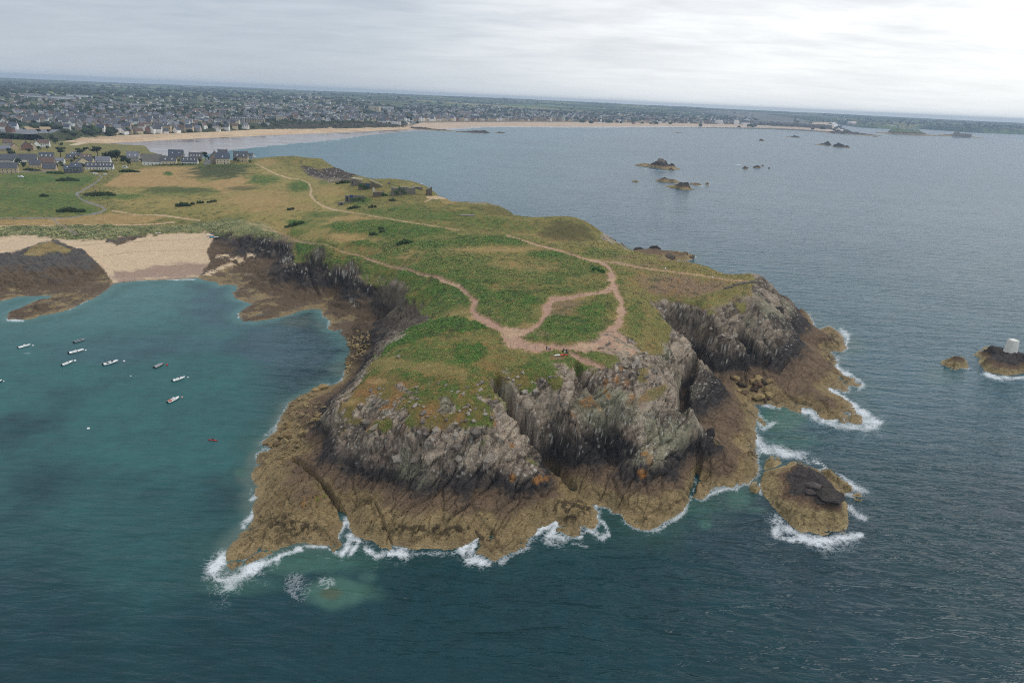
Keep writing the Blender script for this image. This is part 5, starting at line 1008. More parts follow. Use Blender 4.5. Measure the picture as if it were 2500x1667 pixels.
def scatter(poly, n, meshes, smin, smax, parent, name, rz=None, sink=.25, sd=1):
    r = random.Random(sd); P = np.array(poly); k = 0; tries = 0
    while k < n and tries < n * 12:
        tries += 1
        x, y = r.uniform(P[:, 0].min(), P[:, 0].max()), r.uniform(P[:, 1].min(), P[:, 1].max())
        if not inpoly(np.array([x]), np.array([y]), P)[0]: continue
        p = hit(x, y)
        if p[2] < -.1: continue
        s = smin * (smax / smin) ** (r.random() ** 1.7)
        o = link(name, r.choice(meshes), None, parent); o.location = (p[0], p[1], p[2] + s * sink)
        o.rotation_euler = (r.uniform(-.3, .3), r.uniform(-.3, .3), (rz + r.gauss(0, .35)) if rz is not None else r.uniform(0, 6.3)); o.scale = (s * r.uniform(.9, 1.5), s, s * r.uniform(.8, 1.2)); k += 1
CLIFF, TURF = LAND['cliff'], LAND['grassland']
scatter(zm('T', (835, 930), (960, 890), (1070, 900), (1090, 980), (1040, 1110), (960, 1170), (880, 1260), (862, 1150), (915, 1040)), 130, BTAN, .55, 1.7, CLIFF, 'boulder', sd=1)
scatter(zm('A', (560, 275), (700, 205), (790, 290), (760, 380), (660, 500), (590, 590), (430, 520), (510, 420), (535, 330)), 120, BTAN, .5, 1.8, CLIFF, 'boulder', sd=2)
scatter(zm('E', (1050, 1060), (1250, 1050), (1430, 1110), (1410, 1280), (1300, 1270), (1210, 1220), (1120, 1170)), 34, BBRN + BTAN[:2], 1.2, 3.0, CLIFF, 'boulder', sd=3)
for e in zm('A', (525, 600, 1.3), (430, 510, 1.6), (740, 190, 2.4), (780, 170, 2.6)): 
    p = hit(e[0], e[1]); o = link('boulder', BTAN[int(e[0]) % 4], None, CLIFF); o.location = (p[0], p[1], p[2] + .3); o.scale = (e[2] * 1.3, e[2], e[2]); o.rotation_euler = (.1, .2, .8)
OUT = zm('G', (1095, 400, 34), (580, 430, 30), (620, 560, 44), (660, 610, 30), (590, 590, 26), (850, 560, 24), (720, 580, 20), (770, 590, 16), (440, 600, 20), (690, 470, 24), (730, 410, 16), (920, 740, 36), (1080, 600, 40), (1100, 530, 30), (1020, 560, 22), (960, 600, 16), (1170, 690, 46), (1210, 730, 24), (1160, 790, 36), (560, 800, 70), (620, 860, 60), (500, 780, 40), (250, 840, 20), (1520, 660, 26), (1580, 660, 24), (1680, 690, 36), (1700, 650, 26), (1430, 760, 34), (1400, 720, 18), (1870, 700, 34), (1860, 660, 24), (1980, 560, 40), (1960, 600, 24), (2010, 480, 30), (1920, 490, 18), (1760, 900, 86), (1740, 770, 34), (1310, 870, 44), (1200, 920, 40), (1620, 470, 30), (1560, 450, 26), (1660, 400, 22), (1820, 345, 46), (1780, 370, 26), (2030, 700, 36), (1600, 780, 24), (1270, 840, 20), (1650, 770, 26), (900, 50, 26), (1340, 355, 20), (1240, 360, 18), (1560, 1070, 70), (1910, 1200, 70), (1080, 1220, 80), (1570, 1200, 56), (890, 1200, 76), (1540, 930, 52)) 
OUT = [(x, y, s / 4.6125) for x, y, s in OUT] + [(x, y, s / 3.92) for x, y, s in zm('H', (380, 120, 30), (330, 160, 26), (250, 170, 24), (290, 190, 26), (220, 170, 20), (350, 240, 22), (560, 190, 40), (590, 200, 24), (500, 220, 18), (640, 160, 26), (690, 160, 20), (470, 210, 16), (400, 300, 44), (500, 290, 36), (1640, 110, 34), (1480, 30, 44), (1440, 60, 30), (1380, 50, 30), (1350, 100, 26), (1560, 160, 30), (1670, 180, 30), (1500, 60, 30))] + [(x, y, s / 3.734) for x, y, s in zm('E', (110, 960, 30), (195, 930, 40), (100, 940, 26), (30, 930, 24), (360, 1010, 30), (290, 830, 26), (140, 720, 24), (880, 620, 20), (930, 600, 18), (1000, 680, 26), (1050, 700, 24), (1100, 690, 22), (950, 690, 18), (850, 580, 16), (1330, 560, 26), (1280, 620, 24), (1220, 560, 20), (1170, 500, 16), (1380, 500, 24))]
for x, y, spx in OUT:
    p = hit(x, y); d = float(np.linalg.norm(p - np.array([0, 0, CZ]))); s = spx * d / FPX * 1.15
    o = link('outcrop', rnd.choice(BGRY), None, TURF); o.location = (p[0], p[1], p[2] + s * .02); o.scale = (s * rnd.uniform(1, 1.4), s * rnd.uniform(.8, 1.0), s * rnd.uniform(.9, 1.3)); o.rotation_euler = (rnd.uniform(-.3, .3) + .35, rnd.uniform(-.3, .3), rnd.uniform(.5, 1.3))
scatter(zm('G', (100, 760), (560, 380), (1000, 340), (1700, 340), (1900, 340), (2080, 640), (2040, 780), (1100, 1040), (400, 960), (180, 880)), 60, BGRY, .3, 1.3, TURF, 'outcrop', .9, -.1, 4)
scatter(zm('U', (960, 800), (1090, 790), (1200, 880), (1320, 960), (1330, 1060), (1180, 1060), (1120, 980), (900, 980), (820, 940), (900, 860)), 40, BGRY, .3, 1.0, TURF, 'outcrop', .9, .1, 5)
scatter(zm('H', (1250, 100), (1650, 100), (1700, 230), (1450, 240), (1300, 200)), 22, BGRY, .4, 1.0, TURF, 'outcrop', .9, .1, 6)

for x, y, z, sx, sy, sz, rx, rz, c in zm('C', (1225, 690, 7.2, 4.9, 2.9, 2.9, .12, -.45, 0), (1050, 590, 6.3, 3.2, 1.7, 1.5, .2, -.25, 1), (1010, 660, 5.4, 2.6, 1.6, 1.2, .1, -.4, 2), (960, 500, 5.5, 3.4, 1.6, 1.0, .2, -.5, 1), (1120, 770, 4.6, 2.2, 1.2, 1.2, .1, -.5, 2)):
    q = at(x, y, z); o = link('block', hull_mesh('block', 77 + c, .9, ((92, 84, 78), (104, 96, 90), (84, 76, 72))[c], 22), None, ISLET)
    o.location = Vector(q) - ISLET.location; o.scale = (sx, sy / .78, sz / .9); o.rotation_euler = (rx, .1, rz)

BDRK = [hull_mesh('boulder', 60 + i, .8, c, 26) for i, c in enumerate(((86, 78, 72), (98, 86, 74), (118, 100, 78)))]
for k, x, y, z, sx, sy, sz, rz, c in (('U', 1245, 178, 2.5, 7, 6, 5.5, .3, 0), ('U', 1365, 178, 3, 7.5, 6, 7.5, .1, 0), ('U', 1480, 222, 1.5, 7, 6, 5.5, .5, 1), ('U', 1590, 205, 1.2, 6, 5, 5.0, .2, 2), ('U', 1655, 215, .6, 4, 3.5, 3, .2, 2), ('U', 1010, 110, 8, 9, 6, 7, -.5, 0), ('U', 1100, 135, 5, 7, 5, 5, -.5, 1),
      ('E', 1350, 790, 12, 3.6, 3.2, 7.5, .5, 0), ('E', 1470, 760, 13, 4.2, 3.6, 8, .5, 1), ('E', 1620, 830, 6.5, 4.6, 4, 4.5, .2, 0), ('E', 1600, 600, 12, 5, 4, 5, .3, 0), ('E', 1480, 470, 20, 5, 4, 5, .3, 0), ('E', 1720, 640, 6, 4, 4, 4, .3, 2), ('H', 2170, 720, 9, 2.6, 2.4, 4.5, .4, 0)):
    q = at(*zm(k, (x, y))[0], z); o = link('boulder', BDRK[c], None, CLIFF); o.location = q; o.scale = (sx, sy, sz); o.rotation_euler = (.25, -.2, rz)
# ------------------------------------------------------------------ plain materials and mesh pieces
def mat(name, rgb, rough=.8, spec=.3, grain=0.0, scale=1.0, metal=0.0, bump=0.0):
    m = bpy.data.materials.new(name); m.use_nodes = True; n = NT(m.node_tree)
    o = n.n('ShaderNodeOutputMaterial'); b = n.n('ShaderNodeBsdfPrincipled'); n.l(b.outputs[0], o.inputs[0])
    c = lin(*rgb); b.inputs['Base Color'].default_value = (*[float(x) for x in c], 1); b.inputs['Roughness'].default_value = rough
    b.inputs['Specular IOR Level'].default_value = spec; b.inputs['Metallic'].default_value = metal
    if grain:
        g = n.n('ShaderNodeNewGeometry').outputs['Position']; t = n.noise(g, scale, 4, .65)
        hs = n.n('ShaderNodeHueSaturation'); hs.inputs['Color'].default_value = (*[float(x) for x in c], 1)
        n.l(n.mapr(t.outputs[0], .3, .7, 1 - grain, 1 + grain), hs.inputs['Value']); n.l(hs.outputs[0], b.inputs['Base Color'])
        if bump:
            bp = n.n('ShaderNodeBump'); bp.inputs['Strength'].default_value = .6; bp.inputs['Distance'].default_value = bump; n.l(t.outputs[0], bp.inputs['Height']); n.l(bp.outputs[0], b.inputs['Normal'])
    return m
MW = dict(white=mat('white_render', (242, 240, 234), grain=.08, scale=.6), cream=mat('cream_render', (216, 200, 168), grain=.10, scale=.6), stone=mat('granite_wall', (158, 146, 128), grain=.25, scale=1.2),
          grey=mat('grey_render', (172, 168, 162), grain=.12, scale=.6), brick=mat('brick_wall', (138, 104, 88), grain=.2, scale=1.5), beige=mat('beige_render', (198, 178, 146), grain=.12, scale=.6), dark=mat('dark_cladding', (96, 96, 100), grain=.12, scale=1))
MR = dict(slate=mat('slate_roof', (90, 92, 97), .75, .15, .18, .8), pale=mat('pale_slate_roof', (126, 128, 136), .75, .15, .16, .8), blue=mat('blue_slate_roof', (84, 90, 101), .7, .15, .15, .8), brown=mat('brown_tile_roof', (112, 92, 82), .8, .3, .2, .8), thatch=mat('weathered_roof', (118, 114, 108), .9, .2, .2, 1.2))
M_GLASS = mat('window_glass', (40, 46, 54), .15, .5); M_FRAME = mat('white_frame', (230, 230, 226), .5); M_DOOR = mat('blue_grey_door', (86, 98, 112), .5)
M_BARK = mat('bark', (84, 68, 54), .9, .2, .2, 3); 
def attr_mat(name, rough=.85, spec=.25, var=.18):
    m = bpy.data.materials.new(name); m.use_nodes = True; n = NT(m.node_tree)
    o = n.n('ShaderNodeOutputMaterial'); b = n.n('ShaderNodeBsdfPrincipled'); n.l(b.outputs[0], o.inputs[0]); b.inputs['Roughness'].default_value = rough; b.inputs['Specular IOR Level'].default_value = spec
    a = n.n('ShaderNodeAttribute', attribute_name='col'); oi = n.n('ShaderNodeObjectInfo'); hs = n.n('ShaderNodeHueSaturation'); n.l(a.outputs['Color'], hs.inputs['Color'])
    n.l(n.mapr(oi.outputs['Random'], 0, 1, 1 - var, 1 + var), hs.inputs['Value']); n.l(hs.outputs[0], b.inputs['Base Color']); return m
M_LEAF = attr_mat('leaf_clumps', .75, .2, .14); M_TOWN = attr_mat('town_surfaces', .75, .3, 0)
class MB:
    """collects boxes, prisms and tubes into one mesh"""
    def __init__(s): s.v = []; s.f = []
    def add(s, vs, fs):
        k = len(s.v); s.v += [tuple(v) for v in vs]; s.f += [tuple(i + k for i in f) for f in fs]; return s
    def box(s, x0, y0, z0, x1, y1, z1, M=None):
        vs = [Vector((x, y, z)) for z in (z0, z1) for x, y in ((x0, y0), (x1, y0), (x1, y1), (x0, y1))]
        if M is not None: vs = [M @ v for v in vs]
        return s.add(vs, [(3, 2, 1, 0), (4, 5, 6, 7), (0, 1, 5, 4), (1, 2, 6, 5), (2, 3, 7, 6), (3, 0, 4, 7)])
    def tube(s, p, q, r0, r1=None, n=6):
        r1 = r0 if r1 is None else r1; p = Vector(p); q = Vector(q); d = (q - p).normalized(); a = d.orthogonal().normalized(); b = d.cross(a)
        vs = [p + (a * math.cos(t) + b * math.sin(t)) * r0 for t in [6.2832 * i / n for i in range(n)]] + [q + (a * math.cos(t) + b * math.sin(t)) * r1 for t in [6.2832 * i / n for i in range(n)]]
        return s.add(vs, [(i, (i + 1) % n, n + (i + 1) % n, n + i) for i in range(n)] + [tuple(range(n))[::-1], tuple(range(n, 2 * n))])
    def ell(s, c, rx, ry, rz, n=8, m=5):
        vs = [(c[0], c[1], c[2] - rz)]
        for j in range(1, m):
            t = math.pi * j / m
            vs += [(c[0] + rx * math.sin(t) * math.cos(6.2832 * i / n), c[1] + ry * math.sin(t) * math.sin(6.2832 * i / n), c[2] - rz * math.cos(t)) for i in range(n)]
        vs.append((c[0], c[1], c[2] + rz)); fs = [(0, 1 + (i + 1) % n, 1 + i) for i in range(n)]
        for j in range(m - 2): fs += [(1 + j * n + i, 1 + j * n + (i + 1) % n, 1 + (j + 1) * n + (i + 1) % n, 1 + (j + 1) * n + i) for i in range(n)]
        fs += [(len(vs) - 1, 1 + (m - 2) * n + i, 1 + (m - 2) * n + (i + 1) % n) for i in range(n)]
        return s.add(vs, fs)
    def mesh(s, name, smooth=False):
        me = bpy.data.meshes.new(name); me.from_pydata(s.v, [], s.f); me.update()
        if smooth: me.polygons.foreach_set('use_smooth', [True] * len(me.polygons))
        return me
    def obj(s, name, m, parent=None, smooth=False): return link(name, s.mesh(name, smooth), m, parent)
def setmat(o, m):
    """object-level material, so that meshes can be shared"""
    if not o.data.materials: o.data.materials.append(None)
    o.material_slots[0].link = 'OBJECT'; o.material_slots[0].material = m

# ------------------------------------------------------------------ houses
_HM = {}
def house_parts(w, d, h, rh):
    """wall, roof and chimney meshes of a gabled house, ridge along x, standing on z = 0"""
    key = (w, d, h, rh)
    if key in _HM: return _HM[key]
    a, b = w / 2, d / 2; m = MB()
    m.add([(-a, -b, -3), (a, -b, -3), (a, b, -3), (-a, b, -3), (-a, -b, h), (a, -b, h), (a, b, h), (-a, b, h), (-a, 0, h + rh), (a, 0, h + rh)],
          [(0, 1, 5, 4), (2, 3, 7, 6), (1, 2, 6, 9, 5), (3, 0, 4, 8, 7)])
    wall = m.mesh('wall'); o = .35; t = .28; m = MB(); k = rh / b
    for s in (-1, 1):
        vs = [(-a - o, s * (b + o), h - o * k + .06), (a + o, s * (b + o), h - o * k + .06), (a + o, 0, h + rh + .06), (-a - o, 0, h + rh + .06)]
        vs += [(x, y, z + t) for x, y, z in vs]
        f = [(0, 1, 2, 3), (7, 6, 5, 4), (0, 4, 5, 1), (2, 6, 7, 3), (1, 5, 6, 2), (0, 3, 7, 4)]
        m.add(vs, f if s > 0 else [q[::-1] for q in f])
    roof = m.mesh('roof'); cm = MB().box(-.45, -.8, -1.2, .45, .8, 1.7).mesh('chimney')
    _HM[key] = (wall, roof, cm); return _HM[key]
_WIN = MB().box(-.62, -.12, 0, .62, .06, 1.5).mesh('window'); _PANE = MB().box(-.48, -.15, .12, .48, .0, 1.38).mesh('pane')
_DOOR = MB().box(-.55, -.12, 0, .55, .06, 2.1).mesh('door')
def _dormer():
    m = MB(); m.add([(-.9, 0, 0), (.9, 0, 0), (.9, 0, 1.4), (0, 0, 2.2), (-.9, 0, 1.4), (-.9, 2.2, 0), (.9, 2.2, 0), (.9, 2.2, 1.4), (0, 2.2, 2.2), (-.9, 2.2, 1.4)], [(0, 1, 2, 3, 4), (1, 6, 7, 2), (5, 0, 4, 9)]); m.add([(-1.05, -.15, 1.35), (0, -.15, 2.4), (0, 2.3, 2.4), (-1.05, 2.3, 1.35), (1.05, -.15, 1.35), (1.05, 2.3, 1.35)], [(0, 1, 2, 3), (1, 4, 5, 2)])
    return m.mesh('dormer')
_DORM = _dormer(); _SKYL = MB().box(-.5, -.7, 0, .5, .7, .12).mesh('skylight')
def house(loc, w, d, h, rh, rz, wm, rm, label, group=None, chim=2, win=0, dorm=0, sky=0, door=False, name='house'):
    wall, roof, cm = house_parts(w, d, h, rh)
    t = empty(name, (loc[0], loc[1], loc[2] - .2), rz); tag(t, label, 'house', group)
    o = link('wall', wall, None, t); setmat(o, MW[wm]); o = link('roof', roof, None, t); setmat(o, MR[rm])
    for i in range(chim):
        c = link('chimney', cm, None, t); c.location = ((-1 if i == 0 else 1) * (w / 2 - .6), 0, h + rh); setmat(c, MW['stone' if wm != 'brick' else 'brick'])
    flr = 1 if h < 4.4 else 2
    for f in range(flr if win else 0):
        for i in range(win):
            x = (i + .5) / win * w - w / 2
            if door and f == 0 and i == win // 2:
                q = link('door', _DOOR, None, t); q.location = (x, -d / 2, 0); setmat(q, M_DOOR); continue
            q = link('window', _WIN, None, t); q.location = (x, -d / 2, 1.0 + f * 2.7); setmat(q, M_FRAME)
            p = link('pane', _PANE, None, q); setmat(p, M_GLASS)
    for i in range(dorm):
        q = link('dormer', _DORM, None, t); q.location = ((i + .5) / dorm * w * .9 - w * .45, -d / 2 + .9, h + rh * 1.8 / d + .1); setmat(q, MW['white'])
    ang = math.atan2(rh, d / 2)
    for i in range(sky):
        q = link('skylight', _SKYL, None, t); q.location = ((i + .5) / sky * w * .9 - w * .45, -d * .25, h + rh * .5 + .40); q.rotation_euler = (ang, 0, 0); setmat(q, M_FRAME)
    return t
def face(px, py, off=0.0):
    """heading of a front that looks towards the viewer, turned by off degrees"""
    p = at(px, py, 10); return math.atan2(-p[0], p[1]) * .6 + math.radians(off)
GV = 'houses of the village on the ridge'
NEARH = [  # zoom key, x, y of the foot, width, depth, wall, roof, turn, wall, roof, chimneys, windows, dormers, skylights, door, label
 ('W', 225, 350, 17, 10, 6.5, 7, 8, 'grey', 'pale', 2, 4, 2, 0, 1, 'grey granite house with steep gables at the left end of the ridge row'),
 ('W', 372, 315, 7, 9, 3, 5, 90, 'grey', 'slate', 0, 0, 0, 0, 0, 'small dark gabled outbuilding between the granite house and the long weathered roof'),
 ('W', 538, 400, 25, 11, 4.6, 8.5, 2, 'white', 'thatch', 1, 5, 0, 0, 1, 'long white cottage under a tall weathered grey roof'),
 ('W', 810, 394, 19, 9, 4.6, 5.5, -2, 'cream', 'slate', 1, 4, 2, 0, 1, 'cream house with two pointed dormers right of the weathered roof'),
 ('W', 930, 330, 21, 11, 7, 8, 0, 'stone', 'blue', 0, 4, 0, 2, 0, 'tall house with a big plain blue slate roof standing behind the cream house'),
 ('W', 1150, 396, 21, 9, 3.6, 5.5, 2, 'white', 'slate', 1, 6, 0, 4, 1, 'low white house with small roof lights and a white car before it'),
 ('W', 1248, 318, 19, 10, 4.5, 6, 0, 'stone', 'slate', 2, 5, 4, 0, 1, 'slate house with four white dormers and a chimney at either end'),
 ('W', 1435, 402, 7, 8, 3, 3.5, 90, 'grey', 'pale', 0, 0, 0, 0, 0, 'grey gabled garage beside the dark garden trees'),
 ('W', 1560, 385, 10, 14, 7.5, 7, 74, 'stone', 'slate', 1, 3, 0, 0, 0, 'tall stone gable leaning against the cream villa'),
 ('W', 1690, 388, 18, 11, 7, 6.5, -6, 'cream', 'blue', 1, 4, 1, 0, 1, 'large cream villa with stepped blue roofs near the end of the row'),
 ('W', 1700, 330, 14, 9, 10, 5.5, 0, 'stone', 'slate', 2, 3, 0, 0, 0, 'highest slate roof rising behind the cream villa'),
 ('W', 1990, 352, 19, 11, 6, 6.5, 0, 'beige', 'slate', 2, 4, 2, 0, 1, 'dark roofed house with wide timber dormers, last but one of the row'),
 ('W', 2145, 300, 11, 9, 5, 4.5, 5, 'grey', 'slate', 0, 2, 0, 0, 0, 'grey annex joined to the timber dormer house'),
 ('W', 2195, 297, 10, 9, 4.5, 4.5, 70, 'white', 'pale', 0, 2, 0, 0, 0, 'white gabled house nearest the cliff, right end of the row'),
 ('V', 140, 888, 20, 11, 6.2, 5.5, -6, 'beige', 'slate', 0, 4, 0, 0, 1, 'beige house with a slate roof at the left edge before the green field'),
 ('V', 870, 850, 17, 9, 3.6, 5.2, 3, 'beige', 'slate', 0, 0, 0, 0, 0, 'plain slate roofed barn beside the green hedge'),
 ('V', 1200, 880, 9, 9, 4.5, 4.2, 2, 'dark', 'blue', 0, 2, 0, 1, 0, 'low dark clad wing with one white roof light'),
 ('V', 1350, 880, 14, 10, 6.5, 4.8, 2, 'dark', 'blue', 0, 3, 0, 1, 1, 'dark clad modern house with a large white roof window beside the lane'),
 ('V', 1640, 815, 18, 9, 3.5, 4.6, 0, 'white', 'slate', 0, 4, 0, 3, 1, 'left half of the long slate terrace by the lane'),
 ('V', 1880, 820, 20, 9, 3.5, 4.6, 0, 'white', 'slate', 1, 5, 0, 4, 1, 'right half of the long slate terrace, with a stone end chimney'),
 ('V', 1440, 740, 8, 14, 4.5, 5.0, 62, 'cream', 'slate', 0, 2, 0, 0, 0, 'cream double gabled house behind the terrace'),
 ('V', 1570, 720, 14, 9, 4.0, 4.8, 5, 'cream', 'slate', 1, 2, 0, 0, 0, 'slate roof joined to the cream gables behind the terrace'),
 ('V', 1830, 706, 22, 10, 3.4, 5.2, 0, 'white', 'pale', 0, 6, 0, 0, 1, 'low white house with a broad pale roof before the big cypresses'),
 ('V', 1035, 712, 16, 8, 4.2, 3, 0, 'white', 'pale', 0, 5, 0, 0, 1, 'bright white house with dark windows in the middle of the hamlet'),
 ('V', 815, 648, 21, 10, 4, 6, -2, 'stone', 'blue', 1, 4, 3, 0, 1, 'slate roofed house with three white dormers left of the big pine'),
 ('V', 820, 738, 20, 10, 3.6, 6, -4, 'stone', 'brown', 1, 0, 0, 0, 0, 'brown roofed stone house below the three dormers'),
 ('V', 470, 680, 26, 11, 3.8, 6.4, -8, 'white', 'slate', 1, 3, 0, 0, 0, 'broad slate roof over a white house left of the hamlet'),
 ('V', 610, 780, 15, 9, 3.6, 5, -6, 'beige', 'slate', 0, 2, 0, 0, 0, 'beige cottage with a low slate roof beside the round bush'),
 ('V', 110, 700, 24, 11, 4.5, 6.5, -24, 'grey', 'slate', 1, 2, 0, 0, 0, 'large slate roof behind the beige house at the left edge'),
 ('V', 250, 720, 10, 8, 3.6, 4.6, 60, 'white', 'slate', 0, 1, 0, 0, 0, 'small white gable tucked behind the beige house'),
 ('V', 575, 600, 9, 6, 3.2, 1.6, -10, 'white', 'pale', 0, 3, 0, 0, 0, 'small white chalet among the gardens'),
 ('V', 445, 472, 11, 15, 6.5, 6.5, 72, 'brick', 'slate', 1, 2, 0, 0, 0, 'red brick gable house on the bank left of the white villa'),
 ('V', 550, 470, 9, 11, 6, 6, 66, 'cream', 'brown', 1, 2, 0, 0, 0, 'narrow cream gable squeezed between brick house and white villa'),
 ('V', 630, 430, 8, 11, 5.5, 6, 66, 'white', 'brown', 1, 2, 0, 0, 0, 'narrow white gable next to the white villa'),
 ('V', 770, 412, 20, 11, 6.2, 6, -4, 'white', 'brown', 2, 5, 0, 0, 1, 'big white villa with a brown roof above the beach ramp'),
 ('V', 225, 450, 10, 10, 4, 5, 60, 'beige', 'brown', 0, 1, 0, 0, 0, 'brown gabled cottage down the slope from the brick house'),
 ('V', 110, 370, 16, 9, 3.6, 5, -12, 'grey', 'brown', 1, 2, 0, 0, 0, 'long brown roofed cottage under the trees by the car park'),
 ('V', 60, 490, 18, 10, 3.8, 5, -20, 'stone', 'pale', 0, 2, 0, 0, 0, 'pale roofed stone house at the left edge on the slope'),
 ('V', 1260, 660, 14, 9, 4, 5, 8, 'beige', 'slate', 1, 2, 0, 1, 0, 'slate cottage half hidden by a garden tree right of the white house'),
 ('V', 1350, 585, 15, 8, 3.4, 3.6, 4, 'grey', 'pale', 0, 3, 0, 3, 0, 'pale roofed house with glazed roof under the cypress'),
 ('V', 1540, 650, 14, 9, 3.6, 4.6, 0, 'stone', 'brown', 1, 0, 0, 2, 0, 'brown roofed house below the two flat topped cypresses'),
]
for (k, x, y, w, d, h, rh, tn, wm, rm, ch, wi, do, sk, dr, lb) in NEARH:
    (px, py), = zm(k, (x, y)); p = hitfar(px, py + 3.0)
    if p is None: p = at(px, py, 14)
    p[2] = gz_any(p[0], p[1] + d / 2)
    house((p[0], p[1] + d / 2 * .8, p[2]), w * (.80 if k == 'V' else .92), d, h, rh, face(px, py, -tn), wm, rm, lb, GV, ch, wi, do, sk, bool(dr))

# ------------------------------------------------------------------ trees: trunk, limbs and a crown of small leaf clumps
def leaf_cloud(seed, lumps, nleaf, size, rgb, var=.35):
    r = np.random.default_rng(seed); L = np.array(lumps, float); vol = (L[:, 3] * L[:, 4]); pick = r.choice(len(L), nleaf, p=vol / vol.sum())
    u = r.normal(size=(nleaf, 3)); u /= np.linalg.norm(u, axis=1, keepdims=True); rad = r.random((nleaf, 1)) ** .42
    c = L[pick, :3] + u * rad * np.stack([L[pick, 3], L[pick, 3], L[pick, 4]], 1)
    n = u * .7 + r.normal(size=(nleaf, 3)) * .6 + [0, 0, .5]; n /= np.linalg.norm(n, axis=1, keepdims=True)
    a = np.cross(n, r.normal(size=(nleaf, 3))); a /= np.linalg.norm(a, axis=1, keepdims=True) + 1e-9; b = np.cross(n, a)
    s = size * r.uniform(.6, 1.4, (nleaf, 1)); V = np.stack([c - a * s - b * s * .5, c + a * s - b * s * .6, c + a * s * .5 + b * s, c - a * s * .8 + b * s * .7], 1).reshape(-1, 3)
    F = np.arange(nleaf * 4).reshape(-1, 4); tone = (1 + var * (r.random(nleaf) - .5) * 2) * r.choice([.75, 1.0, 1.2], nleaf)
    col_ = np.repeat(lin(*rgb)[None] * tone[:, None], 4, 0)
    return mesh_np('crown', V, F, False, None, dict(col=np.clip(col_, .004, .6)))
def trunk_mesh(h, r, limbs):
    m = MB().tube((0, 0, -.8), (.1, .05, h), r, r * .55, 7)
    for x, y, z in limbs: m.tube((.08, .04, h * .75), (x, y, z), r * .45, r * .12, 5)
    return m.mesh('trunk')
def tree_kind(seed, kind):
    r = random.Random(seed)
    if kind == 'cypress':      # wind-shaped, flat layered crown
        lm = [(r.uniform(-4.5, 4.5), r.uniform(-3, 3), r.uniform(5.5, 9.5), r.uniform(1.8, 3.0), r.uniform(.8, 1.3)) for _ in range(9)]
        return trunk_mesh(6, .55, [l[:3] for l in lm[:5]]), leaf_cloud(seed, lm, 620, .42, (42, 58, 42))
    if kind == 'dense':
        lm = [(r.uniform(-2.2, 2.2), r.uniform(-2, 2), r.uniform(3, 7), r.uniform(1.8, 2.8), r.uniform(1.5, 2.2)) for _ in range(8)]
        return trunk_mesh(4, .4, [l[:3] for l in lm[:4]]), leaf_cloud(seed, lm, 560, .42, (48, 66, 42))
    lm = [(r.uniform(-2.2, 2.2), r.uniform(-2, 2), r.uniform(2.8, 5.6), r.uniform(1.5, 2.4), r.uniform(1.2, 1.8)) for _ in range(7)]
    return trunk_mesh(3, .3, [l[:3] for l in lm[:4]]), leaf_cloud(seed, lm, 460, .38, (70, 92, 52))
TK = {k: [tree_kind(100 + 7 * i + j, k) for j in range(3)] for i, k in enumerate(('cypress', 'dense', 'green'))}
def tree(px, py, kind, s, label, group='trees of the village', z=None, name=None):
    p = hitfar(px, py)
    if p is None: return
    t = empty(name or {'cypress': 'cypress_tree', 'dense': 'evergreen_tree', 'green': 'broadleaf_tree'}[kind], p, rnd.uniform(0, 6.3), s); tag(t, label, 'tree', group)
    tr, cr = rnd.choice(TK[kind]); link('trunk', tr, M_BARK, t); link('crown', cr, M_LEAF, t); return t
for x, y, kind, s, lb in [(1095, 620, 'cypress', 1.45, 'wind shaped cypress with a bare trunk standing against the sand'), (1490, 610, 'cypress', 1.35, 'flat topped cypress, first of the group before the beach'), (1760, 620, 'cypress', 1.6, 'broad dark cypress in the middle of the group before the beach'), (1960, 690, 'dense', 1.9, 'massive dark evergreen behind the long terrace'), (2090, 690, 'dense', 1.8, 'massive dark evergreen right of the first, left of the granite house'), (2230, 740, 'dense', 1.3, 'low dark evergreen above the parked white van'), (2300, 770, 'dense', 1.1, 'dark shrubby tree at the hedge corner by the granite house'),
                          (1370, 690, 'green', 1.0, 'round garden tree right of the bright white house'), (335, 760, 'dense', 1.0, 'round bush like tree right of the beige house'), (690, 200, 'cypress', .95, 'small dark pine, left of a pair by the car park'), (880, 198, 'cypress', .85, 'small dark pine, right of the pair by the car park'), (370, 300, 'dense', 1.2, 'dark tree above the brick house'), (300, 290, 'green', 1.1, 'green tree left above the brick house'), (1000, 380, 'dense', 1.3, 'dark slanting tree on the bank right of the white villa'), (950, 300, 'dense', 1.2, 'dark tree at the top of the bank above the white villa'), (1100, 430, 'green', 1.2, 'green tree low on the bank above the cypress'), (230, 640, 'dense', 1.2, 'dark tree between the slate roofs left of the hamlet'), (1690, 790, 'green', .8, 'small tree before the slate terrace'), (1100, 760, 'green', .8, 'garden shrub tree below the bright white house'), (1500, 800, 'dense', .7, 'small dark tree at the left end of the slate terrace'), (60, 330, 'dense', 1.2, 'dark tree by the left edge under the car park'), (150, 300, 'dense', 1.1, 'second dark tree from the left edge under the car park')]:
    (px, py), = zm('V', (x, y)); tree(px, py, kind, s, lb)
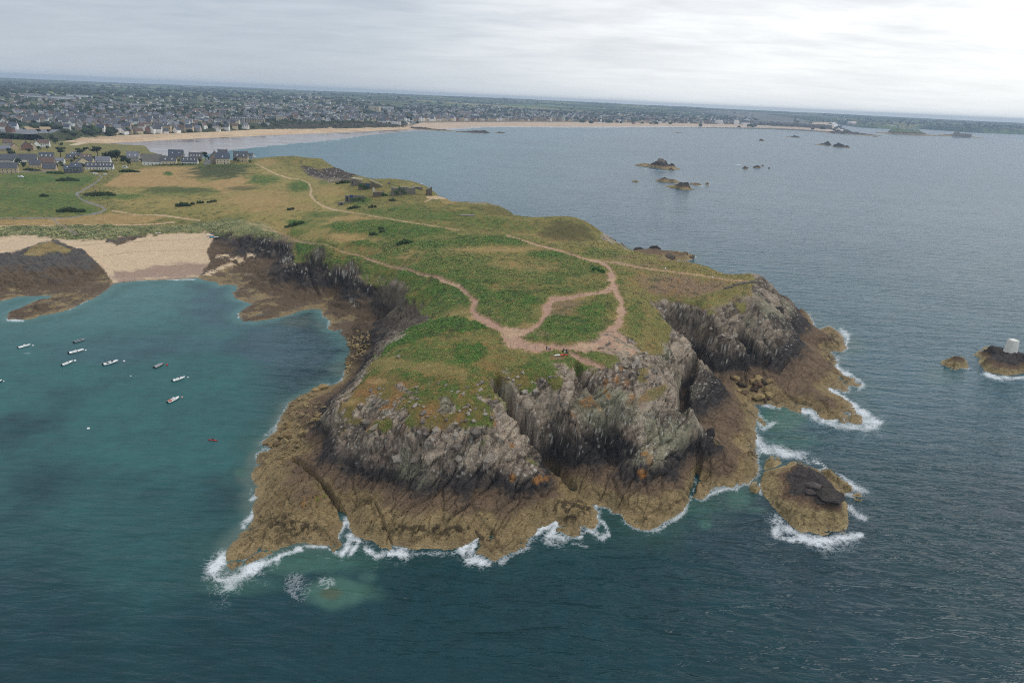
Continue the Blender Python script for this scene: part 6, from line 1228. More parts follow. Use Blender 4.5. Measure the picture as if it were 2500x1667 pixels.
for x, y, kind, s, lb in [(1420, 330, 'dense', 1.3, 'dark tree between the four dormer house and the cream villa'), (1330, 395, 'green', 1.0, 'bushy tree right of the low white house'), (1500, 380, 'dense', .9, 'dark tree before the tall stone gable'), (1900, 380, 'dense', .9, 'dark tree right of the cream villa'), (690, 390, 'dense', .8, 'dark slender tree between weathered roof and cream house'), (870, 392, 'green', .7, 'small tree before the cream house'), (985, 380, 'green', .7, 'small shrub tree below the tall blue roof'), (375, 385, 'green', .8, 'garden tree left of the weathered roof cottage'), (2150, 395, 'green', .7, 'bush at the right end of the ridge row'), (1960, 385, 'green', .6, 'bush below the timber dormer house')]:
    (px, py), = zm('W', (x, y)); tree(px, py, kind, s, lb)
for x, y, kind, s, lb in [(1130, 800, 'green', .7, 'garden tree left of the dark clad house'), (1010, 800, 'green', .8, 'tree between the plain barn and the dark clad house'), (720, 780, 'green', .8, 'tree left of the plain barn'), (420, 800, 'dense', .9, 'dark tree between the beige house and the cottage'), (930, 690, 'green', .8, 'tree between the dormer house and the bright white house'), (660, 690, 'green', .9, 'tree in the garden left of the dormer house'), (1290, 720, 'green', .8, 'small tree behind the dark clad house'), (1700, 690, 'dense', .8, 'dark tree between the cream gables and the low white house'), (520, 540, 'green', 1.0, 'tree on the green bank below the brick house'), (700, 500, 'green', 1.1, 'tree on the green bank below the white villa'), (860, 480, 'green', 1.0, 'right hand tree on the green bank below the white villa'), (180, 560, 'dense', 1.0, 'dark tree under the brown gabled cottage')]:
    (px, py), = zm('V', (x, y)); tree(px, py, kind, s, lb)
# bushes and hedges in the fields
def bush(k, x0, x1, y, hgt, label, name='bush', rgb=(72, 88, 50), seed=1, cat='bush', depth=None):
    (xa, ya), (xb, yb) = zm(k, (x0, y), (x1, y)); a = hit(xa, ya); b = hit(xb, yb); L = float(np.hypot(*(b - a)[:2])); c = (a + b) / 2; r = random.Random(seed)
    n = max(3, int(L / 2.2)); lm = []
    for i in range(n):
        t = (i + .5) / n - .5; x = t * L * .9; y = r.uniform(-.3, .3) * min(L * .3, 5); g = float(ground(c[0] + x, c[1] + y)) - c[2]
        hh = hgt * (1 - (2 * t) ** 2 * .55) * r.uniform(.75, 1.1); lm.append((x, y, g + hh * .45, r.uniform(1.2, 1.8) * min(1.4, max(.7, L / 10)), hh * .6))
    cr = leaf_cloud(seed, lm, int(min(1600, 160 + 60 * L)), .34 if hgt < 3 else .42, rgb)
    o = link(name, cr, M_LEAF); o.location = c; return tag(o, label, cat)
bush('O', 720, 1050, 1195, 4.5, 'long dark thicket on the bend of the lane', seed=2)
bush('O', 490, 775, 1340, 4, 'dark thicket in the green field above the lane', seed=3)
bush('O', 490, 715, 1065, 3.6, 'dark green thicket along the far edge of the green field', seed=4)
bush('O', 345, 440, 1205, 2.6, 'low bush in the middle of the green field', seed=5)
bush('O', 1560, 1695, 1290, 4, 'largest bush of the short row in the dry meadow', seed=6, rgb=(60, 80, 44))
bush('O', 1700, 1735, 1275, 2.6, 'small bush next to the largest of the short row', seed=7)
bush('O', 1752, 1815, 1265, 3, 'second largest bush of the short row in the dry meadow', seed=8)
bush('O', 1843, 1870, 1258, 1.8, 'tiny bush, third from the right end of the short row', seed=9)
bush('O', 1874, 1897, 1255, 1.8, 'tiny bush, second from the right end of the short row', seed=10)
bush('O', 1900, 1928, 1250, 1.9, 'tiny bush at the right end of the short row', seed=11)
bush('P', 370, 430, 1212, 2.2, 'bush in the meadow left of the fort mound', seed=12)
bush('P', 380, 500, 1345, 2.2, 'wide low bush in the yellow meadow', seed=13, rgb=(66, 92, 46))
bush('P', 830, 930, 975, 3.0, 'dark bush left of the ruined fort wall', seed=14)
bush('P', 1090, 1165, 1195, 2.4, 'dark bush under the fort mound', seed=15)
bush('P', 920, 1005, 1200, 2.4, 'bush before the painted fort wall', seed=16)
bush('P', 1280, 1335, 1135, 2.2, 'small bush behind the fort mound', seed=17)
bush('P', 1185, 1225, 1385, 1.8, 'small round bush in the dark bracken', seed=18)
bush('P', 1100, 1170, 1435, 1.8, 'flat bush left of the small round one in the bracken', seed=19)
bush('P', 1365, 1460, 1515, 2.8, 'isolated round gorse bush in the middle of the headland', seed=20, rgb=(62, 88, 44))
bush('P', 1190, 1235, 1412, 1.8, 'second small bush in the dark bracken', seed=21)
bush('F', 1970, 2060, 885, 2.2, 'bright green bush beside the junction of the paths', seed=22, rgb=(64, 104, 42))
bush('V', 800, 1190, 912, 3.2, 'clipped green hedge along the back of the green field', 'hedge', seed=23, rgb=(70, 98, 50), cat='hedge')
bush('V', 380, 740, 860, 2.8, 'dark ragged hedge left of the plain barn', 'hedge', seed=24, cat='hedge')
bush('W', 0, 360, 540, 3.4, 'dark hedge slanting up the left side of the tan field', 'hedge', seed=25, rgb=(58, 82, 44), cat='hedge')
bush('W', 560, 1300, 428, 2.0, 'long low hedge along the top of the tan field', 'hedge', seed=26, cat='hedge')
bush('V', 1600, 1960, 880, 2.4, 'scrubby hedge between the lane and the slate terrace', 'hedge', seed=27, rgb=(84, 96, 56), cat='hedge')
# ------------------------------------------------------------------ village and town across the bay
def place_of(px, py):
    if px < 150: return 'above the car park' if py > 285 else 'in the woods beyond the car park'
    if px < 330: return 'on the slope above the beach ramp' if py > 283 else 'under the dark wood at the far left'
    if px < 480: return 'on the low cliff over the wet sand' if py > 295 else 'in the thick of the village roofs'
    if px < 660: return 'near the long hotel' if py > 275 else 'behind the long hotel'
    if px < 820: return 'above the green cliff right of the hotel' if py > 270 else 'inland of the green cliff'
    if px < 990: return 'near the cream apartment block' if py > 265 else 'on the rise behind the apartment block'
    return 'in the town'
_wl = {'white': 'white', 'cream': 'cream', 'stone': 'stone', 'grey': 'grey', 'beige': 'beige', 'brick': 'brick'}
_rl = {'slate': 'dark slate roof', 'pale': 'pale grey roof', 'blue': 'bluish slate roof', 'brown': 'brown tile roof'}
VAR = [(10, 8, 4.2, 5), (13, 8, 4.2, 5.4), (9, 8, 5.5, 5), (16, 9, 4.6, 5.5), (8, 9, 4, 5), (12, 9, 6, 5.5)]
r_ = random.Random(11); taken = []
def try_spot(px, py, sx, sy):
    for a, b in taken:
        if abs(a - px) < sx and abs(b - py) < sy: return False
    taken.append((px, py)); return True
SPOTS = []
REG = [([(130, 318), (160, 300), (330, 300), (560, 300), (610, 312), (560, 320), (440, 326), (330, 330), (240, 322)], 70, 11, 4.5), ([(30, 276), (300, 276), (560, 282), (560, 300), (330, 302), (150, 302), (50, 300)], 72, 11, 4.5), ([(560, 270), (800, 276), (985, 284), (985, 300), (800, 300), (680, 296), (560, 290)], 50, 10, 4.5), ([(0, 300), (60, 320), (20, 330), (0, 325)], 5, 12, 5)]
for poly, n, sx, sy in REG:
    P = np.array(poly); k = 0
    for _ in range(n * 40):
        if k >= n: break
        x, y = r_.uniform(P[:, 0].min(), P[:, 0].max()), r_.uniform(P[:, 1].min(), P[:, 1].max())
        if inpoly(np.array([x]), np.array([y]), P)[0] and not (555 < x < 645 and 278 < y < 303) and try_spot(x, y, sx, sy): SPOTS.append((x, y)); k += 1
for x, y in SPOTS:
    p = hitfar(x, y)
    if p is None or p[2] < 4: continue
    vi_ = r_.randrange(6); w, d, h, rh = VAR[vi_]; szw = ['small', 'midsize', 'tall', 'long', 'square', 'broad'][vi_]; wm = r_.choice(['white', 'white', 'white', 'white', 'white', 'cream', 'stone', 'grey', 'beige', 'brick'] if x > 0 else ['white']); rm = r_.choice(['slate', 'slate', 'blue', 'pale', 'brown'])
    off = r_.choice([0, 0, 90, 75, -15, 20, 60]); sc = 1.25 if p[1] < 2500 else 1.45
    t = house(p, w, d, h, rh, face(x, y, off + r_.uniform(-8, 8)), wm, rm, f'{szw} {_wl[wm]} house {"gable-on" if abs(off) > 40 else "broadside"} with {_rl[rm]} {place_of(x, y)}', 'houses of the village across the bay', 2 if r_.random() < .6 else 1, name='house')
    t.scale = (sc, sc, sc)
# the sea front: a row of tall terrace houses along the long beach
i_ = 0
for k, x0, y0, x1, y1, n in (('P', 1460, 428, 2334, 420, 34), ('Q', 40, 350, 2330, 381, 82)):
    for j in range(n):
        t_ = (j + .5) / n; (px, py), = zm(k, (x0 + (x1 - x0) * t_, y0 + (y1 - y0) * t_ - 2)); p = hitfar(px, py)
        if p is None: p = at(px, py, 8)
        L = 1.0 if j % 7 else 1.7; w = r_.choice([10, 12, 15]); h = r_.choice([8, 10, 12, 14]); wm = r_.choice(['cream', 'beige', 'white', 'stone', 'white', 'brick']); rm = r_.choice(['slate', 'slate', 'pale', 'blue', 'brown'])
        place = ['by the promontory', 'left of the jetty', 'behind the jetty', 'on the middle sea front', 'on the right sea front', 'towards the harbour'][min(5, int(((px - 985) / 860) * 6))]
        house((p[0], p[1] + 6, max(p[2], 5)), w * L, 12, h, r_.choice([5, 6, 7]), face(px, py, r_.choice([0, 0, 90])), wm, rm, f'tall {_wl[wm]} house with {_rl[rm]} {place}', 'tall houses along the sea front', 2, name='terrace_house')
# bigger buildings one can pick out
def block(k, x, y, w, d, h, label, m='cream', roof='pale', rh=1.2, n=0, fl=0, turn=0, name='apartment_block', dormers=0):
    (px, py), = zm(k, (x, y)); p = hitfar(px, py)
    if p is None: p = at(px, py, 12)
    t = empty(name, p, face(px, py, turn)); tag(t, label, 'building')
    setmat(MB().box(-w / 2, -d / 2, -6, w / 2, d / 2, h).obj('wall', None, t), MW[m])
    m_ = MB(); a, b = w / 2 + .4, d / 2 + .4; q = min(b, rh * 1.1); m_.add([(-a, -b, h + .01), (a, -b, h + .01), (a, b, h + .01), (-a, b, h + .01), (-a + q, -b + q, h + rh), (a - q, -b + q, h + rh), (a - q, b - q, h + rh), (-a + q, b - q, h + rh)], [(0, 1, 5, 4), (1, 2, 6, 5), (2, 3, 7, 6), (3, 0, 4, 7), (4, 5, 6, 7)])
    setmat(m_.obj('roof', None, t), MR[roof])
    big = MB().box(-.9, -.15, 0, .9, .05, 2.2).mesh('window') if n else None
    for f in range(fl):
        for i in range(n):
            o = link('window', big, None, t); o.location = ((i + .5) / n * w - w / 2, -d / 2, 1.2 + f * 3.4); setmat(o, M_GLASS)
    for i in range(dormers):
        o = link('dormer', _DORM, None, t); o.location = ((i + .5) / dormers * w - w / 2, -d / 2 + 1.2, h + 1); o.scale = (1.6, 1.6, 1.6); setmat(o, MW['white'])
    return t
block('J', 1850, 716, 40, 16, 12, 'left wing of the long hotel, grey stone with rows of dark windows', 'grey', 'slate', 6, 10, 3, 0, 'hotel', 6)
block('J', 2130, 716, 66, 16, 11, 'right wing of the long hotel, beige with a slate roof of dormers', 'beige', 'slate', 6, 14, 3, 0, 'hotel', 10)
block('J', 1900, 782, 46, 12, 4, 'low white terrace building below the long hotel', 'white', 'pale', .8, 8, 1, 0, 'pavilion')
block('J', 620, 835, 22, 14, 9, 'large pale villa with many windows above the low cliff', 'beige', 'slate', 5, 5, 3, -10, 'villa', 2)
block('J', 150, 440, 62, 14, 10, 'long white apartment building left of the yellow tower house', 'white', 'pale', 1, 12, 3)
block('J', 300, 410, 16, 14, 16, 'yellow tower like house at the end of the long white building', 'cream', 'brown', 4, 3, 4)
block('J', 1190, 510, 44, 14, 8, 'white school like building before the dark wood', 'white', 'brown', 2.5, 9, 2)
block('J', 1500, 515, 22, 14, 9, 'white house, left of three in a row behind the hotel', 'white', 'brown', 4, 4, 2)
block('J', 1620, 520, 34, 14, 9, 'yellow house in the middle of the three behind the hotel', 'cream', 'brown', 3, 6, 2)
block('J', 1760, 510, 26, 14, 9, 'white house, right of three in a row behind the hotel', 'white', 'brown', 3, 5, 2)
block('Z', 1960, 450, 58, 22, 26, 'tall cream apartment block behind the promontory', 'cream', 'pale', .8, 8, 6, -24)
block('Z', 310, 608, 24, 18, 14, 'pinkish white villa with turreted roof above the green cliff', 'cream', 'pale', 3, 4, 3, 10, 'villa')
block('Z', 2330, 660, 34, 14, 8, 'white building on the sea wall of the promontory', 'white', 'pale', 1, 6, 2, 0, 'pavilion')
block('Z', 2180, 405, 70, 16, 12, 'long white apartment row right of the cream block', 'white', 'pale', 1, 10, 3)
block('Z', 30, 668, 30, 9, 4, 'low white beach pavilion at the foot of the bank', 'white', 'pale', .6, 6, 1, 0, 'pavilion')
block('Q', 440, 345, 60, 18, 18, 'long beige apartment block on the sea front by the jetty', 'beige', 'pale', 1, 0, 0)
block('Q', 560, 345, 50, 18, 16, 'cream apartment block right of the long beige one', 'cream', 'pale', 1, 0, 0)
block('K', 540, 432, 56, 24, 24, 'white casino like block at the end of the sea front', 'white', 'pale', 2, 0, 0)
block('K', 770, 445, 30, 24, 30, 'white domed building before the harbour', 'white', 'pale', 8, 0, 0)
block('K', 900, 450, 44, 22, 16, 'long white building left of the ramparts', 'white', 'pale', 1, 0, 0)
for x, y, w, lb in ((130, 240, 90, 'long white glasshouse roof before the pale field'), (155, 240.5, 34, 'short white shed right of the glasshouse'), (190, 236, 40, 'white roofed shed at the edge of the wood'), (60, 233, 50, 'long pale farm shed far left')):
    block('N', x, y, w * 2.3, 30, 6, lb, 'white', 'pale', 2, 0, 0, 0, 'shed')

# stuff: the rest of the roofs, the rest of the trees
def town_stuff(spots, name, tall=1.0, seed=3, cols=None):
    r = np.random.default_rng(seed); n = len(spots); P = np.array(spots)
    w = r.uniform(8, 17, n) * (1 + .25 * (P[:, 1] > 3000)); d = r.uniform(7, 10, n); h = r.uniform(4, 7.5, n) * tall; rh = r.uniform(3.5, 5.5, n) * np.where(r.random(n) < .8, 1, .15)
    an = np.arctan2(-P[:, 0], P[:, 1]) * .6 + r.choice([0, 1.57, .3, -.4, 1.2], n) + r.normal(0, .1, n); ca, sa = np.cos(an), np.sin(an); a, b = w / 2, d / 2
    def pt(x, y, z): return np.stack([P[:, 0] + x * ca - y * sa, P[:, 1] + x * sa + y * ca, P[:, 2] + z], 1)
    z0 = np.full(n, -4.0); e = .4
    vs = [pt(-a, -b, z0), pt(a, -b, z0), pt(a, b, z0), pt(-a, b, z0), pt(-a, -b, h), pt(a, -b, h), pt(a, b, h), pt(-a, b, h), pt(-a, 0 * a, h + rh), pt(a, 0 * a, h + rh),
          pt(-a - e, -b - e, h - .1), pt(a + e, -b - e, h - .1), pt(a + e, b + e, h - .1), pt(-a - e, b + e, h - .1), pt(-a - e, 0 * a, h + rh + .2), pt(a + e, 0 * a, h + rh + .2)]
    V = np.stack(vs, 1).reshape(-1, 3); base = np.arange(n)[:, None] * 16
    F = np.concatenate([base + np.array(f)[None] for f in ([0, 1, 5, 4], [2, 3, 7, 6], [1, 2, 6, 5], [3, 0, 4, 7], [5, 6, 9, 9], [7, 4, 8, 8], [10, 11, 15, 14], [12, 13, 14, 15])])
    Fq = np.array([f for f in F if f[2] != f[3]]); Ft = F[F[:, 2] == F[:, 3]][:, :3]
    me = bpy.data.meshes.new(name); me.from_pydata(V.tolist(), [], Fq.tolist() + Ft.tolist()); me.update()
    wc_ = np.array([lin(*c) for c in (cols or ((244, 242, 236), (230, 218, 192), (176, 166, 150), (240, 234, 222), (200, 184, 158), (150, 120, 104)))]); rc = np.array([lin(*c) for c in ((92, 96, 106), (108, 110, 118), (84, 90, 104), (128, 130, 136), (116, 96, 86))])
    C_ = np.concatenate([np.repeat(wc_[r.integers(0, len(wc_), n)][:, None], 10, 1), np.repeat(rc[r.integers(0, 5, n)][:, None], 6, 1)], 1).reshape(-1, 3)
    at_ = me.attributes.new('col', 'FLOAT_COLOR', 'POINT'); at_.data.foreach_set('color', np.hstack([C_, np.ones((len(C_), 1))]).astype(np.float32).ravel())
    return tag(link(name, me, M_TOWN), kind='stuff')
def spray(poly, n, seed, zg=25.0, power=1.0):
    r = np.random.default_rng(seed); P = np.array(poly, float); m = n * 4
    x = r.uniform(P[:, 0].min(), P[:, 0].max(), m); y = P[:, 1].min() + (P[:, 1].max() - P[:, 1].min()) * r.random(m) ** power
    k = inpoly(x, y, P); x, y = x[k][:n], y[k][:n]; w = at(x, y, zg)
    for _ in range(3): w = at(x, y, np.clip(gfar(w[:, 0], w[:, 1]), 2, 110))
    g = gfar(w[:, 0], w[:, 1]); ok = (g > 4.9) & (w[:, 1] > FY[0]) & (w[:, 1] < 15500)
    w[:, 2] = g; return [tuple(q) for q in w[ok]]
SP1 = spray([(0, 262), (300, 262), (560, 266), (640, 285), (640, 298), (560, 316), (450, 324), (330, 328), (150, 302), (0, 296)], 330, 1) + spray([(0, 224), (640, 232), (640, 268), (0, 268)], 230, 2) + spray([(600, 236), (1000, 252), (1000, 300), (640, 296), (600, 284)], 620, 3)
SP1 += spray([(985, 254), (1240, 258), (1500, 266), (1700, 279), (1860, 294), (1860, 306), (1700, 301), (1500, 295), (1240, 293), (985, 297)], 1500, 4)
town_stuff(SP1, 'distant_town', 1.0, 3)
town_stuff(spray([(985, 276), (1500, 284), (1850, 300), (1850, 306), (1500, 295), (1240, 293), (985, 297)], 420, 14), 'distant_town', 2.0, 4)
town_stuff(spray([(1960, 284), (2100, 291), (2300, 302), (2500, 313), (2500, 325), (2300, 315), (2180, 311), (2050, 302)], 300, 5), 'distant_shore_town', 1.6, 5)
town_stuff(spray([(700, 224), (1240, 240), (1840, 272), (1840, 290), (1240, 262), (700, 250)], 420, 6), 'distant_suburb', 1.4, 6)
# the walled city: ramparts and a packed mass of tall granite houses
def wline(k, *pts): return [hitfar(*q) if hitfar(*q) is not None else at(q[0], q[1], 6) for q in zm(k, *pts)]
wl_ = [at(*q, 6.0) for q in zm('K', (955, 458), (1060, 466), (1180, 470), (1360, 480), (1560, 490), (1700, 497), (1860, 508), (1990, 512), (2160, 505))]
m_ = MB()
for a, b in zip(wl_[:-1], wl_[1:]):
    a = Vector(a); b = Vector(b); d_ = (b - a); nn = Vector((-d_.y, d_.x, 0)).normalized() * 8
    m_.add([(a.x, a.y, -2), (b.x, b.y, -2), (b.x + nn.x, b.y + nn.y, -2), (a.x + nn.x, a.y + nn.y, -2), (a.x, a.y, 17), (b.x, b.y, 17), (b.x + nn.x, b.y + nn.y, 17), (a.x + nn.x, a.y + nn.y, 17)], [(0, 1, 5, 4), (1, 2, 6, 5), (2, 3, 7, 6), (3, 0, 4, 7), (4, 5, 6, 7)])
tag(m_.obj('rampart', mat('granite_rampart', (128, 118, 108), .9, .2, .2, .05)), 'long granite rampart around the old walled city', 'city wall')
cs_ = []; rr_ = np.random.default_rng(8)
for i in range(620):
    t = rr_.random(); q = Vector(wl_[0]).lerp(Vector(wl_[-2]), t); cs_.append((q.x + rr_.normal(0, 14) + 8, q.y + rr_.uniform(16, 210) * (1 - .3 * t), 10))
town_stuff(cs_, 'old_town', 3.2, 9, ((128, 116, 104), (114, 105, 96), (140, 128, 112)))
p = at(*zm('K', (1586, 480))[0], 6); t = empty('church_spire', (p[0], p[1] + 120, 6)); tag(t, 'thin church spire rising from the walled city', 'church')
setmat(MB().box(-6, -6, 0, 6, 6, 42).obj('tower', None, t), MW['stone']); setmat(MB().tube((0, 0, 42), (0, 0, 78), 7, .3, 8).obj('spire', None, t), MR['slate'])
# harbour: ferry and cranes
p = at(*zm('K', (1010, 455))[0], 2); t = empty('ferry', (p[0] + 60, p[1] + 500, 2), .2); tag(t, 'white ferry with a tall superstructure moored behind the walled city', 'ship')
setmat(MB().box(-75, -11, -2, 75, 11, 14).add([(75, -11, -2), (95, 0, -2), (75, 11, -2), (75, -11, 14), (98, 0, 15), (75, 11, 14)], [(0, 1, 4, 3), (1, 2, 5, 4), (3, 4, 5), (0, 2, 1)]).obj('hull', None, t), MW['white'])
setmat(MB().box(-55, -10, 14, 68, 10, 24).box(10, -9, 24, 62, 9, 31).obj('superstructure', None, t), MW['white']); setmat(MB().box(-22, -4, 24, -10, 4, 38).obj('funnel', None, t), MW['grey'])
for x, lb in ((565, 'white harbour crane with a slanting jib, left of two'), (610, 'white harbour crane with a slanting jib, right of two')):
    p = at(*zm('K', (x, 432))[0], 5); t = empty('harbour_crane', (p[0], p[1] + 260, 5)); tag(t, lb, 'crane', 'harbour cranes')
    setmat(MB().box(-5, -5, 0, 5, 5, 26).obj('tower', None, t), MW['white']); setmat(MB().tube((-2, 0, 26), (18, 0, 66), 1.8, .9, 5).obj('jib', None, t), MW['white'])
for (px, py, w, h, lb) in ((zm('R', (1795, 470))[0] + (24, 26, 'square keep of the fort on the small island')), (zm('R', (1845, 472))[0] + (110, 14, 'long low fort wall on the small island'))):
    p = at(px, py, 10); t = empty('island_fort', (p[0], p[1] + 40, 6)); tag(t, lb, 'fort'); setmat(MB().box(-w / 2, -12, -4, w / 2, 12, h + 4).obj('wall', None, t), MW['stone'])
# concrete ramp and sea wall by the far beach
q = [hitfar(*z_) for z_ in zm('V', (1210, 428), (1590, 378), (1500, 318), (1130, 400))]
m_ = MB(); B_ = [Vector(x) for x in q[:2]]; u_ = (B_[1] - B_[0]); nn = Vector((-u_.y, u_.x, 0)).normalized() * 14; z1 = 9.0
m_.add([(B_[0].x, B_[0].y, -1), (B_[1].x, B_[1].y, -1), (B_[1].x + nn.x, B_[1].y + nn.y, -1), (B_[0].x + nn.x, B_[0].y + nn.y, -1), (B_[0].x, B_[0].y, 5), (B_[1].x, B_[1].y, z1), (B_[1].x + nn.x, B_[1].y + nn.y, z1), (B_[0].x + nn.x, B_[0].y + nn.y, 5)], [(0, 1, 5, 4), (1, 2, 6, 5), (2, 3, 7, 6), (3, 0, 4, 7), (4, 5, 6, 7)])
setmat(m_.obj('sea_wall', None), MW['beige']); tag(bpy.data.objects['sea_wall'], 'pale masonry sea wall and ramp at the head of the far beach', 'sea wall')
p0, p1 = at(*zm('Z', (2290, 690))[0], 3), at(*zm('P', (1452, 470))[0], 3); m_ = MB(); m_.box(0, 0, -2, float(np.hypot(*(p1 - p0)[:2])), 30, 13)
o = m_.obj('sea_wall', MW['stone']); o.material_slots[0].link = 'OBJECT'; o.material_slots[0].material = MW['stone']; o.location = (p0[0], p0[1], 0); o.rotation_euler = (0, 0, math.atan2(p1[1] - p0[1], p1[0] - p0[0])); tag(o, 'dark masonry bastion at the tip of the green promontory', 'sea wall')
a_, b_ = at(*zm('P', (1450, 430))[0], 5), at(*zm('Q', (2330, 384))[0], 5); m_ = MB(); ln = [at(*q_, 5) for q_ in zm('P', (1450, 436), (1900, 432), (2334, 430))] + [at(*q_, 5) for q_ in zm('Q', (300, 356), (900, 362), (1500, 371), (2330, 385))]
for a, b in zip(ln[:-1], ln[1:]):
    a = Vector(a); b = Vector(b); n_ = Vector((-(b - a).y, (b - a).x, 0)).normalized() * 10
    m_.add([(a.x, a.y, -1), (b.x, b.y, -1), (b.x + n_.x, b.y + n_.y, -1), (a.x + n_.x, a.y + n_.y, -1), (a.x, a.y, 9), (b.x, b.y, 9), (b.x + n_.x, b.y + n_.y, 9), (a.x + n_.x, a.y + n_.y, 9)], [(0, 1, 5, 4), (4, 5, 6, 7), (2, 3, 7, 6)])
o = m_.obj('promenade_wall', MW['stone']); tag(o, 'long dark promenade wall along the top of the far beach', 'sea wall')

# trees of the far land
def lump_mesh(name, seed, rgb, n=3):
    r = random.Random(seed); bm = bmesh.new()
    for i in range(n):
        c = Vector((r.uniform(-.7, .7), r.uniform(-.7, .7), r.uniform(.4, .9)))
        g = bmesh.ops.create_icosphere(bm, subdivisions=2, radius=r.uniform(.5, .75))
        for v in g['verts']: v.co = c + v.co * (1 + .5 * (mnoise.noise(v.co * 3.1 + Vector((seed, i, 0))))); v.co.z *= .9
    me = bpy.data.meshes.new(name); bm.to_mesh(me); bm.free(); a = me.attributes.new('col', 'FLOAT_COLOR', 'POINT')
    for i, v in enumerate(me.vertices): a.data[i].color = (*[float(q) for q in lin(*rgb) * (.8 + .5 * (mnoise.noise(v.co * 4) + .4))], 1)
    me.materials.append(M_LEAF); return me
CROWNS = [lump_mesh('crown', i, c, 4) for i, c in enumerate(((44, 58, 42), (52, 68, 46), (60, 78, 48), (40, 54, 44), (50, 62, 40)))]
FTRUNK = MB().tube((0, 0, -.3), (0, 0, .5), .09, .06, 5).mesh('trunk')
r_ = random.Random(21); k = 0
TREG = [([(0, 296), (150, 300), (260, 318), (200, 330), (120, 318), (0, 312)], 16), ([(160, 318), (260, 310), (330, 326), (250, 338), (180, 332)], 14), ([(330, 325), (560, 318), (640, 298), (690, 300), (560, 330), (420, 340)], 16), ([(0, 258), (640, 262), (640, 280), (0, 276)], 46), ([(40, 278), (560, 284), (560, 312), (200, 312)], 44), ([(640, 262), (990, 270), (990, 298), (640, 296)], 40)]
for poly, n in TREG:
    P = np.array(poly); c_ = 0
    for _ in range(n * 6):
        if c_ >= n: break
        x, y = r_.uniform(P[:, 0].min(), P[:, 0].max()), r_.uniform(P[:, 1].min(), P[:, 1].max())
        if not inpoly(np.array([x]), np.array([y]), P)[0]: continue
        p = hitfar(x, y)
        if p is None or p[2] < 5: continue
        s = r_.uniform(5, 9) * (1.0 if p[1] < 2600 else 1.35); ci = r_.randrange(5)
        t = empty('tree', p, r_.uniform(0, 6.3), s); sh = ['dark evergreen', 'green', 'light green', 'blackish evergreen', 'olive green'][ci]
        tag(t, f'{sh} {"spreading" if s > 9.5 else "tall" if s > 7.8 else "low" if s < 5.8 else "midsize" if s < 6.8 else "round"} tree {place_of(x, y)}', 'tree', 'trees among the far houses'); link('trunk', FTRUNK, M_BARK, t); cr = link('crown', CROWNS[ci], None, t); cr.scale = (1.15, 1.1, r_.uniform(.8, 1.1)); c_ += 1
def wood_stuff(name, spots, smin, smax, seed, rgb):
    r = np.random.default_rng(seed); bm = bmesh.new(); bmesh.ops.create_icosphere(bm, subdivisions=1, radius=1); bv = np.array([v.co for v in bm.verts]); bf = np.array([[v.index for v in f.verts] for f in bm.faces]); bm.free()
    P = np.array(spots); n = len(P); s = smin * (smax / smin) ** r.random(n); jit = r.uniform(.75, 1.2, (n, len(bv), 1))
    V = P[:, None] + bv[None] * jit * np.stack([s * r.uniform(.9, 1.6, n), s * r.uniform(.9, 1.6, n), s * .75], 1)[:, None] + np.array([0, 0, 1.0])[None, None] * (s * .45)[:, None, None]
    F = (np.arange(n)[:, None, None] * len(bv) + bf[None]).reshape(-1, 3); c = lin(*rgb)[None] * r.choice([.6, .8, 1.0, 1.2], n)[:, None]
    return tag(link(name, mesh_np(name, V.reshape(-1, 3), F, False, None, dict(col=np.repeat(c, len(bv), 0))), M_LEAF), kind='stuff')
WS1 = spray([(0, 225), (640, 236), (640, 300), (0, 300)], 800, 31) + spray([(0, 262), (640, 268), (640, 282), (0, 274)], 320, 32) + spray([(620, 240), (1000, 256), (1000, 300), (640, 298)], 430, 33)
wood_stuff('far_trees', WS1, 4.5, 8.5, 1, (50, 66, 46))
WS2 = spray([(985, 256), (1240, 260), (1500, 268), (1850, 290), (1850, 304), (1240, 291), (985, 296)], 520, 34) + spray([(0, 200), (640, 220), (1240, 241), (1850, 274), (1850, 292), (1240, 262), (640, 244), (0, 230)], 1500, 35) + spray([(1940, 280), (2500, 306), (2500, 326), (2300, 318), (2050, 304)], 500, 36)
wood_stuff('far_woods', WS2, 7, 17, 2, (46, 62, 46))
WS3 = []
for poly, n in ((zm('Z', (0, 620), (400, 620), (900, 600), (1500, 600), (2280, 640), (2280, 690), (1500, 690), (900, 660), (400, 700), (0, 700)), 420), (zm('J', (0, 880), (900, 800), (1700, 760), (1700, 850), (1100, 900), (0, 920)), 160), (zm('V', (1200, 60), (1700, 200), (1500, 260), (1200, 180), (1100, 100)), 60), (zm('V', (1900, 180), (2340, 180), (2340, 260), (1950, 300)), 40)):
    WS3 += spray(poly, n, n, 12)
wood_stuff('cliff_scrub', WS3, 1.8, 4.5, 3, (66, 74, 46))
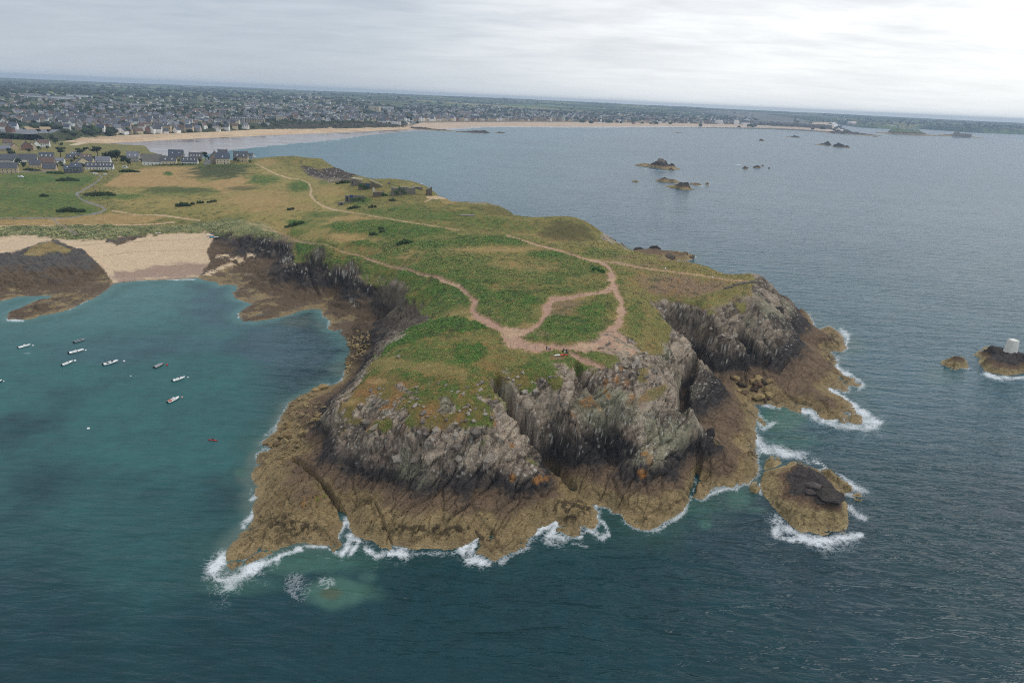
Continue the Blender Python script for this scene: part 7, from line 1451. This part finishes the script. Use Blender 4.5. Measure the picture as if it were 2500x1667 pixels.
# ------------------------------------------------------------------ ruins on the headland, beacon, walls
M_CONC = mat('weathered_concrete', (128, 121, 110), .9, .2, .3, .8, bump=.2); M_CONL = mat('pale_concrete', (206, 198, 184), .9, .2, .2, .8); M_RUIN = mat('ruin_masonry', (112, 103, 88), .9, .2, .35, 1.2, bump=.3); M_BLUEP = mat('blue_spray_paint', (66, 82, 132), .7, .3, .3, 1.5)
def ruin(name, label, k, x, y, w, d, h, turn=0, m=None, tilt=0, cat='ruin', holes=()):
    (px, py), = zm(k, (x, y)); p = hit(px, py); t = empty(name, (p[0], p[1] + d / 2, p[2]), face(px, py, turn)); tag(t, label, cat, None)
    r = random.Random(int(x)); n = max(3, int(w / 2.5)); mb = MB(); xs = [-w / 2 + w * i / n for i in range(n + 1)]; hs = [h * .88 * r.uniform(.82, 1.06) + (i / n - .5) * tilt for i in range(n + 1)]
    for i in range(n):
        mb.add([(xs[i], -d / 2, -3), (xs[i + 1], -d / 2, -3), (xs[i + 1], d / 2, -3), (xs[i], d / 2, -3), (xs[i], -d / 2, hs[i]), (xs[i + 1], -d / 2, hs[i + 1]), (xs[i + 1], d / 2, hs[i + 1] * .97), (xs[i], d / 2, hs[i] * .97)], [(0, 1, 5, 4), (2, 3, 7, 6), (4, 5, 6, 7)] + ([(3, 0, 4, 7)] if i == 0 else []) + ([(1, 2, 6, 5)] if i == n - 1 else []))
    mb.obj('wall', m or M_RUIN, t)
    for hx, hz, hw, hh in holes: MB().box(hx - hw / 2, -d / 2 - .06, hz, hx + hw / 2, -d / 2 + .4, hz + hh).obj('opening', M_GLASS, t)
    return t
def ivy(t, x0, x1, z1, d, seed=3):
    lm = [(x0 + (x1 - x0) * (i + .5) / 4, -d / 2 - .1, z1 * (.2 + .6 * random.Random(seed + i).random()), (x1 - x0) * .22, z1 * .3) for i in range(6)]
    link('ivy', leaf_cloud(seed, lm, 420, .3, (62, 110, 40)), M_LEAF, t)
t = ruin('fort_wall', 'pale tall concrete wall, left part of the ruined fort', 'X', 420, 285, 11, 3, 6.6, -18, M_CONC, -1.5, holes=((-3.4, 1.5, 1.0, 2.2),)); MB().box(-4, -2.2, 6.3, 5.5, 1.6, 6.9).obj('coping', M_CONL, t)
t = ruin('fort_wall', 'broken fort wall with blue spray paint and ivy', 'X', 600, 365, 12.5, 2.4, 6.8, -8, M_RUIN, -1.2); MB().box(1.0, -1.34, 2.2, 4.2, -1.2, 5.4).obj('paint_patch', M_BLUEP, t); ivy(t, -5, 1, 6, 2.4, 5)
t = ruin('fort_wall', 'sloping wall with a white top edge at the middle of the fort', 'X', 830, 330, 11, 1.6, 4.5, 14, M_RUIN, -5); m_ = MB(); m_.add([(-5.6, -1, 7.1), (5.6, -1, 2.1), (5.6, 1, 2.1), (-5.6, 1, 7.1), (-5.6, -1, 7.7), (5.6, -1, 2.7), (5.6, 1, 2.7), (-5.6, 1, 7.7)], [(0, 1, 5, 4), (2, 3, 7, 6), (4, 5, 6, 7), (1, 2, 6, 5), (3, 0, 4, 7)]); m_.obj('coping', M_CONL, t)
ruin('fort_pillar', 'slender pale concrete pillar standing before the fort', 'X', 772, 500, 1.6, 1.6, 9, 0, M_CONL)
t = ruin('fort_wall', 'mottled low stone block right of the pale pillar', 'X', 868, 512, 10, 5, 5, 4, M_RUIN, .6); ivy(t, 3, 6, 4, 5, 9)
t = ruin('fort_wall', 'long grey masonry wall with a broad ivy strip, right part of the fort', 'X', 1370, 470, 21, 7, 7.6, 6, M_CONC, .3); ivy(t, -8, -1, 7.4, 7, 13)
ruin('bunker', 'low grey bunker on top of the ivy hung wall', 'X', 1660, 352, 10, 4, 2.2, 4, M_CONC, 0, 'bunker', ((0, .7, 3, .6),))
ruin('fort_wall', 'rough stone stub at the sea end of the fort', 'X', 1900, 480, 5, 5, 7.5, 8, M_RUIN, 1)
t = ruin('fort_wall', 'sunken painted wall with plants, nearest part of the fort', 'X', 380, 612, 16, 3, 6.2, -6, M_CONC, .5, holes=((-6, 0, 1.6, 4),)); MB().box(-4, -1.62, 3.4, -1, -1.5, 5.6).obj('paint_patch', M_BLUEP, t); ivy(t, -3, 6, 4.6, 3, 17)
ruin('bunker', 'small square bunker left of the sunken painted wall', 'X', 100, 685, 5, 4, 2.8, -10, M_CONC, 0, 'bunker', ((0.6, .2, 1.6, 1.7),))
ruin('bunker', 'tiny concrete post house behind the fort', 'X', 1088, 262, 2.6, 2.4, 2.6, 0, M_CONC, 0, 'bunker')
ruin('bunker', 'flat concrete slab on the dark green knoll beyond the meadow', 'P', 1975, 1268, 11, 6, .5, 0, M_CONC, 0, 'bunker')
a, b = hit(*zm('E', (1010, 246))[0]), hit(*zm('E', (1310, 186))[0]); t = empty('stone_wall', a, math.atan2(b[1] - a[1], b[0] - a[0])); tag(t, 'low ruined stone wall on the turf of the right hand cliff', 'wall')
L_ = float(np.hypot(*(b - a)[:2])); m_ = MB(); n_ = 12
for i in range(n_):
    zz0 = float(ground(a[0] + (b[0] - a[0]) * i / n_, a[1] + (b[1] - a[1]) * i / n_)) - a[2]; m_.box(L_ * i / n_, -.7, zz0 - 1.2, L_ * (i + 1) / n_ - .05, .7, zz0 + .8 + .25 * math.sin(i * 2.3))
m_.obj('wall', M_RUIN, t)
p = at(*zm('M', (1945, 628))[0], 6.2); t = empty('beacon', (p[0], p[1], p[2] - .8), .25, (.84, .84, 1.02)); tag(t, 'white tapered masonry beacon on the rock at the right edge', 'beacon')
m_ = MB(); n_ = 16
rg_ = [(0, 3.0), (3, 2.75), (6.6, 2.42), (7.3, 2.3), (7.6, 2.0)]
def sq(r, i): 
    a_ = 6.2832 * i / n_; c, s = math.cos(a_), math.sin(a_); k = 1 / max(abs(c), abs(s)) ** .75; return r * c * k, r * s * k
vs = [(*sq(r, i), z) for z, r in rg_ for i in range(n_)]; fs = [(j * n_ + i, j * n_ + (i + 1) % n_, (j + 1) * n_ + (i + 1) % n_, (j + 1) * n_ + i) for j in range(len(rg_) - 1) for i in range(n_)] + [tuple(range((len(rg_) - 1) * n_, len(rg_) * n_))]
m_.add(vs, fs); m_.obj('tower', mat('stained_whitewash', (232, 228, 216), .8, .3, .12, .7), t)

# ------------------------------------------------------------------ boats and buoys
M_GEL = mat('white_gelcoat', (236, 236, 232), .35, .5); M_GELS = mat('off_white_deck', (214, 214, 208), .5, .4); M_BLK = mat('black_plastic', (34, 34, 36), .4, .5); M_GRYT = mat('grey_tube', (150, 156, 160), .6, .4); M_WOOD = mat('boat_wood', (150, 128, 104), .7, .3, .2, 4); M_ORG = mat('orange_paint', (206, 96, 52), .5, .4); M_RED = mat('red_plastic', (196, 44, 40), .45, .4); M_NAVY = mat('navy_hull', (38, 46, 66), .4, .5); M_STEEL = mat('steel_rail', (190, 192, 196), .3, .5, metal=.8); M_GLS2 = mat('boat_glass', (30, 36, 44), .1, .5)  # M_GELS: plain off-white for decks, seats and a bag, duller than the gelcoat
def hull_sec(t, beam, full=2.4):
    w = .5 * beam * (1 - max(0, (t + .1) / .6) ** full) * (1 if t > -.4 else .94); return max(w, .004)
def boat(k, s, b, kind, label, hullm=None):
    (sx, sy), (bx, by) = zm(k, s, b); S, B = at(sx, sy), at(bx, by); L = float(np.hypot(*(B - S)[:2])); L = min(max(L, 4.6), 10.5); c = (S + B) / 2
    t = empty('motorboat' if kind not in ('dinghy', 'rib') else {'dinghy': 'rowing_boat', 'rib': 'inflatable_boat'}[kind], (c[0], c[1], 0), math.atan2(B[1] - S[1], B[0] - S[0])); tag(t, label, 'boat', 'boats moored in the cove')
    beam = .40 * L; ts = [-.5, -.4, -.25, -.1, .05, .2, .32, .42, .48, .5]; V = []; n = len(ts)
    for q in ts:
        w = hull_sec(q, beam); sh = L * (.075 + .055 * max(0, q + .1)); 
        V += [(q * L, -w, sh), (q * L * .97, -w * .82, L * .012), (q * L * .95, 0, -L * .05), (q * L * .97, w * .82, L * .012), (q * L, w, sh)]
    F = [(i * 5 + j, i * 5 + j + 1, (i + 1) * 5 + j + 1, (i + 1) * 5 + j) for i in range(n - 1) for j in range(4)] + [(0, 1, 2, 3, 4)[::-1]]
    m = MB(); m.add(V, F); m.obj('hull', hullm or (M_WOOD if kind == 'dinghy' else M_GRYT if kind == 'rib' else M_GEL), t, True)
    inr = .84; Vd = []; Fd = []
    for q in ts: # gunwale and floor of the cockpit
        w = hull_sec(q, beam); sh = L * (.075 + .055 * max(0, q + .1)); Vd += [(q * L, -w, sh + .02), (q * L * .96, -w * inr, sh + .03), (q * L * .96, -w * inr * .9, L * .062), (q * L * .96, w * inr * .9, L * .062), (q * L * .96, w * inr, sh + .03), (q * L, w, sh + .02)]
    Fd = [(i * 6 + j, (i + 1) * 6 + j, (i + 1) * 6 + j + 1, i * 6 + j + 1) for i in range(n - 1) for j in range(5)]
    m = MB(); m.add(Vd, Fd); m.obj('cockpit', M_GEL if kind not in ('dinghy', 'rib') else M_GRYT if kind == 'dinghy' else M_BLK, t)
    if kind == 'dinghy':
        for q in (-.25, .0, .25): MB().box(q * L - .15, -hull_sec(q, beam) * .9, L * .055, q * L + .15, hull_sec(q, beam) * .9, L * .065).obj('thwart', M_WOOD, t)
    elif kind == 'rib':
        for s_ in (-1, 1): MB().tube((-.52 * L, s_ * beam * .42, L * .08), (.25 * L, s_ * beam * .42, L * .09), L * .05, L * .05, 8).tube((.25 * L, s_ * beam * .42, L * .09), (.5 * L, 0, L * .13), L * .05, L * .04, 8).obj('tube', M_GRYT, t, True)
        MB().box(-.08 * L, -.2, L * .03, .02 * L, .2, L * .14).obj('console', M_BLK, t)
    else:
        fd = [q for q in ts if q >= .04]; Vf = []
        for q in fd:
            w = hull_sec(q, beam) * .9; sh = L * (.075 + .055 * max(0, q + .1)); Vf += [(q * L * .97, -w, sh + .04), (q * L * .97, -w * .5, sh + .04 + L * .03), (q * L * .97, w * .5, sh + .04 + L * .03), (q * L * .97, w, sh + .04)]
        m = MB(); m.add(Vf, [(i * 4 + j, (i + 1) * 4 + j, (i + 1) * 4 + j + 1, i * 4 + j + 1) for i in range(len(fd) - 1) for j in range(3)]); m.obj('foredeck', M_GEL, t)
        if kind == 'cuddy':
            w = beam * .30; m = MB(); m.add([(-.05 * L, -w, L * .08), (.22 * L, -w * .9, L * .10), (.22 * L, w * .9, L * .10), (-.05 * L, w, L * .08), (-.04 * L, -w * .8, L * .19), (.10 * L, -w * .7, L * .19), (.10 * L, w * .7, L * .19), (-.04 * L, w * .8, L * .19)], [(0, 1, 5, 4), (1, 2, 6, 5), (2, 3, 7, 6), (3, 0, 4, 7), (4, 5, 6, 7)]); m.obj('cabin', M_GEL, t)
            MB().box(.10 * L, -w * .62, L * .125, .165 * L, w * .62, L * .175).obj('windscreen', M_GLS2, t)
        else:
            MB().box(-.10 * L, -beam * .14, L * .03, .02 * L, beam * .14, L * .16).obj('console', M_GEL, t); MB().box(.02 * L, -beam * .15, L * .13, .045 * L, beam * .15, L * .21).obj('windscreen', M_GLS2, t)
            MB().box(-.26 * L, -beam * .2, L * .03, -.18 * L, beam * .2, L * .12).obj('seat', M_BLK if kind == 'black' else M_GELS, t)
            if kind == 'black': MB().box(.06 * L, -beam * .18, L * .08, .14 * L, beam * .18, L * .16).obj('seat', M_BLK, t); MB().tube((-.36 * L, 0, L * .08), (-.36 * L, 0, L * .36), .04, .04, 5).box(-.37 * L, -.3, L * .34, -.35 * L, .3, L * .36).obj('antenna', M_BLK, t)
            if kind == 'rail':
                m = MB(); pts = [(.1 * L, -hull_sec(.1, beam) * .9, L * .19), (.35 * L, -hull_sec(.35, beam) * .85, L * .2), (.5 * L, 0, L * .21), (.35 * L, hull_sec(.35, beam) * .85, L * .2), (.1 * L, hull_sec(.1, beam) * .9, L * .19)]
                for a, b_ in zip(pts[:-1], pts[1:]): m.tube(a, b_, .03, .03, 4)
                m.obj('rail', M_STEEL, t)
    if kind in ('orange',): pass
    if kind != 'moored':
        m = MB(); m.box(-.60 * L, -.24, L * .07, -.505 * L, .24, L * .155).box(-.565 * L, -.1, -L * .06, -.53 * L, .1, L * .07); m.obj('outboard_motor', M_BLK, t)
    return t
boat('L', (212, 236), (352, 200), 'cuddy', 'white cabin boat with dark windows, farthest left but one')
boat('L', (852, 174), (970, 140), 'rib', 'small grey inflatable nearest the beach')
boat('L', (795, 298), (966, 258), 'white', 'longest white motorboat with a tilted black outboard below the inflatable')
boat('L', (716, 436), (838, 388), 'white', 'short white motorboat with a big white buoy touching its bow')
boat('L', (1190, 432), (1360, 384), 'black', 'white motorboat with black seats and an upright antenna')
t_ = boat('L', (1776, 462), (1880, 410), 'dinghy', 'open weathered wooden boat beside a red buoy')
boat('L', (1985, 616), (2126, 572), 'rail', 'white motorboat with a bow rail and black outboard, right of the wooden boat')
t_ = boat('L', (1930, 862), (2060, 802), 'cuddy', 'white cabin boat with an orange cockpit, nearest of the moored boats'); MB().box(-2.2, -.7, .62, -1.2, .7, .8).obj('seat', M_ORG, t_)
boat('L', (-95, 650), (22, 610), 'white', 'dark hulled boat cut by the left edge of the picture', M_NAVY)
def buoy(k, x, y, r, m, label, group='mooring buoys'):
    (px, py), = zm(k, (x, y)); p = at(px, py); t = empty('buoy', (p[0], p[1], 0)); tag(t, label, 'buoy', group)
    MB().ell((0, 0, r * .35), r, r, r * .95, 10, 6).obj('float', m, t, True); MB().tube((0, 0, r * 1.2), (0, 0, r * 1.6), r * .12, r * .12, 6).obj('ring', M_BLK, t)
M_BUOY = mat('buoy_white', (240, 240, 238), .4, .5); M_PINK = mat('buoy_faded_red', (214, 168, 160), .5, .4)
for x, y, r, m, lb in ((378, 208, .38, M_BUOY, 'white buoy at the bow of the far left cabin boat'), (984, 262, .42, M_BUOY, 'white buoy at the bow of the longest motorboat'), (862, 384, .55, M_BUOY, 'big white buoy touching the short motorboat'), (1426, 388, .5, M_BUOY, 'white buoy right of the boat with black seats'), (1918, 430, .48, M_RED, 'red buoy beside the wooden boat'), (1502, 558, .28, M_BUOY, 'small white buoy alone between the wooden boat and the black seated boat'), (2158, 574, .34, M_BUOY, 'white buoy before the boat with the bow rail'), (2092, 802, .42, M_PINK, 'faded pink buoy at the bow of the nearest moored boat'), (1015, 1162, .52, M_BUOY, 'white buoy alone in the lower part of the cove'), (42, 618, .3, M_BUOY, 'small white buoy by the left edge')): buoy('L', x, y, r, m, lb)

# ------------------------------------------------------------------ people: one continuous body grown from a skeleton
def body_mesh(name, joints, edges, radii, cols_):
    me = bpy.data.meshes.new(name); me.from_pydata(joints, edges, []); o = bpy.data.objects.new(name, me); COL.objects.link(o)
    md = o.modifiers.new('skin', 'SKIN'); 
    if not me.skin_vertices: me.attributes  # layer comes with the modifier
    bm = bmesh.new(); bm.from_mesh(me); ly = bm.verts.layers.skin.verify()
    for v, r in zip(bm.verts, radii): v[ly].radius = (r, r); v[ly].use_root = (v.index == 0)
    bm.to_mesh(me); bm.free(); sd_ = o.modifiers.new('sub', 'SUBSURF'); sd_.levels = 1; sd_.render_levels = 1
    dg = bpy.context.evaluated_depsgraph_get(); dg.update(); m2 = bpy.data.meshes.new_from_object(o.evaluated_get(dg)); bpy.data.objects.remove(o); m2.name = name
    a = m2.attributes.new('col', 'FLOAT_COLOR', 'POINT')
    for i, v in enumerate(m2.vertices):
        k = min(range(len(joints)), key=lambda j: (Vector(joints[j]) - v.co).length - radii[j] * .5); a.data[i].color = (*[float(q) for q in lin(*cols_[k])], 1)
    m2.polygons.foreach_set('use_smooth', [True] * len(m2.polygons)); m2.materials.append(M_BODY); return m2
M_BODY = attr_mat('skin_and_clothes', .7, .3, 0); M_HAIR = mat('dark_hair', (52, 42, 36), .7)
SKIN = (206, 164, 138)
def person(loc, rz, shirt, trouser, label, pose='stand', hair=M_HAIR):
    if pose == 'stand': hip, kneeL, kneeR, ftL, ftR = .92, (.1, .03, .5), (-.1, 0, .5), (.12, 0, .06), (-.12, 0, .06)
    elif pose == 'walk': hip, kneeL, kneeR, ftL, ftR = .9, (.1, -.2, .5), (-.1, .08, .5), (.1, -.32, .06), (-.1, .34, .1)
    else: hip, kneeL, kneeR, ftL, ftR = .30, (.18, -.42, .46), (-.18, -.42, .44), (.16, -.56, .06), (-.16, -.54, .06)
    J = [(0, 0, hip), (0, .0, hip + .28), (0, -.02, hip + .50), (0, -.02, hip + .60), (0, -.04, hip + .74), (.1, 0, hip - .04), kneeL, ftL, (ftL[0], ftL[1] - .18, .04), (-.1, 0, hip - .04), kneeR, ftR, (ftR[0], ftR[1] - .18, .04), (.20, 0, hip + .47), (.27, .02, hip + .2), (.26, -.1, hip - .02), (.26, -.15, hip - .12), (-.20, 0, hip + .47), (-.27, .02, hip + .2), (-.26, -.1, hip - .02), (-.26, -.15, hip - .12)]
    E_ = [(0, 1), (1, 2), (2, 3), (3, 4), (0, 5), (5, 6), (6, 7), (7, 8), (0, 9), (9, 10), (10, 11), (11, 12), (2, 13), (13, 14), (14, 15), (15, 16), (2, 17), (17, 18), (18, 19), (19, 20)]
    R_ = [.15, .145, .15, .06, .105, .09, .065, .05, .04, .09, .065, .05, .04, .07, .05, .04, .035, .07, .05, .04, .035]
    Cc = [trouser, shirt, shirt, SKIN, SKIN, trouser, trouser, (60, 54, 50), (60, 54, 50), trouser, trouser, (60, 54, 50), (60, 54, 50), shirt, shirt, SKIN, SKIN, shirt, shirt, SKIN, SKIN]
    t = empty('person', loc, rz); tag(t, label, 'person'); link('body', body_mesh('body', J, E_, R_, Cc), None, t)
    MB().ell((0, -.02, hip + .79), .108, .118, .10, 8, 6).obj('hair', hair, t, True); return t
def gp(k, x, y): p = hit(*zm(k, (x, y))[0]); return (p[0], p[1], p[2] - .02)
person(gp('Y', 640, 415), .4, (40, 42, 48), (44, 44, 50), 'person in black standing on the path, left of three')
person(gp('Y', 685, 425), -.3, (222, 222, 224), (60, 64, 76), 'person in a white top between two dark dressed people')
person(gp('Y', 735, 460), .2, (120, 50, 64), (38, 36, 40), 'person in a dark red top, right of three on the path')
person(gp('U', 940, 487), 1.2, (56, 46, 52), (40, 40, 46), 'walker in dark clothes on the looping path', 'walk')
person(gp('U', 1546, 336), 1.4, (40, 40, 44), (40, 40, 44), 'lone walker on the thin path to the right hand cliff', 'walk')
person(gp('P', 2090, 1418), .6, (196, 150, 128), (90, 90, 100), 'walker on the thin path through the bracken', 'walk')
person(gp('S', 1288, 30), .5, (220, 70, 44), (60, 60, 70), 'walker in an orange red jacket on the path above the beach', 'walk')
person(gp('S', 782, 150), 0, (60, 58, 62), (50, 50, 56), 'dark dressed person at the top of the sand by the ramp')
person(gp('Y', 1130, 410), .9, (58, 70, 56), (70, 66, 60), 'person in green sitting among the bags on the path', 'sit')
person(gp('Y', 1215, 450), -.5, (70, 60, 80), (52, 48, 56), 'person sitting beside the red mat', 'sit')
# the gear beside them
p = gp('Y', 950, 545); t = empty('landing_mat', p, math.radians(16)); tag(t, 'white rectangular mat lying on the turf', 'mat'); MB().box(-1.5, -.55, .02, 1.5, .55, .14).obj('sheet', M_GEL, t)
p = gp('Y', 1140, 545); t = empty('landing_mat', p, math.radians(14)); tag(t, 'red mat with a dark patch lying right of the white mat', 'mat'); MB().box(-1.35, -.6, .02, 1.35, .6, .16).obj('sheet', M_RED, t); MB().box(-.3, -.5, .16, .2, -.1, .24).obj('patch', M_BLK, t)
for x, y, m, lb in ((1110, 450, M_BLK, 'black rucksack left of the bags by the red mat'), (1230, 490, M_NAVY, 'dark blue bag at the end of the red mat'), (1160, 480, M_GELS, 'pale bag between the two dark bags')):
    p = gp('Y', x, y); t = empty('bag', p, rnd.uniform(0, 3)); tag(t, lb, 'bag'); MB().ell((0, 0, .28), .38, .26, .32, 8, 6).obj('pack', m, t, True); MB().tube((-.15, .2, .4), (.15, .2, .55), .03, .03, 5).obj('strap', M_BLK, t)
# kayak out on the water
p = at(*zm('A', (100, 493))[0]); t = empty('kayak', (p[0], p[1], 0), math.radians(-8)); tag(t, 'red kayak crossing the dark water left of the headland', 'kayak')
m_ = MB(); tt = [-1.9, -1.4, -.7, 0, .7, 1.4, 1.9]; vv = []
for q in tt: w = .36 * max(.05, 1 - (abs(q) / 1.9) ** 2.2); vv += [(q, -w, .22), (q, -w * .7, 0), (q, w * .7, 0), (q, w, .22), (q, 0, .30)]
m_.add(vv, [(i * 5 + j, i * 5 + (j + 1) % 5, (i + 1) * 5 + (j + 1) % 5, (i + 1) * 5 + j) for i in range(6) for j in range(5)]); m_.obj('hull', M_RED, t, True)
person((p[0], p[1], .06), math.radians(80), (58, 58, 66), (50, 50, 56), 'paddler seated in the red kayak', 'sit'); o = MB().tube((-.2, -1.1, .75), (-.2, 1.1, .95), .025, .025, 5).box(-.3, -1.4, .68, -.1, -1.1, .76).box(-.3, 1.1, .9, -.1, 1.4, 1.0).obj('paddle', M_BLK); o.location = (p[0], p[1], 0); o.rotation_euler = (0, 0, math.radians(-8)); tag(o, 'double bladed paddle held by the kayaker', 'paddle')
# boats drawn up on the sand
def dinghy_on_sand(k, x, y, rz, L, m, label):
    p = gp(k, x, y); t = empty('beached_boat', p, rz); tag(t, label, 'boat', 'small boats on the sand'); ts = [-.5, -.3, -.1, .1, .3, .42, .5]; V = []
    for q in ts: w = hull_sec(q, .4 * L); V += [(q * L, -w, .14 * L), (q * L, -w * .7, .02), (q * L, w * .7, .02), (q * L, w, .14 * L)]
    m_ = MB(); m_.add(V, [(i * 4 + j, i * 4 + j + 1, (i + 1) * 4 + j + 1, (i + 1) * 4 + j) for i in range(6) for j in range(3)] + [(3, 2, 1, 0)]); m_.obj('hull', m, t, True)
    m_ = MB(); m_.add([(q * L, s * hull_sec(q, .4 * L) * .96, .12 * L) for q in ts for s in (-1, 1)], [(2 * i, 2 * i + 2, 2 * i + 3, 2 * i + 1) for i in range(6)]); m_.obj('deck', M_GELS if m is not M_TURQ else M_TURQ, t)
M_TURQ = mat('blue_tarpaulin', (44, 134, 186), .6, .3)
for x, y, rz, L, m, lb in ((1303, 106, 1.9, 3.8, M_GEL, 'white dinghy on the sand edge, left of two by the dune'), (1330, 102, 2.0, 3.8, M_GEL, 'white dinghy on the sand edge, right of two by the dune'), (1750, 122, .8, 5, M_GEL, 'white and blue dinghy at the left of the beached group'), (1770, 136, .5, 4.6, M_TURQ, 'bright blue covered dinghy in the beached group'), (1796, 138, 1.6, 3.8, M_GEL, 'white dinghy, third from the left in the beached group'), (1815, 136, 1.6, 3.8, M_GEL, 'white dinghy at the right end of the beached group')): dinghy_on_sand('S', x, y, rz, L, m, lb)
# car and van by the ridge houses, posts along the path
def van(k, x, y, rz, m, label, L=4.6, H=1.9, name='parked_van', cat='van'):
    p = hitfar(*zm(k, (x, y))[0]); t = empty(name, p, rz); tag(t, label, cat); m_ = MB(); a = L / 2
    prof = [(-a, .35), (-a, H * .95), (-a + .1, H), (a * .35, H), (a * .62, H * .6), (a, H * .5), (a, .35)]; n = len(prof)
    m_.add([(px_, s * .9, z) for s in (-1, 1) for px_, z in prof], [(i, (i + 1) % n, n + (i + 1) % n, n + i) for i in range(n)] + [tuple(range(n))[::-1], tuple(range(n, 2 * n))]); m_.obj('body', m, t)
    MB().box(-a * .7, -.93, H * .62, a * .35, .93, H * .88).obj('window', M_GLASS, t)
    for sx in (-1, 1):
        for sy in (-1, 1): MB().tube((sx * a * .62, sy * .7, .34), (sx * a * .62, sy * .95, .34), .34, .34, 10).obj('wheel', M_BLK, t)
van('W', 1100, 418, .1, M_GEL, 'white car parked before the low white house', 4.3, 1.5, 'parked_car', 'car'); van('W', 1075, 396, .1, M_RED, 'red car beside the low white house', 4.0, 1.5, 'parked_car', 'car'); van('V', 2250, 815, .15, M_GEL, 'white camper van by the hedge corner', 6.2, 2.6); van('V', 1720, 930, .5, M_GEL, 'white van at the end of the lane', 4.8, 2.0); van('V', 1890, 940, .3, M_GEL, 'small white car at the junction of the lane', 4.0, 1.5, 'parked_car', 'car'); van('V', 380, 985, .1, M_GEL, 'white van standing in the green field', 5.4, 2.3); van('V', 440, 122, 0, M_BLK, 'black van at the edge of the car park', 6, 2.6)
POST = MB().tube((0, 0, -.3), (0, 0, 1.15), .08, .07, 6).mesh('post')
def fence(k, pts, label):
    P = [Vector(gp(k, *q)) for q in pts]; t = empty('wire_fence', P[0]); tag(t, label, 'fence'); m_ = MB()
    for q in P: o = link('post', POST, M_WOOD, t); o.location = q - P[0]
    for a, b in zip(P[:-1], P[1:]): m_.tube(a - P[0] + Vector((0, 0, .95)), b - P[0] + Vector((0, 0, .95)), .015, .015, 3)
    m_.obj('wire', M_STEEL, t)
fence('U', [(270, 905), (330, 918), (395, 918), (460, 920), (520, 925)], 'wire and post fence along the near edge of the path by the people')
fence('U', [(205, 788), (215, 820), (245, 850), (290, 880)], 'short wire fence at the left of the path junction')
fence('U', [(415, 800), (470, 775), (508, 735), (545, 690), (585, 640), (590, 590)], 'wire fence on the inner edge of the looping path')
fence('U', [(610, 548), (700, 532), (800, 514), (930, 495), (1020, 470)], 'wire fence along the upper stretch of the looping path')
fence('F', [(2075, 800), (2110, 806), (2170, 814), (2230, 822)], 'short wire fence where the thin path leaves the junction')
fence('E', [(0, 20), (100, 42), (220, 62)], 'wire fence along the start of the thin cliff path')
for x, y, lb in ((465, 64, 'small white marker on the thin cliff path, nearer the junction'), (892, 143, 'small white marker on the thin cliff path, nearer the cliff')):
    p = gp('E', x, y); t = empty('marker_stone', p); tag(t, lb, 'marker'); MB().box(-.35, -.3, -.2, .35, .3, .7).obj('block', M_GEL, t)
for x, y, lb in ((470, 30, 'post and rail steps, upper flight to the sand'), (560, 85, 'post and rail steps, lower flight to the sand')):
    pass

# ------------------------------------------------------------------ heath: small tufts and fronds over the turf, coloured like the ground they grow on
rg2 = np.random.default_rng(17)
vis = (VEGA > .55) & (SD > 2) & (PXg > -60) & (PXg < 2560) & (PYg < 1700) & (GY < 1000)
vi = np.flatnonzero(vis); vi = rg2.choice(vi, min(len(vi), 150000), replace=False); n_ = len(vi)
sz = np.clip(DIST[vi] / FPX * 2.44 * .40, .10, .55) * rg2.uniform(.6, 1.5, n_) * (1 + .35 * GRN[vi] + .5 * DUNE[vi]) * (1 - .45 * np.clip(DRY[vi], 0, 1)) * (1 - .55 * np.maximum(MEAD, GFIELD)[vi]) * (1 - .35 * sstep(620, 520, PYg[vi]))
cen = VX[vi] + np.stack([rg2.normal(0, .25, n_), rg2.normal(0, .25, n_), sz * .28 * (1 + GRN[vi])], 1)
nn = VN[vi] * .8 + rg2.normal(0, .45, (n_, 3)) + [0, 0, .5]; nn /= np.linalg.norm(nn, axis=1, keepdims=True); aa = np.cross(nn, rg2.normal(size=(n_, 3))); aa /= np.linalg.norm(aa, axis=1, keepdims=True); bb = np.cross(nn, aa); sz = sz[:, None]
TV = np.stack([cen - aa * sz - bb * sz * .5, cen + aa * sz - bb * sz * .7, cen + aa * sz * .6 + bb * sz, cen - aa * sz * .8 + bb * sz * .6], 1).reshape(-1, 3)
tint = 1.5 * rg2.choice([.7, .85, 1.0, 1.15, 1.35], n_)[:, None] * np.stack([rg2.uniform(.9, 1.15, n_), rg2.uniform(.92, 1.1, n_), rg2.uniform(.85, 1.1, n_)], 1)
tag(link('heath', mesh_np('heath', TV, np.arange(n_ * 4).reshape(-1, 4), False, None, dict(col=np.clip(np.repeat(COLR[vi] * tint, 4, 0), .004, .8))), M_LEAF), kind='stuff')
